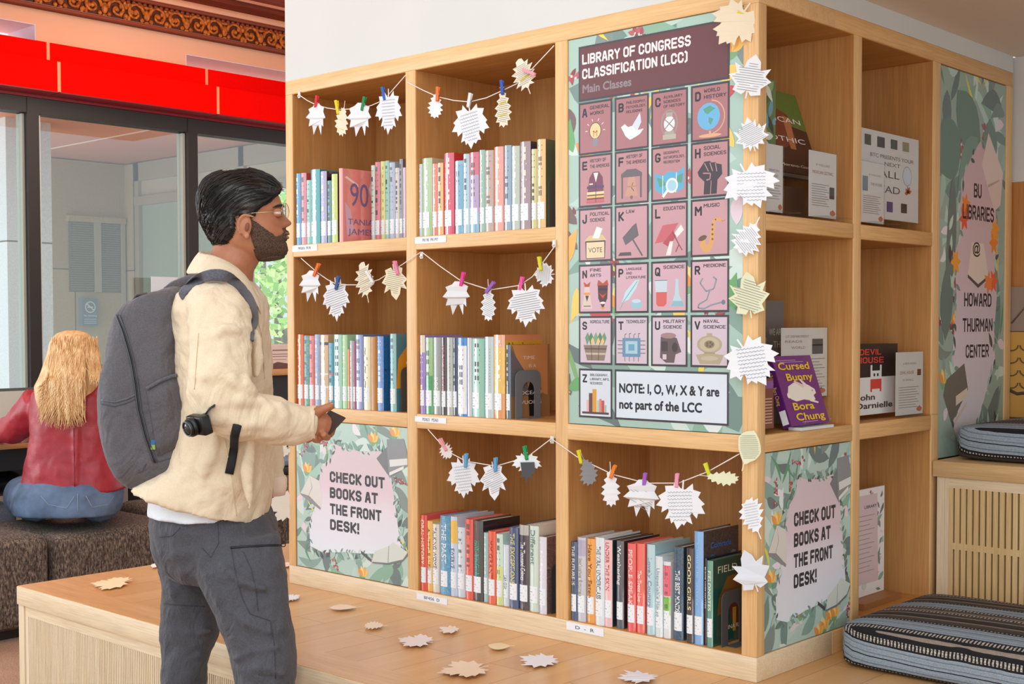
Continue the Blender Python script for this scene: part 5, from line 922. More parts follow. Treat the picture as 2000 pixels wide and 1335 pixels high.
def f_mg(pr, tx, F, w, h):
    pr.poly([(0, 0), (1, 0), (1, 1), (0, 1)], '#4a2a22'); pr.poly([(.3, 1), (1, 1), (1, .55), (.6, .6), (.35, .75)], '#5f7a35'); pr.poly([(.2, .72), (.5, .8), (.72, .72), (.75, .4), (.5, .3), (.2, .35)], '#7a3f28'); pr.ell(.42, .86, .09, '#241a18'); pr.poly([(.62, .7), (.75, .68), (.7, .3), (.6, .3)], '#b5764c'); pr.poly([(.25, .74), (.55, .78), (.5, .7), (.3, .68)], '#c08a5e')
    c = mat('#efe6dc'); text(tx, F, 'MEXICAN', w*.06, h*.62, h*.062, .0012, c, w=w*.86, bold=0); text(tx, F, 'GOTHIC', w*.1, h*.38, h*.062, .0012, c, w=w*.8, bold=0); text(tx, F, 'Silvia Moreno-Garcia', w*.1, h*.08, h*.034, .0012, c, w=w*.84, bold=0)
shown_book('dark book MEXICAN GOTHIC leaning on a stand in the top side compartment', -.07, (1492, 338), (1602, 338), (1553, 187), .03, mat('#4a2a22', .3, .8), f_mg)
yb_, zb_ = B2(1526, 342, -.06); P = np.array([-.06, yb_, ZA['r1b']])
rt = thing('display_stand', 'clear stand with a brown block under the leaning dark book, top side compartment', 'display stand', P, GX); yc_, _ = B2(1579, 342, -.06)
MB().box((-.12, yb_+.01, ZA['r1b']+.0013), (-.065, yc_-.004, ZA['r1b']+.085), mat('#6d4a34', .4)).build('block', rt); MB().box((-.124, yb_-.002, zb_-.004), (-.045, yc_+.002, zb_), ACRYL).box((-.05, yb_, ZA['r1b']+.0013), (-.046, yc_, zb_-.004), ACRYL).box((-.05, yb_, zb_), (-.046, yc_, zb_+.012), ACRYL).build('clear_ledge', rt)
def f_col(pr, tx, F, w, h):
    r = random.Random(3); pr.poly([(0, 0), (1, 0), (1, 1), (0, 1)], '#5f7a4a')
    for i in range(30): pr.leaf(r.random(), r.random(), .16, .06, r.uniform(0, 6), r.choice(['#4a6a3c', '#8aa86a', '#c4554a', '#d9dccf', '#6fa0b4', '#39443a']))
shown_book('green patterned book half hidden by the corner post, top side compartment', -.03, (1486, 412), (1514.5, 412), (1514.5, 158), .02, mat('#5f7a4a', .3, .8), f_col)
info_card(1490, 278, 1528.5, 416, -.012, 'white information card at the front left of the top side compartment', [('MEXICAN', .55, .6, .04, .5, '#a88f86'), ('GOTHIC', .55, .52, .04, .45, '#a88f86')], [(.4, .2, 6, .12, .9)])
info_card(1580, 292, 1633, 428, -.012, 'white information card right of the dark leaning book, top side compartment', [('IF YOU LIKE', .5, .78, .035, .5, '#b09a90'), ('MEXICAN GOTHIC', .5, .66, .05, .75, '#b0776a')], [(.5, .18, 10, .1, .72)], pics=((.74, .3, .92, .48, '#4a4440'),))
info_card(1676, 247, 1793, 436, -.02, 'large framed sign presenting the next FALL READ with small book pictures', [('BTC PRESENTS YOUR', .55, .70, .045, .72, '#6b5a50'), ('NEXT', .55, .62, .045, .26, '#6b5a50'), ('FALL', .46, .485, .085, .42, '#5b4038'), ('READ', .46, .31, .085, .44, '#5b4038')], [], ledge=.010, pumpkin=False, pics=((.1, .82, .2, .94, '#4a403c'), (.3, .82, .42, .94, '#3a2a34'), (.52, .83, .63, .94, '#39464a'), (.72, .83, .83, .94, '#a89a6a'), (.12, .08, .25, .2, '#c9a04a'), (.46, .09, .56, .21, '#5a3f8a'), (.7, .1, .8, .21, '#2f2a2c')))
rt = [o for o in C.objects if o.get('label', '').startswith('large framed sign')][0]; y0, z1 = B2(1676, 247, -.02); y1, z0 = B2(1793, 436, -.02); y0 = max(y0, ylow(y1)); F = FXq(y0, z0, -.02); w, h = y1-y0, z1-z0
k = MB().poly([(w*.72, h*.5), (w*.74, h*.6), (w*.8, h*.63), (w*.86, h*.58), (w*.9, h*.46), (w*.8, h*.44)], F, .0008, mat('#e6edf4')).ring(w*.8, h*.54, w*.075, .0012, F, .0009, mat('#8c98a8'), 16)
for t in range(5): k.poly([(w*.82+a, h*.34+b) for a, b in leafpts(0, 0, .022, .010, .4+t*.7)], F, .0008, mat('#d9682e'))
k.build('drawn_ghost_and_leaf', rt)
info_card(1676, 312, 1726, 438, -.004, 'white information card in front of the FALL READ sign', [('IF YOU LIKE', .6, .78, .03, .5, '#b09a90'), ('THE HOUSE', .66, .62, .05, .5, '#b59088')], [(.44, .16, 9, .1, .85)], pics=((.08, .52, .3, .76, '#8a93a8'),))
def f_wo(pr, tx, F, w, h):
    pr.poly([(0, 0), (1, 0), (1, 1), (0, 1)], '#6d6a68'); pr.poly([(0, 0), (.45, 0), (.5, .7), (0, .8)], '#8d98a2'); c = mat('#c9d3bc')
    for s, b, ww in (('WE ARE', .72, .5), ('THE', .62, .34), ('WORLD', .5, .7), ('AND', .38, .5)): text(tx, F, s, w*.96, h*b, h*.055, .0012, c, w=ww*w*.8, align='R', bold=0)
shown_book('grey book with pale title letters behind the purple book, middle side compartment', -.15, (1462, 835), (1531, 824), (1531, 587), .025, mat('#6d6a68', .3, .8), f_wo)
info_card(1526, 640, 1615, 772, -.068, 'white sign with a dark picture standing behind the purple book', [('LIT DEPARTMENT', .34, .86, .035, .5, '#a08f88'), ('READS', .26, .79, .035, .36, '#a08f88'), ('WORLD', .36, .7, .04, .3, '#b09088')], [(.55, .1, 11, .3, .95)], ledge=.008, pics=((.66, .62, .9, .84, '#4a5a68'), (.66, .74, .9, .76, '#c9d3dc')))
rt = [o for o in C.objects if o.get('label', '').startswith('white sign with a dark picture')][0]; ya, za = B2(1530, 772, -.068); ybb, _ = B2(1613, 772, -.068); ya = max(ya, YB['c1l']+.004)
MB().box((-.09, ya, ZA['r2b']+.0013), (-.072, ybb, za-.004), ACRYL).build('clear_riser', rt)
def f_bunny(pr, tx, F, w, h):
    y = mat('#f0c83a', .4)
    for s, b, a, ww in (('Cursed', .80, .09, .78), ('Bunny', .64, .22, .66), ('Bora', .22, .18, .52), ('Chung', .07, .18, .72)): text(tx, F, s, w*a, h*b, h*.105, .0012, y, w=ww*w, bold=.03)
    c = '#f1ebe0'; pr.poly([(.14, .46), (.2, .56), (.36, .61), (.52, .58), (.7, .57), (.85, .5), (.86, .44), (.78, .41), (.8, .35), (.72, .33), (.5, .36), (.3, .34), (.18, .38)], c); pr.poly([(.62, .56), (.4, .64), (.36, .62), (.56, .53)], '#e6d3c8'); pr.poly([(.7, .56), (.56, .66), (.52, .65), (.62, .54)], '#efe4dc'); pr.ell(.78, .48, .012, '#3a2a3a', n=8); pr.ell(.15, .43, .04, '#f7f2ea'); pr.poly([(.68, .36), (.86, .31), (.84, .29), (.64, .33)], c)
    for b, a, ww in ((.93, .08, .5), (.905, .16, .6), (.04, .3, .4)): pr.poly([(a, b), (a+ww, b), (a+ww, b+.008), (a, b+.008)], '#c9a2d0')
PUR = mat('#6d2a80', .3, .8)
rt, o0, U, V, N, w, h = shown_book('purple book CURSED BUNNY leaning on a clear easel, middle side compartment', -.008, (1546, 833), (1621, 827), (1582, 693), .024, PUR, f_bunny, mat('#5a2070', .3, .8))
FS = lambda u, v, o: o0+V*u+N*(v-.026)-U*o
k = MB(); text(k, FS, 'Bora Chung', h*.62, .007, .011, .0008, mat('#f0c83a'), w=h*.3, bold=.01); k = MB(); text(k, lambda u, v, o: o0+V*(h*.92-u)+N*(v-.021)-U*o, 'Cursed Bunny   Bora Chung', 0, 0, .011, .0009, mat('#f0c83a'), w=h*.6, bold=.01); k.build('spine_lettering', rt)
MB().poly([(h*.04, .004), (h*.24, .004), (h*.24, .022), (h*.04, .022)], FS, .0012, LAB).build('call_number_label', rt)
rt2 = thing('book_easel', 'small clear easel holding the purple book', 'display stand', o0-ZZ*.008, GX); zb = ZA['r2b']+.0013
for f in (.2, .85): b = MB(); b.tube([(o0+U*w*f+N*.02+ZZ*.01), (o0+U*w*f+N*.014-ZZ*.003), (o0+U*w*f-N*.004-ZZ*.003), np.array([o0[0]-.01, o0[1]+w*f, zb+.003]), np.array([o0[0]-.03, o0[1]+w*f, zb+.003])], .0028, ACRYL, 8); b.build('leg', rt2)
MB().box((o0[0]-.02, o0[1]+w*.1, zb), (o0[0]+.016, o0[1]+w*.95, o0[2]-.004), mat('#dfe6e4', .2)).build('clear_foot', rt2)
def f_red(pr, tx, F, w, h): pr.poly([(0, 0), (1, 0), (1, 1), (0, 1)], '#7d4a3c'); pr.poly([(0, .8), (1, .8), (1, .95), (0, .95)], '#8a5a9a'); [pr.poly([(.2, .1+.06*i), (.9, .1+.06*i), (.9, .125+.06*i), (.2, .125+.06*i)], '#c9a08a') for i in range(9)]
shown_book('small red-brown book at the left of the purple book', -.02, (1480, 838), (1511, 836), (1510, 738), .03, mat('#6a3a30', .3, .8), f_red)
def f_dev(pr, tx, F, w, h):
    pr.poly([(0, 0), (1, 0), (1, .53), (0, .53)], '#e6e8e8'); pr.poly([(0, .53), (1, .53), (1, 1), (0, 1)], '#2b2628'); r = mat('#d8483c', .4)
    block(tx, F, 'DEVIL', w*.1, h*.845, h*.085, .0012, r, w=w*.5, st=1.3); block(tx, F, 'HOUSE', w*.04, h*.73, h*.085, .0012, r, w=w*.62, st=1.3)
    for a0, a1, b0, b1, c in ((.36, .4, .5, .7, '#e6e8e8'), (.58, .62, .5, .7, '#e6e8e8'), (.4, .58, .5, .62, '#e6e8e8'), (.43, .47, .54, .58, '#2b2628'), (.51, .55, .54, .58, '#2b2628'), (.36, .4, .32, .5, '#d8483c'), (.58, .62, .32, .5, '#d8483c'), (.4, .58, .36, .5, '#d8483c')): pr.poly([(a0, b0), (a1, b0), (a1, b1), (a0, b1)], c)
    k = mat('#4a3f3e', .4); text(tx, F, 'John', w*.06, h*.21, h*.085, .0012, k, w=w*.4, bold=.03); text(tx, F, 'Darnielle', w*.04, h*.09, h*.085, .0012, k, w=w*.84, bold=.03)
shown_book('black and white book DEVIL HOUSE with red lettering, right side compartment', -.05, (1668, 810), (1751, 806), (1753, 670), .03, mat('#2b2628', .3, .8), f_dev)
info_card(1750, 688, 1802, 806, -.010, 'white information card right of the black and white book', [('A NEW NOVEL', .5, .8, .035, .5, '#b09a90'), ('DEVIL HOUSE', .4, .65, .05, .5, '#b0776a'), ('IS SMALL', .45, .54, .035, .4, '#b09a90')], [(.44, .12, 9, .1, .85)], pics=((.78, .62, .92, .72, '#6a3a34'),))
# framed notice in the bottom side compartment
x = -.10; y0, z1 = B2(1660, 965, x); y1, z0 = B2(1725, 1148, x); w, h = y1-y0, z1-z0; rt = thing('framed_notice', 'white framed library notice with a leaf border standing in the bottom side compartment', 'sign', (x, y0, ZA['r3b']), GX); F = FXq(y0, z0, x)
MB().prism([(-.006, -.006), (w+.006, -.006), (w+.006, h+.006), (-.006, h+.006)], F, -.008, -.001, mat('#f3f2f4', .4)).build('frame', rt); pr = Print(F, 0, w, 0, h, 0, h/w); floral(pr, 8, 40, .18); pr.mb.build('leaf_border', rt)
MB().poly([(w*.1, h*.1), (w*.84, h*.1), (w*.8, h*.96), (w*.1, h*.96)], F, pr.o+2e-5, mat('#dcc8d0', .5)).build('pink_field', rt); k = MB(); text(k, F, 'LIBRARY', w*.78, h*.83, h*.03, pr.o+1e-4, mat(INK), w=w*.36, align='R', bold=.02)
for i in range(13): k.line([(w*.18, h*(.76-.045*i)), (w*(.72-.07*(i % 3)), h*(.76-.045*i))], F, pr.o+1e-4, h*.006, CTXT)
k.build('printed_text', rt); MB().box((x-.03, y0-.01, ZA['r3b']+.0013), (x+.05, y1+.012, z0-.007), mat('#a87448', .5)).build('wooden_foot', rt)
# ---------------------------------------------------------------- lounge behind the shelf
CARPET = fabric('brown_carpet', '#b98a62', '#6f4a32', 160, .95, .5, .25)
struct(MB().box((-6.05, -4.5, -.05), (4.5, 6, 0), CARPET).build('floor'), 'brown flecked carpet floor')
XW = -6.0; xw_ = -5.94
PEACH_LIT = NT('peach_lit_plaster'); PEACH_LIT.col(PEACH_LIT.ramp(PEACH_LIT.noise(PEACH_LIT.coord(), 2, 2), [(.3, '#f4b592'), (.7, '#f6bb9a')])).rough(.8); PEACH_LIT = PEACH_LIT.m  # white plaster coloured peach for the warm light and red bounce
GLASS = bpy.data.materials.new('window_glass'); GLASS.use_nodes = True; glassy(GLASS, (.93, .97, .96, 1), .13, .0)
FRAME = mat('#241c19', .5); TRIM = mat('#d7e0de', .35)
def window(n, y0, y1, lab):
    """one bay: head rail, sill rail, a mullion on its left side and the pane"""
    wroot = thing(f'window_{n}', lab, 'window', (XW, y0, .45)); wroot['kind'] = 'structure'
    MB().box((XW-.06, y0-.038, .45), (XW+.06, y0+.038, 2.6975), FRAME).build('mullion', wroot)
    MB().box((XW-.05, y0+.038, .45), (XW+.02, y0+.066, 2.6), TRIM).box((XW-.05, y0-.055, .45), (XW+.02, y0-.038, 2.6), mat('#aeb5ae', .35)).build('edge_trim', wroot)
    MB().box((XW-.055, y0, 2.605), (XW+.055, y1, 2.698), FRAME).build('head_rail', wroot)
    MB().box((XW-.055, y0, .40), (XW+.055, y1, .50), FRAME).build('sill_rail', wroot)
    MB().box((XW-.006, y0+.02, .46), (XW+.004, y1-.02, 2.64), GLASS).build('pane', wroot)
window(1, .16, 1.26, 'tall window bay left of the first dark mullion'); window(2, 1.26, 2.40, 'wide window bay behind the seated woman, grey stone building outside'); window(3, 2.40, 3.52, 'tall window bay behind the standing man\'s head'); window(4, 3.52, 4.7, 'window bay beyond the bookshelf end')
struct(MB().box((XW-.1, -4.5, 0), (XW+.04, 6, .42), mat('#8c8680', .7)).build('wall_below_windows'), 'low wall under the windows')
# red panels above the windows, in two steps
RED = NT('red_felt'); RED.col(RED.ramp(RED.noise(RED.coord(), 60, 2), [(.3, '#fa0400'), (.7, '#ff0600')])).rough(.75); RED.b.inputs['Specular IOR Level'].default_value = .05; RED = RED.m
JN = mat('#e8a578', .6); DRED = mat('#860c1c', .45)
for k, (x, z0, z1, ys) in enumerate(((-5.77, 2.722, 2.905, (-1.0, .20, 1.345, 2.49, 3.63, 4.8)), (-5.9, 2.905, 3.04, (-1.0, .20, 1.345, 2.49, 3.63, 4.8)))):
    for i in range(len(ys)-1):
        lab = f"{('lower', 'upper')[k]} red panel over the windows, {('left end', 'beside the left end', 'long middle one', 'by the bookshelf', 'behind the bookshelf')[i]}"
        rp = thing('red_panel', lab, 'panel', (x, ys[i], z0), 'red panels above the windows')
        MB().box((x-(.02, .145)[k == 0], ys[i]+.012, z0), (x, ys[i+1]-.012, z1), RED).build('felt_face', rp)
        MB().box((x-(.02, .145)[k == 0], ys[i]-.0115, z0+.0005), (x-.004, ys[i]+.0115, z1-.0005), JN).build('joint_strip', rp)
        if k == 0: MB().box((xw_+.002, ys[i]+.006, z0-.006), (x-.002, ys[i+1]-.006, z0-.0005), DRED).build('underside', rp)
LAV = mat('#f1e4f6', .6)
struct(MB().box((XW-.05, -1, 2.7005), (xw_-.0005, 4.8, 2.7195), DRED).build('trim_1'), 'dark red trim strip between the red panels and the window heads')
# plaster wall over the panels with two recessed windows
b = MB(); xw = -5.93; zt = 3.6
b.box((xw-.2, 1.28, 2.9), (xw, 2.345, zt), PEACH_LIT); b.box((xw-.2, -3, 3.145), (xw, 1.28, zt), PEACH_LIT); b.box((xw-.2, 2.345, 3.125), (xw, 6, zt), PEACH_LIT); b.box((xw-.2, -3, 2.72), (xw, 1.28, 3.0), PEACH_LIT); b.box((xw-.2, 2.345, 2.72), (xw, 6, 2.98), PEACH_LIT)
struct(b.build('wall_over_windows'), 'white plaster wall over the red panels, tinted peach for the warm light')
for n, (y0, y1, z0, z1) in ((5, (-.6, 1.28, 3.0, 3.145)), (6, (2.345, 4.2, 2.98, 3.125))):
    wroot = thing(f'window_{n}', ('small recessed window above the red panels, left edge', 'long recessed window above the red panels by the bookshelf')[n-5], 'window', (xw, y0, z0)); wroot['kind'] = 'structure'
    MB().box((xw-.35, y0, z1-.005), (xw-.001, y1-.005, z1-.0005), LAV).box((xw-.35, y1-.005, z0), (xw-.001, y1-.0005, z1-.0005), LAV).box((xw-.199, y0+.0005, z0), (xw-.001, y0+.005, z1-.006), LAV).box((xw-.35, y1, z0), (xw-.2, y1+.05, z1), mat('#e9dcee', .6)).box((xw-.35, y0-.05, z0), (xw-.2, y0, z1), mat('#e9dcee', .6)).build('reveal', wroot)
    MB().box((xw-.34, y0, z0+.0), (xw-.32, y1, z0+.05), TRIM).box((xw-.345, y0, z0+.05), (xw-.315, y1, z0+.066), FRAME).box((xw-.345, (y0+y1)/2, z0), (xw-.315, (y0+y1)/2+.12, z0+.06), FRAME).build('window_frame', wroot)
# carved and gilded frieze, ceiling strips
GILT = NT('gilded_carving'); GILT.col(GILT.ramp(GILT.noise(GILT.coord(), 45, 3), [(.35, '#9a4510'), (.65, '#d87a1c')])).rough(.5); GILT = GILT.m
DKB = mat('#5e2610', .7); BRN = mat('#8a3a1e', .6)
fz0, fz1, xf = 3.235, 3.40, -5.86
fr = thing('carved_frieze', 'gilded carved frieze of scrolls and urns running under the ceiling', 'frieze', (xf, 1.0, fz0)); fr['kind'] = 'structure'
MB().box((xf-.06, -1, fz0), (xf, 5.2, fz1), DKB).build('ground', fr)
b = MB().tube([(xf+.012, -1, fz0+.006), (xf+.012, 5.2, fz0+.006)], .014, BRN, 8).tube([(xf+.02, -1, fz1-.004), (xf+.02, 5.2, fz1-.004)], .016, BRN, 8); b.build('moulding', fr)
b = MB()
for i in range(150): b.ell((xf+.022, -.9+i*.04, fz1-.03), (.012, .015, .012), BRN, nu=6, nv=4)
b.build('bead_row', fr)
for i in range(16):
    yc = .2+i*.30; zc = (fz0+fz1)/2-.008
    for s in (1, -1):                                          # a scroll on either side of an urn
        pts = [(xf+.012, yc+s*(.085-(.066-.0042*k)*math.cos(k*.62)), zc+(.066-.0042*k)*math.sin(k*.62)) for k in range(15)]
        MB().tube(pts, [.0125-.0004*k for k in range(15)], GILT, 6).ell((xf+.012, yc+s*.085, zc), (.014, .016, .016), GILT, nu=8, nv=6).build('scroll', fr)
    MB().ell((xf+.01, yc, zc-.005), (.018, .024, .036), GILT, nu=8, nv=6).ell((xf+.01, yc, zc+.046), (.014, .03, .012), GILT, nu=8, nv=5).ell((xf+.01, yc, zc-.05), (.012, .018, .008), GILT, nu=8, nv=5).ell((xf+.008, yc+.15, zc+.03), (.012, .02, .022), GILT, nu=6, nv=5).ell((xf+.008, yc+.15, zc-.035), (.012, .022, .018), GILT, nu=6, nv=5).build('urn', fr); q_ = MB()
    for k in range(10): an = k*.9; q_.ell((xf+.008, yc+.15+.045*math.cos(an)*(1-.04*k), zc+.055*math.sin(an)), (.011, .013, .019), GILT, nu=6, nv=5)
    for sg in (1, -1): q_.ell((xf+.008, yc+sg*.035, zc+.05), (.011, .016, .018), GILT, nu=6, nv=5).ell((xf+.008, yc+sg*.033, zc-.04), (.011, .016, .016), GILT, nu=6, nv=5)
    q_.build('leaf_spray', fr)
b = MB().box((xf-.3, -1.6, fz1+.06), (0.0, 5.6, fz1+.2), PEACH_LIT); b.box((xf-.06, -1, fz1), (xf+.03, 5.2, fz1+.06), PEACH_LIT)
struct(b.build('ceiling_lounge'), 'coffered ceiling of the lounge, tinted peach for the warm light')
for i, x in enumerate((-5.70, -5.38)): tag(MB().box((x-.05, -1.5, fz1+.025), (x+.09, 5.4, fz1+.0595), wood('beam_'+str(i), '#8c3a1c', '#4f1c10', 'Y')).build('ceiling_beam'), ('red-brown carved ceiling band nearest the frieze', 'second red-brown carved ceiling band from the frieze')[i], 'ceiling beam', kind='structure')

# ---------------------------------------------------------------- outside the windows
struct(MB().box((-40, -25, -.35), (-6.06, 40, -.30), mat('#e9eaea', .9)).build('ground_outside'), 'pale paving outside')
def stone(name, a, b, blk=(1.3, 1.05)):
    t = NT(name); g = t.n('ShaderNodeTexCoord'); sp = t.n('ShaderNodeSeparateXYZ'); t.l(g.outputs['Object'], sp.inputs[0]); cb = t.n('ShaderNodeCombineXYZ'); ad = t.n('ShaderNodeMath', operation='ADD'); t.l(sp.outputs['X'], ad.inputs[0]); t.l(sp.outputs['Y'], ad.inputs[1]); t.l(ad.outputs[0], cb.inputs[0]); t.l(sp.outputs['Z'], cb.inputs[1])
    br = t.n('ShaderNodeTexBrick'); br.inputs['Scale'].default_value = 1; br.inputs['Brick Width'].default_value = blk[0]; br.inputs['Row Height'].default_value = blk[1]; br.inputs['Mortar Size'].default_value = .006; br.inputs['Color1'].default_value = lin(a); br.inputs['Color2'].default_value = lin(b); br.inputs['Mortar'].default_value = lin('#6e6a60'); t.l(cb.outputs[0], br.inputs['Vector'])
    c = t.mix(.3, br.outputs[0], t.ramp(t.noise(t.coord(), 90, 2, .7), [(.3, '#9a968c'), (.7, '#ffffff')]), 'MULTIPLY'); return t.col(c).rough(.8).m
ST, PALE = stone('grey_stone', '#c8b896', '#bdae8e'), stone('pale_stone', '#eef5fb', '#e6eff7', (.5, 1.1))
bd = thing('stone_building', 'grey stone entrance building with a louvred window outside the lounge windows', 'building', (-9, 3.2, -.3))
MB().box((-9.3, 2.2, -.3), (-9, 3.72, 2.76), ST).build('wall', bd)
MB().box((-9.3, 3.70, -.3), (-8.86, 3.9, 2.76), ST).build('pier', bd)
lv = MB()
for y0, y1 in ((3.16, 3.37), (3.45, 3.64)):
    for i in range(30): lv.box((-8.995, y0, 1.62+i*.02), (-8.98, y1, 1.63+i*.02), mat('#8c8b7d', .6))
lv.box((-9.0, 3.14, 1.60), (-8.99, 3.66, 2.24), mat('#77776b', .7)); wf = lv.build('louvred_window', bd)
MB().box((-9, 3.12, 2.22), (-8.95, 3.68, 2.27), ST).box((-9, 3.38, 1.60), (-8.965, 3.44, 2.22), mat('#b4ae9c', .7)).box((-9, 3.645, 1.4), (-8.965, 3.68, 2.22), mat('#b4ae9c', .7)).build('window_surround', bd)
MB().box((-9.4, .8, 2.77), (-6.15, 3.9, 2.9), mat('#d08672', .6)).build('porch_ceiling', bd); MB().box((-9.38, 2.72, 2.765), (-6.2, 2.735, 2.772), mat('#ecdcd2', .6)).build('ceiling_joint', bd)
GR = mat('#a9a08f', .5); b = MB()
for x in (-8.84, -7.98, -7.25, -6.55): b.box((x, 3.70, -.3), (x+.07, 3.80, 2.76), GR)
b.box((-8.84, 3.70, 2.60), (-6.1, 3.80, 2.76), GR).box((-8.84, 3.695, 2.38), (-6.1, 3.79, 2.46), GR); b.build('door_frames', bd)
MB().box((-8.77, 3.74, -.2), (-7.28, 3.75, 2.38), mat('#a7b8a8', .25)).box((-8.77, 3.73, 2.46), (-6.2, 3.74, 2.6), mat('#c2b7a6', .5)).build('door_glass', bd)
pi = thing('stone_pillar', 'pale blue-grey stone pillar outside the left window', 'pillar', (-7.3, 1.9, -.3)); pi['kind'] = 'structure'
MB().box((-7.6, 1.70, -.3), (-7.2, 1.84, 3.3), PALE).box((-7.6, 1.845, -.3), (-7.24, 2.06, 3.3), PALE).build('shaft', pi)
# no-smoking sign on the stone wall
y0, z1 = B2(160, 582, -8.94); y1, z0 = B2(192, 636, -8.94); w, h = y1-y0, z1-z0; ns = thing('no_smoking_sign', 'blue-grey no smoking sign on the stone building outside', 'sign', (-8.94, y0, z0)); F = FXq(y0, z0, -8.94)
MB().prism([(0, 0), (w, 0), (w, h), (0, h)], F, -.058, 0, mat('#6f8d9c', .4)).build('plate', ns); wt = mat('#e3ecf0', .5)
k = MB().ring(w*.5, h*.68, w*.3, w*.07, F, .004, wt, 24).line([(w*.28, h*.8), (w*.72, h*.56)], F, .006, w*.07, wt).line([(w*.32, h*.68), (w*.68, h*.68)], F, .005, w*.07, wt); k.build('no_smoking_symbol', ns); k = MB(); text(k, F, 'No Smoking', w*.5, h*.34, h*.07, .005, wt, w=w*.8, align='C')
for i in range(3): k.line([(w*.12, h*(.24-.07*i)), (w*.88, h*(.24-.07*i))], F, .005, h*.018, wt)
k.build('lettering', ns)
P = atd(322, 570, 8.6); tag(MB().box((P[0]-.006, P[1]-.1, P[2]-.12), (P[0], P[1]+.1, P[2]+.1), mat('#cfdde6', .4)).tube([(P[0]-.012, P[1], -.3), (P[0]-.012, P[1], P[2])], .012, mat('#8a8f92', .5), 6).build('pale_notice_board'), 'pale blue board standing outside behind the backpack', 'board')
# trees, street sign, people-sized things far off
LEAFM = [mat(c, .7) for c in ('#a8d470', '#c2e286', '#86bc58', '#dcec9e')]
def tree(px, py, D, R, lab, seed, n=420, hgt=1.4, flower=None):
    P = atd(px, py, D); r = random.Random(seed); root = thing('tree', lab, 'tree', (P[0], P[1], -.3), 'trees outside the windows')
    MB().tube([(P[0], P[1], -.3), (P[0]+.05, P[1], P[2]*.5), (P[0], P[1]+.05, P[2])], [.12, .09, .05], mat('#6d5a46', .8), 8).build('trunk', root); b = MB()
    for i in range(n):
        q = np.array([r.gauss(0, 1) for _ in range(3)]); q = q/np.linalg.norm(q)*R*r.random()**.4; q[2] *= hgt; s = R*r.uniform(.06, .12); a = np.array([r.gauss(0, 1) for _ in range(3)]); a /= np.linalg.norm(a); c = np.cross(a, q+.01); c /= np.linalg.norm(c)
        o = P+q; b.add([o-a*s, o+c*s*.5, o+a*s, o-c*s*.5], [(0, 1, 2, 3)], r.choice(LEAFM))
    o = b.build('foliage', root); o['kind'] = 'stuff'
tree(-10, 380, 22, 1.7, 'sunlit green tree at the left edge of the window', 1, 700, 1.5); tree(2, 560, 26, 1.3, 'second green tree lower at the left window edge', 2, 500)
tree(395, 430, 16, 1.1, 'green tree seen behind the standing man\'s head', 3, 600, 1.6); tree(540, 520, 25, 1.3, 'green tree between the man\'s chin and the shelf', 4, 600); tree(510, 380, 34, 1.6, 'tree beyond the glass doors', 5, 400); tree(552, 640, 20, .9, 'low bush between the man\'s chest and the shelf', 6, 360)
P = atd(8, 615, 14); ss = thing('street_sign', 'yellow diamond street sign on a grey pole outside the left window', 'sign', (P[0], P[1], -.3)); F = FXq(P[1], P[2], P[0])
MB().prism([(0, -.42), (.19, 0), (0, .42), (-.19, 0)], F, 0, .01, mat('#e2a010', .6)).build('plate', ss); k = MB()
for i in range(5):
    for j in range(3): k.ellipse(-.09+.09*j, -.2+.1*i, .02, .025, F, .012, mat('#d99a2a', .5))
k.build('dots', ss); MB().tube([(P[0]-.04, P[1], -.3), (P[0]-.04, P[1], P[2]+.3)], .045, mat('#9fb4c0', .5), 8).build('pole', ss)
P = atd(14, 730, 18); MB_ = MB().ell((P[0], P[1], P[2]+.1), (.14, .16, .42), mat('#4a5a86', .8)).ell((P[0], P[1], P[2]+.62), (.1, .1, .13), mat('#6a5548', .8)).tube([(P[0], P[1]-.07, -.3), (P[0], P[1]-.07, P[2])], .09, mat('#3b4560', .8)).tube([(P[0], P[1]+.08, -.3), (P[0], P[1]+.08, P[2])], .09, mat('#3b4560', .8))
o = link('person', remesh(MB_, mat('#4a5a86', .8), .03, 4)); tag(o, 'distant person in blue walking past the street sign outside', 'person')

# ---------------------------------------------------------------- lounge furniture
TWEED = NT('grey_brown_tweed'); v_ = TWEED.coord((90, 90, 30)); c_ = TWEED.ramp(TWEED.noise(v_, 1.6, 3, .75), [(.34, '#2c2623'), (.5, '#5d534c'), (.66, '#988a7c')]); TWEED.col(c_).rough(.95).bump(TWEED.noise(v_, 1.6, 3, .75), .6, .003); TWEED = TWEED.m
GREYF = fabric('grey_seat_cloth', '#a6a9b2', '#7d818c', 200)
def ottoman(x0, x1, y0, y1, z1, lab, m=TWEED):
    root = thing('ottoman', lab, 'ottoman', ((x0+x1)/2, (y0+y1)/2, 0), 'tweed ottomans in the lounge'); bm = bmesh.new(); bmesh.ops.create_cube(bm, size=1)
    for v in bm.verts: v.co = (v.co.x*(x1-x0), v.co.y*(y1-y0), .04+(v.co.z+.5)*(z1-.04))
    bmesh.ops.bevel(bm, geom=bm.edges[:], offset=.055, segments=5, profile=.6, affect='EDGES')
    for v in bm.verts:
        t = (1-(2*v.co.x/(x1-x0))**2)*(1-(2*v.co.y/(y1-y0))**2)
        if v.co.z > z1*.6: v.co.z += .02*max(0, t)
    me = bpy.data.meshes.new('cushion'); bm.to_mesh(me); bm.free(); me.materials.append(m)
    for p in me.polygons: p.use_smooth = True
    link('upholstery', me, root); MB().box((x0+.06, y0+.06, 0), (x1-.06, y1-.06, .045), BLACK).build('plinth', root); return root
ottoman(-4.1, -3.47, -.58, .045, .425, 'tweed ottoman at the left edge, in front of the seated woman\'s one')
ottoman(-4.1, -3.47, .065, .70, .408, 'tweed ottoman the woman sits on')
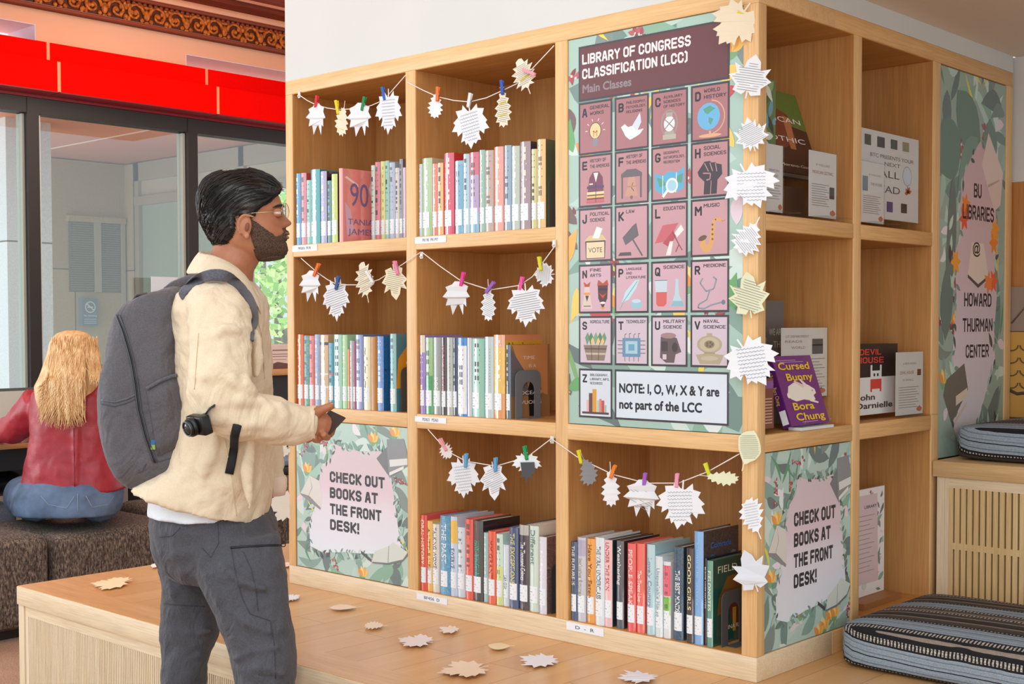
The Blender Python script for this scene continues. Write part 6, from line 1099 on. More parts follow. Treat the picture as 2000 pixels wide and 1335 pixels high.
ottoman(-4.2, -3.56, 1.44, 2.08, .42, 'tweed ottoman in the gap between the man and the shelf')
ottoman(-4.16, -3.5, .75, 1.38, .43, 'brown tweed ottoman behind the backpack', TWEED)
ottoman(-4.97, -4.46, -.2, .4, .43, 'grey cloth ottoman under the desk, left of the woman', GREYF)
dk = thing('window_desk', 'long wooden desk along the windows in front of the seated woman', 'desk', (-4.6, .2, 0))
DW = wood('desk_wood', '#dca369', '#cb8f54', 'Y', .35)
MB().box((-5.0, -1.6, .725), (-4.18, 1.15, .75), DW).build('desk_top', dk, bevel=.002); MB().box((-4.95, -1.5, .62), (-4.22, 1.1, .724), BLACK).build('apron', dk)
for x in (-4.9, -4.3):
    for y in (-1.4, .95): MB().box((x-.03, y-.03, 0), (x+.03, y+.03, .62), BLACK).build('leg', dk)
MB().box((-4.93, -1.4, .46), (-4.90, .95, .58), mat('#55504c', .5)).build('modesty_bar', dk)
# laptop in front of the woman
P = atd(62, 775, 6.35); lp = thing('laptop', 'grey open laptop on the desk left of the woman', 'laptop', (P[0], P[1], .7505)); lx, ly = P[0], P[1]
MB().box((lx-.02, ly-.17, .7505), (lx+.2, ly+.17, .766), mat('#8c9096', .35, metal=.6)).build('base', lp, bevel=.002)
s = [(lx-.02, .768), (lx-.10, .995)]; b = MB()
b.add([(s[0][0], ly-.17, s[0][1]), (s[0][0], ly+.17, s[0][1]), (s[1][0], ly+.17, s[1][1]), (s[1][0], ly-.17, s[1][1]), (s[0][0]-.008, ly-.17, s[0][1]), (s[0][0]-.008, ly+.17, s[0][1]), (s[1][0]-.008, ly+.17, s[1][1]), (s[1][0]-.008, ly-.17, s[1][1])], [(0, 1, 2, 3), (7, 6, 5, 4), (0, 4, 5, 1), (1, 5, 6, 2), (2, 6, 7, 3), (3, 7, 4, 0)], mat('#4c4f54', .4)); b.build('lid', lp)
MB().add([(s[0][0]-.003+.0015, ly-.155, s[0][1]+.014), (s[0][0]-.003+.0015, ly+.155, s[0][1]+.014), (s[1][0]+.006, ly+.155, s[1][1]-.014), (s[1][0]+.006, ly-.155, s[1][1]-.014)], [(0, 1, 2, 3)], mat('#b9bdb4', .3)).build('screen', lp)
# black bag at the far left, high counter and dark chair seen in the gap beside the man
P = atd(-4, 968, 6.60); bgt = thing('black_bag', 'black bag lying on the grey ottoman at the left edge', 'bag', (P[0], P[1], .44)); MB().ell((P[0], P[1], .505), (.12, .14, .068), mat('#1d1f24', .4), nu=20, nv=12).build('body', bgt); MB().tube([(P[0], P[1]-.07, .55), (P[0]+.02, P[1]-.05, .60), (P[0]+.02, P[1]+.05, .60), (P[0], P[1]+.07, .55)], .008, BLACK, 8).build('handle', bgt)
P = atd(545, 722, 8.2); hc = thing('high_counter', 'high wooden counter with a dark front in the gap beside the man', 'counter', (P[0], P[1], 0))
MB().box((P[0]-.5, P[1]-.16, P[2]-.035), (P[0]+.0, P[1]+1.0, P[2]), DW).build('counter_top', hc, bevel=.002); MB().box((P[0]-.45, P[1]-.10, P[2]-.33), (P[0]-.05, P[1]+.95, P[2]-.036), mat('#262122', .5)).build('dark_front', hc)
for y in (-.06, .88): MB().box((P[0]-.42, P[1]+y, 0), (P[0]-.36, P[1]+y+.05, P[2]-.33), BLACK).build('leg', hc); MB().box((P[0]-.14, P[1]+y, 0), (P[0]-.08, P[1]+y+.05, P[2]-.33), BLACK).build('leg', hc)
Q = atd(552, 700, 8.35); cs = thing('counter_sign', 'small pale sign standing on the high counter', 'sign', (Q[0], Q[1], P[2])); F = FXq(Q[1]-.1, P[2]+.0005, P[0]-.16); MB().prism([(0, 0), (.3, 0), (.3, .16), (0, .16)], F, -.004, 0, mat('#e3d3cc', .5)).build('card', cs); k = MB()
for i, (a, hh) in enumerate(((.12, .012), (.095, .006), (.08, .006), (.06, .004))): k.line([(.06, a), (.26-.03*i, a)], F, .001, hh*.6, mat('#8a706a'))
k.poly([(.02, 0), (.28, 0), (.2, .03), (.1, .045), (.05, .03)], F, .001, mat('#6a4a44')); k.build('print', cs)
P = atd(556, 866, 7.7); bc = thing('dark_chair', 'dark chair with a curved frame in the gap below the man\'s sleeve', 'chair', (P[0], P[1], 0)); dkm = mat('#2e2b2c', .5)
MB().tube([(P[0]+.1, P[1]-.28, .55), (P[0]+.1, P[1]-.2, .74), (P[0]+.1, P[1], .80), (P[0]+.1, P[1]+.2, .74), (P[0]+.1, P[1]+.28, .55)], .02, dkm, 8).build('back_frame', bc); MB().box((P[0]-.22, P[1]-.26, .44), (P[0]+.22, P[1]+.26, .49), dkm).build('seat', bc, bevel=.01)
MB().box((P[0]-.2, P[1]-.24, .492), (P[0]+.2, P[1]+.24, .53), mat('#7f93a8', .7)).build('seat_pad', bc, bevel=.008)
for sx in (-.18, .18):
    for sy in (-.22, .22): MB().box((P[0]+sx-.015, P[1]+sy-.015, 0), (P[0]+sx+.015, P[1]+sy+.015, .44), dkm).build('leg', bc)
# ---------------------------------------------------------------- the standing man
def hring(pl, pr, py, D, rw, n=28, ex=2.4, wo=0, tilt=0, yaw=0):
    """a horizontal ring spanning px pl..pr at height py: superellipse, half depth rw"""
    a = atd(pl, py, D); b = atd(pr, py, D); c = (a+b)/2+WW*wo; ru = np.linalg.norm(b-a)/2; out = []
    cy, sy = math.cos(yaw), math.sin(yaw); k = ru/(math.sqrt((ru*cy)**2+(rw*sy)**2)) if yaw else 1
    for i in range(n):
        t = 2*PI*i/n; x = math.copysign(abs(math.cos(t))**(2/ex), math.cos(t)); y = math.copysign(abs(math.sin(t))**(2/ex), math.sin(t))
        X = x*ru*k; Y = y*rw
        out.append(c+UU*(X*cy-Y*sy)+WW*(X*sy+Y*cy)+ZZ*tilt*x)
    return out
def ptube(mb, pts, m, n=16):
    """tube through (px, py, D, radius in metres)"""
    mb.tube([atd(x, y, d) for x, y, d, r in pts], [r for *_, r in pts], m, n); return mb
SKIN = NT('brown_skin'); SKIN.col(SKIN.ramp(SKIN.noise(SKIN.coord(), 26, 3, .6), [(.3, '#a8694a'), (.7, '#b87a58')])).rough(.5); SKIN.b.inputs['Subsurface Weight'].default_value = .12; SKIN.b.inputs['Subsurface Radius'].default_value = (.01, .004, .002); SKIN = SKIN.m
HAIRM = NT('black_hair'); HAIRM.col(HAIRM.ramp(HAIRM.noise(HAIRM.coord((60, 60, 60)), 1, 2), [(.3, '#0c0a0a'), (.7, '#1d1715')])).rough(.32); HAIRM = HAIRM.m
BEARDM = NT('dark_beard'); BEARDM.col(BEARDM.ramp(BEARDM.noise(BEARDM.coord(), 420, 2, .7), [(.36, '#20150f'), (.62, '#6a4e3c')])).rough(.8).bump(BEARDM.noise(BEARDM.coord(), 420, 2, .7), .8, .002); BEARDM = BEARDM.m
man = thing('person', 'standing man in cream jacket and grey cargo trousers looking at the shelf', 'person', onz(430, 1570, 0))
DH = 3.22; MPX = DH/FPX
hx = lambda px, py, w=0: atd(px, py, DH+w)
PROF = [(345, 440, 484, .030), (350, 424, 503, .046), (358, 410, 520, .060), (370, 401, 536, .070), (382, 396, 545, .0745), (394, 394, 549, .076), (402, 393.5, 551.5, .0765), (409, 394, 552, .0755), (416, 394.5, 549.5, .074), (424, 396, 549, .0735), (432, 398.5, 550.5, .073), (440, 401.5, 552, .072), (448, 405, 554.5, .071), (456, 409, 557, .069), (464, 413, 556, .067), (472, 417.5, 555, .0645), (480, 422, 557.5, .061), (488, 427, 559, .055), (496, 435, 556, .046), (502, 446, 550, .036), (506, 460, 541, .024)]
PY_ = [p[0] for p in PROF]
HB = lambda py: float(np.interp(py, [385, 415], [1, 0]))
def head_pt(py, th, lift=0.0):
    """th: 0 = face front, +-pi = back of the head, negative on the near side"""
    b, f, hw = (np.interp(py, PY_, [p[k] for p in PROF]) for k in (1, 2, 3))
    cu = b+(f-b)*.46; ct, st = math.cos(th), math.sin(th); ex = 2.25
    x = math.copysign(abs(ct)**(2/ex), ct); y = math.copysign(abs(st)**(2/ex), st)
    u = cu+(f-cu)*x if x > 0 else cu+(cu-b)*x; w = hw*y*(1-.10*max(0, x)**2)
    jaw = np.interp(py, [440, 480, 506], [0, .10, .25]); w *= 1-jaw*max(0, x)
    g = lambda v, c, s: math.exp(-((v-c)/s)**2)
    if x > 0:
        nose = np.interp(py, [404, 412, 420, 428, 434, 439, 443, 447], [0, 2.5, 7.5, 14, 19.5, 18, 9, 0]); sw = np.interp(py, [404, 436], [.009, .0165])
        u += nose*g(w, 0, sw)
        u += np.interp(py, [446, 451, 455, 459, 463, 467, 472], [0, 5, 7, 2.5, 5, 5, 0])*g(w, 0, .022)        # lips
        u += 3.0*g(py, 403, 5)*g(abs(w), .026, .022)                                                          # brow
        u -= 8*g(py, 414, 7)*g(abs(w), .033, .013)                                                            # eye sockets
        u += 2.5*g(py, 426, 9)*g(abs(w), .045, .014)
    P = hx(u, py, w)
    if lift:
        c = hx(cu, py, 0)*(1-HB(py))+hx(465, 412, 0)*HB(py); d = P-c; n_ = np.linalg.norm(d); P = P+d/n_*lift
    return P
rows = list(np.arange(345, 506.5, 3.0))+[506.5]; NT_ = 72
ths = [2*PI*k/NT_ for k in range(NT_)]
skin = MB()
skin.rings([[head_pt(min(py, 506), t) for t in ths] for py in rows], SKIN)
skin.rings([hring(l, r, py, D, rw, 28, 2.1, wo) for l, r, py, D, rw, wo in ((424, 528, 462, 3.22, .05, 0), (416, 520, 486, 3.22, .056, 0), (408, 508, 506, 3.22, .060, 0), (399, 494, 530, 3.22, .066, 0), (385, 492, 560, 3.22, .082, 0), (372, 498, 590, 3.22, .12, 0))], SKIN)
for sgn in (-1, 1):                                            # ears
    c = hx(481, 442, sgn*.074); ax = (UU*.94-ZZ*.18, WW*sgn*.9+UU*-.35, ZZ*.97+UU*.12)
    skin.ell(c+WW*sgn*.006, (.0155, .0075, .0275), SKIN, ax, 14, 10)
    rim = [c+WW*sgn*.011+ax[0]*(-.0145*math.sin(t*.5+.2)+.006)+ax[2]*(.027*math.cos(t)) for t in np.linspace(.35, PI*.92, 12)]
    rim = [c+WW*sgn*.012+UU*((.012 if k == 0 else 0))+UU*(-.017*math.sin(math.radians(a)))+ZZ*(.027*math.cos(math.radians(a))) for k, a in enumerate((-35, -10, 15, 40, 65, 90, 115, 140))]
    skin.tube(rim, [.003, .0036, .0042, .0042, .004, .0038, .0034, .003], SKIN, 8)
    skin.ell(c+WW*sgn*.010-ZZ*.0235+UU*.004, (.0075, .0055, .0085), SKIN, nu=10, nv=8)
# trunk and limbs under the clothes
skin.rings([hring(l, r, py, D, rw, 24, 2.2) for l, r, py, D, rw in ((385, 492, 570, 3.22, .10), (372, 500, 610, 3.22, .16), (372, 505, 700, 3.22, .14), (375, 500, 850, 3.22, .12), (350, 500, 980, 3.22, .10), (350, 490, 1060, 3.22, .08))], SKIN)
ptube(skin, [(430, 610, 3.05, .045), (428, 700, 3.0, .045), (422, 785, 2.99, .04), (500, 806, 3.03, .035), (590, 824, 3.06, .029), (612, 826, 3.07, .026)], SKIN)
ptube(skin, [(445, 610, 3.38, .045), (478, 780, 3.44, .04), (518, 930, 3.42, .03), (508, 985, 3.36, .028), (500, 1030, 3.32, .028)], SKIN)
ptube(skin, [(450, 1060, 3.15, .045), (490, 1150, 3.11, .052), (510, 1245, 3.11, .052), (512, 1400, 3.10, .045), (512, 1560, 3.10, .04)], SKIN)
ptube(skin, [(375, 1060, 3.30, .045), (372, 1150, 3.32, .05), (366, 1245, 3.32, .05), (358, 1400, 3.31, .043), (355, 1540, 3.31, .038)], SKIN)
# right hand: palm, thumb on top, four fingers curled under the phone
def tub(pts, m=SKIN): skin.tube([atd(x, y, d) for x, y, d, r in pts], [r for *_, r in pts], m, 12)
skin.tube([atd(606, 827, 3.07), atd(618, 827, 3.07), atd(630, 829, 3.075), atd(641, 832, 3.085)], [(.027, .020), (.032, .021), (.031, .019), (.022, .015)], SKIN, 18, up=ZZ)
tub([(603, 822, 3.07, .017), (613, 811, 3.058, .0150), (622, 803, 3.05, .0125), (635, 797, 3.045, .0105), (645, 793, 3.045, .0098), (651, 790, 3.047, .0088)])
tub([(636, 820, 3.085, .0105), (645, 826, 3.122, .0100), (650, 836, 3.130, .0092), (647, 845, 3.122, .0086), (643, 850, 3.112, .0080)])
tub([(634, 828, 3.085, .0108), (640, 842, 3.108, .0102), (639, 854, 3.094, .0092), (634, 853, 3.066, .0086), (631, 846, 3.052, .0080)])
tub([(627, 836, 3.08, .0102), (626, 850, 3.086, .0096), (621, 859, 3.076, .0088), (615, 858, 3.058, .0082), (613, 851, 3.048, .0076)])
tub([(617, 838, 3.076, .0092), (610, 851, 3.078, .0086), (602, 859, 3.066, .0078), (596, 857, 3.05, .0072)])
body = remesh(skin, SKIN, .0028, 3, sfac=.4)
BODY = bvh_of(body); link('body', shift(body, man), man)
def on_body(px, py, l=.0): return stick(BODY, px, py, l)
b = MB()
for sgn in (-1,): b.ell(hx(482.5, 443, sgn*.0885), (.0055, .0022, .011), mat('#7d4630', .6), (UU*.95-ZZ*.2, WW, ZZ*.95+UU*.2), 12, 8)
b.build('ear_hollow', man)  # dark patch painted for the shade in the near ear
# thumb nail
k = MB(); P, N = on_body(648, 789, .0004); k.ell(P, (.0045, .0032, .0022), mat('#c98f74', .3), (UU, N, np.cross(UU, N)), 10, 6); k.build('thumb_nail', man)
# beard and moustache
def beard_mask(py, th):
    a = abs(th); up = np.interp(a, [0, .16, .3, .5, .75, 1.0, 1.25, 1.42], [470, 462, 452, 459, 462, 450, 432, 424]); lo = 510
    if a > 1.5: return False
    if a < .30 and 445 < py < 453.5: return True
    if a < .2 and 452 < py < 468: return False
    back = np.interp(py, [420, 440, 460, 480, 500, 510], [1.42, 1.44, 1.46, 1.46, 1.5, 1.6])
    return py > up and a < back
def shell(mask, lift, name, m, parent, r0=345, r1=506.5, dr=2.0, n=120, sm=3, jit=0):
    r = random.Random(2); b = MB(); rs = list(np.arange(r0, r1, dr))+[r1]; idx = {}
    for i, py in enumerate(rs[:-1]):
        for j in range(n):
            t0, t1 = -PI+2*PI*j/n, -PI+2*PI*(j+1)/n; tm, pm = (t0+t1)/2, (py+rs[i+1])/2
            if not mask(pm, tm): continue
            q = []
            for p_, t_ in ((py, t0), (py, t1), (rs[i+1], t1), (rs[i+1], t0)):
                key = (round(p_, 2), round(t_, 4))
                if key not in idx: idx[key] = len(b.v); b.v.append(tuple(head_pt(p_, t_, lift(p_, t_)+r.uniform(-jit, jit))))
                q.append(idx[key])
            b.f.append(tuple(q)); b.fm.append(b.mi(m)); b.sm.append(True)
    return b
def edge_fade(mask, d):
    def f(py, th):
        e = sum(mask(py+a*5, th+b*.07) for a in (-1, 0, 1) for b in (-1, 0, 1))/9; return .0004+d*max(0, e-.25)/.75
    return f
b = shell(beard_mask, edge_fade(beard_mask, .0042), 'beard', BEARDM, man, 418, 506.5, 1.5, 160, jit=.0006); cap = [head_pt(506.5, t, .004) for t in np.linspace(-1.4, 1.4, 20)]
b.ell(hx(529, 504, 0), (.036, .034, .007), BEARDM, (UU*.97+ZZ*.12, WW, ZZ*.97-UU*.12), 20, 8); b.build('beard', man, solid=.001)
b = MB(); b.ell(hx(560.5, 456, -.004), (.006, .02, .0042), mat('#8a5648', .5), (UU, WW, ZZ), 12, 8).ell(hx(559, 463.5, -.004), (.007, .018, .0048), mat('#96604f', .5), (UU, WW, ZZ), 12, 8); b.build('lips', man)
# hair: a full cap, longer and swept up at the front, then combed strands
def hair_mask(py, th):
    a = abs(th)
    if py < 362: return True
    lo = np.interp(a, [0, .35, .6, .9, 1.12, 1.25, 1.4, 1.62, 1.72, 1.85, 2.1, 2.5, PI], [378, 380, 386, 396, 404, 424, 428, 420, 446, 460, 474, 482, 484])
    return py < lo
def hair_lift(py, th):
    a = abs(th); top = np.interp(py, [345, 360, 385, 410, 440, 470, 486], [13, 13, 10.5, 7.5, 7, 6, 3])*MPX; front = np.interp(a, [0, .5, 1.1], [1.0, .8, .2])*np.interp(py, [345, 365, 385], [.6, .7, 0])*7*MPX
    e = sum(hair_mask(py+da*4, th+db*.06) for da in (-1, 0, 1) for db in (-1, 0, 1))/9
    return (top+front)*max(.12, (e-.3)/.7)
b = shell(hair_mask, hair_lift, 'hair', HAIRM, man, 345, 487, 1.8, 160, jit=.0007)
tp = [head_pt(345, t, hair_lift(345, t)) for t in ths]; c0 = hx(463, 334, 0); b.add(tp+[c0], [(i, (i+1) % NT_, NT_) for i in range(NT_)], HAIRM, True)
hb = BVHTree.FromPolygons([tuple(p) for p in b.v], [f for f in b.f]); r = random.Random(9)
def strand(b, start, flow, n, step, rad, m, bvh, lift=.0012, sides=3):
    P = np.asarray(start, float); pts = []
    for i in range(n):
        h = bvh.find_nearest(Vector(P)); 
        if h[0] is None: break
        N = np.array(h[1]); Q = np.array(h[0]); d0 = P-Q
        if np.dot(N, Q-hc_) < 0: N = -N
        Q = Q+N*lift*(.4+.6*math.sin(PI*min(1, (i+1)/n*1.1))); pts.append(Q); d = flow(Q); d = d-N*np.dot(d, N); d /= np.linalg.norm(d)+1e-9; P = Q+d*step
    if len(pts) > 2: b.tube(pts, [rad*(1 if i < len(pts)-2 else .35) for i in range(len(pts))], m, sides, caps=False, smooth=True)
hc_ = hx(465, 410, 0)
def flow(Q):
    d = Q-hc_; u, v, w = d.dot(UU), d[2], d.dot(WW); side = math.copysign(1, w) if abs(w) > .01 else 0
    front = max(0, min(1, (u-.01)/.07)); up = max(0, min(1, v/.08))
    return -UU*(.9)+ZZ*(.55*front*up-.75*(1-up*.5)*(1-front*.5))+WW*side*.25
for i in range(1500):
    th = r.uniform(-PI, PI); th = -abs(th) if r.random() < .75 else th; py = 346+138*r.random()**1.1
    if not hair_mask(py, th): continue
    l = hair_lift(py, th)
    if l < .003: continue
    strand(b, head_pt(py, th, l), flow, 7 if py < 400 else 4, .0075, r.uniform(.0005, .0011), HAIRM, hb, r.uniform(.0004, .003))
for i in range(90):                                            # the tuft lifted over the forehead
    th = r.uniform(-.9, .9); P = head_pt(r.uniform(356, 378), th, .012); d = UU*r.uniform(.3, .9)+ZZ*r.uniform(.1, .8)+WW*r.uniform(-.3, .3); L = r.uniform(.008, .02)
    b.tube([P-UU*.01, P, P+d*L*.6, P+d*L-ZZ*L*.35+UU*L*.2], [.0012, .0011, .0008, .0003], HAIRM, 3, caps=False)
b.build('hair', man)
# face details: eyes, brows, glasses
for sgn in (-1, 1):
    e = hx(541.5, 415, sgn*.031); MB().ell(e, (.0115, .0115, .0115), mat('#d9cfc6', .25), nu=14, nv=10).ell(e+UU*.0072, (.0056, .0072, .0072), mat('#2a1a12', .15), nu=10, nv=8).build('eye', man)
    MB().ell(e+ZZ*.0046-UU*.001, (.0128, .014, .0078), SKIN, nu=14, nv=8).ell(e-ZZ*.0062-UU*.001, (.0122, .0135, .006), SKIN, nu=14, nv=8).build('eyelids', man)
    q = [head_pt(py, sgn*t, .002) for py, t in ((403.5, .12), (401.5, .24), (400.5, .42), (402.5, .62), (405, .74))]; MB().tube(q, [(.0028, .0022), (.0036, .0024), (.0036, .0024), (.0028, .002), (.0012, .001)], HAIRM, 8).build('eyebrow', man)
wire = mat('#c9b48a', .25, metal=1.0); b = MB()
for sgn in (-1, 1):
    c = hx(557.5, 412, sgn*.034); ax1 = WW*.97-UU*sgn*.2; b.tube([c+ax1*.024*math.cos(t)+ZZ*.0195*math.sin(t) for t in np.linspace(0, 2*PI, 25)], .0008, wire, 6)
    b.tube([c+ax1*sgn*.024+ZZ*.003, hx(547, 412.5, sgn*.068), hx(520, 414, sgn*.077), hx(503, 415, sgn*.079), hx(492, 416, sgn*.080), hx(484, 424, sgn*.079)], .0009, wire, 6)
    MB().ell(c, (.0235, .019, .0006), ACRYL, (ax1, ZZ, np.cross(ax1, ZZ)), 20, 6).build('lens', man)
b.tube([hx(557.5, 410, -.011), hx(559, 408.5, 0), hx(557.5, 410, .011)], .0008, wire, 6); b.build('glasses', man, label='thin gold-wire glasses')

# ---- clothes

def creased(name, a, b, sc, st, dist, rough=.85):
    t = NT(name); f = t.noise(t.coord(), 380, 2, .6); g = t.noise(t.coord(), 7, 3); w = t.noise(t.coord((1, 1, .7)), sc, 3, .55, 1.6)
    t.col(t.mix(.35, t.ramp(f, [(.36, b), (.64, a)]), t.ramp(g, [(.3, b), (.7, a)]))).rough(rough).bump(f, .2, .0012); b0 = t.b.inputs['Normal'].links[0].from_node
    n = t.n('ShaderNodeBump'); n.inputs['Strength'].default_value = st; n.inputs['Distance'].default_value = dist; t.l(w, n.inputs['Height']); t.l(n.outputs[0], b0.inputs['Normal']); t.b.inputs['Sheen Weight'].default_value = .1; return t.m
JACK = creased('cream_cotton', '#ead9bd', '#dfccad', 8, .5, .03)
TROUS = creased('slate_cotton', '#54555c', '#424349', 16, .6, .02)
TEE = fabric('white_cotton', '#e9f0f8', '#dfe8f2', 400, .85, .15)
b = MB()
b.rings([hring(l, r, py, D, rw, 32, 2.3) for l, r, py, D, rw in ((300, 505, 950, 3.22, .14), (297, 518, 985, 3.22, .152), (298, 536, 1020, 3.22, .165), (303, 547, 1060, 3.22, .165), (314, 551, 1100, 3.22, .15), (340, 548, 1130, 3.2, .10))], TROUS)
b.rings([hring(l, r, py, D, rw, 26, 2.3) for l, r, py, D, rw in ((350, 545, 1040, 3.13, .075), (376, 554, 1100, 3.12, .088), (398, 560, 1150, 3.11, .086), (422, 568, 1200, 3.10, .082), (437, 578, 1245, 3.10, .08), (448, 579, 1275, 3.10, .078), (459, 575, 1320, 3.10, .076), (466, 568, 1400, 3.09, .072), (472, 560, 1500, 3.09, .068), (474, 558, 1575, 3.09, .066))], TROUS)
b.rings([hring(l, r, py, D, rw, 26, 2.3) for l, r, py, D, rw in ((300, 440, 1040, 3.31, .075), (312, 437, 1100, 3.32, .085), (317, 432, 1150, 3.32, .082), (317, 430, 1200, 3.32, .078), (316, 429, 1235, 3.32, .076), (316, 416, 1265, 3.32, .074), (317, 402, 1300, 3.31, .07), (316, 397, 1400, 3.31, .066), (318, 394, 1500, 3.31, .064), (320, 392, 1555, 3.31, .062))], TROUS)
# folds: soft ridges laid over the cloth
def ridge(b, pts, m, r0):
    n = len(pts); b.tube([atd(p[0], p[1], p[2]+r0*.55) for p in pts], [r0*1.25*math.sin(PI*(i+.55)/(n+.1)) for i in range(n)], m, 10)
for pts in ([(372, 1050, 3.07), (396, 1110, 3.045), (424, 1170, 3.03), (446, 1225, 3.03)], [(430, 1100, 3.03), (470, 1135, 3.02), (520, 1150, 3.025)], [(446, 1190, 3.02), (480, 1215, 3.015), (530, 1235, 3.02)], [(452, 1290, 3.03), (490, 1270, 3.018), (545, 1262, 3.025)], [(464, 1310, 3.03), (505, 1302, 3.02), (560, 1318, 3.03)], [(330, 1215, 3.25), (370, 1235, 3.245), (415, 1232, 3.25)], [(325, 1110, 3.25), (340, 1160, 3.24), (345, 1200, 3.25)], [(322, 1270, 3.255), (350, 1285, 3.25), (395, 1278, 3.255)], [(300, 1020, 3.12), (345, 1040, 3.075), (400, 1060, 3.06)]): ridge(b, pts, TROUS, .009)
tr = remesh(b, TROUS, .0055, 7, [(.09, .016), (.04, .007)]); TRB = bvh_of(tr); trou = link('trousers', shift(tr, man), man)
def seam(bvh, pts, m, r0, name, parent, lift=.0006, n=6, sub=6, lab=None):
    q = []
    for (a, b_), (c, d) in zip(pts, pts[1:]):
        for k in range(sub): q.append(stick(bvh, a+(c-a)*k/sub, b_+(d-b_)*k/sub, lift)[0])
    q.append(stick(bvh, *pts[-1], lift)[0]); return MB().tube(q, r0, m, n, flat=.5).build(name, parent, label=lab)
SEAM = mat('#3e414c', .85); ZIP = mat('#17191d', .5)
seam(TRB, [(450, 1069), (480, 1067), (515, 1065), (548, 1064)], ZIP, .0028, 'pocket_zip', trou, lab='black pocket zip'); q, nq = stick(TRB, 547, 1064, .002); MB().tube([q+UU*(.006+.005*math.cos(t))+ZZ*.004*math.sin(t) for t in np.linspace(0, 2*PI, 13)], .0012, ZIP, 6).build('zip_pull', trou)
for pts in ([(452, 1072), (460, 1120), (474, 1170), (488, 1198), (528, 1212)], [(476, 1078), (490, 1110), (500, 1150), (504, 1192)], [(528, 1212), (536, 1260), (538, 1325)], [(425, 1005), (427, 1060), (412, 1088), (395, 1070)], [(312, 1048), (336, 1046), (352, 1030)], [(320, 1178), (360, 1182), (400, 1184)]): seam(TRB, pts, SEAM, .0011, 'seam', trou)
# shoes
for px, D, y in ((512, 3.09, 1575), (356, 3.31, 1556)):
    P = atd(px, y, D); g = lambda u, w, z: np.array([P[0], P[1], 0])+UU*u+WW*w+ZZ*z
    b = MB().rings([[g(u, w*math.cos(t), max(.004, z+h*math.sin(t))) for t in np.linspace(0, 2*PI, 17)[:-1]] for u, w, z, h in ((-.085, .02, .03, .02), (-.07, .036, .05, .045), (-.02, .04, .055, .052), (.05, .043, .045, .04), (.11, .047, .033, .028), (.16, .042, .026, .02), (.185, .02, .02, .012))], mat('#33343a', .6)); b.build('shoe', man)
    b = MB().rings([[g(u, w*s, z) for s, z in ((-1, 0), (1, 0), (1, .022), (-1, .022))] for u, w in ((-.088, .022), (-.07, .04), (0, .043), (.1, .05), (.16, .044), (.19, .02))], mat('#d9d6d0', .6), smooth=False); b.build('shoe_sole', man)
# white T-shirt hem
b = MB(); b.rings([hring(l, r, py, D, rw, 36, 2.3, 0, t) for l, r, py, D, rw, t in ((300, 528, 920, 3.22, .152, 0), (297, 532, 960, 3.22, .16, 0), (297, 534, 992, 3.22, .166, -.014), (299, 533, 990, 3.22, .160, -.014), (304, 524, 950, 3.22, .148, 0))], TEE, caps=False)
ts = remesh(MB().rings([hring(l, r, py, D, rw, 36, 2.3, 0, t) for l, r, py, D, rw, t in ((310, 505, 900, 3.22, .140, 0), (300, 505, 950, 3.22, .155, 0), (296, 500, 1003, 3.22, .172, -.006))], TEE), TEE, .006, 4, [(.06, .006)]); link('t_shirt', shift(ts, man), man)
# jacket: body with a slanting hem, sleeves, collar
b = MB(); YW = .30
JR = [(388, 492, 546, .085, 0), (366, 502, 560, .13, 0), (352, 512, 580, .172, 0), (350, 518, 610, .192, 0), (353, 520, 660, .195, 0), (355, 523, 720, .188, 0), (358, 526, 780, .184, 0), (352, 530, 840, .182, 0), (325, 530, 895, .184, .01), (268, 531, 940, .194, .0), (258, 516, 976, .198, -.050)]
b.rings([hring(l, r, py, 3.22, rw, 40, 2.5, 0, t) for l, r, py, rw, t in JR], JACK)
ptube(b, [(418, 592, 3.09, .06), (428, 622, 3.035, .072), (431, 670, 3.0, .075), (430, 720, 2.985, .074), (426, 765, 2.98, .073), (437, 800, 2.98, .066), (470, 812, 2.99, .060), (505, 814, 3.01, .058), (540, 820, 3.03, .057), (572, 826, 3.05, .050), (604, 826, 3.065, .0375), (614, 827, 3.07, .036)], JACK, 22)
ptube(b, [(450, 596, 3.36, .06), (458, 640, 3.42, .072), (474, 720, 3.45, .068), (494, 810, 3.46, .06), (513, 890, 3.45, .052), (520, 930, 3.44, .046), (522, 952, 3.43, .042)], JACK, 20)
for pts in ([(410, 660, 2.925), (440, 640, 2.93), (470, 650, 2.95)], [(395, 700, 2.92), (404, 735, 2.912), (410, 775, 2.915)], [(430, 720, 2.912), (455, 742, 2.918), (476, 770, 2.93)], [(450, 752, 2.918), (478, 748, 2.935), (500, 770, 2.955)], [(440, 790, 2.918), (470, 782, 2.93), (505, 792, 2.955)], [(455, 830, 2.935), (490, 822, 2.945), (520, 836, 2.965)], [(510, 775, 2.96), (525, 805, 2.968), (530, 840, 2.975)], [(545, 782, 2.98), (556, 812, 2.985), (556, 850, 2.992)], [(425, 850, 3.03), (405, 900, 3.03), (392, 960, 3.03)], [(490, 850, 3.04), (482, 920, 3.035), (488, 1000, 3.03)], [(370, 600, 3.05), (392, 640, 3.02), (398, 690, 2.99)], [(498, 640, 3.07), (505, 700, 3.06), (500, 740, 3.06)]): ridge(b, pts, JACK, .0135)
jk = remesh(b, JACK, .0055, 8, [(.11, .022), (.045, .012)]); JB = bvh_of(jk); jack = link('jacket', shift(jk, man), man)
cf = MB().tube([atd(x, 826.5, 3.07) for x in (603, 609, 619)], [.0395, .0405, .0415], JACK, 24, caps=False); cf.build('jacket_cuff', jack, solid=.003)
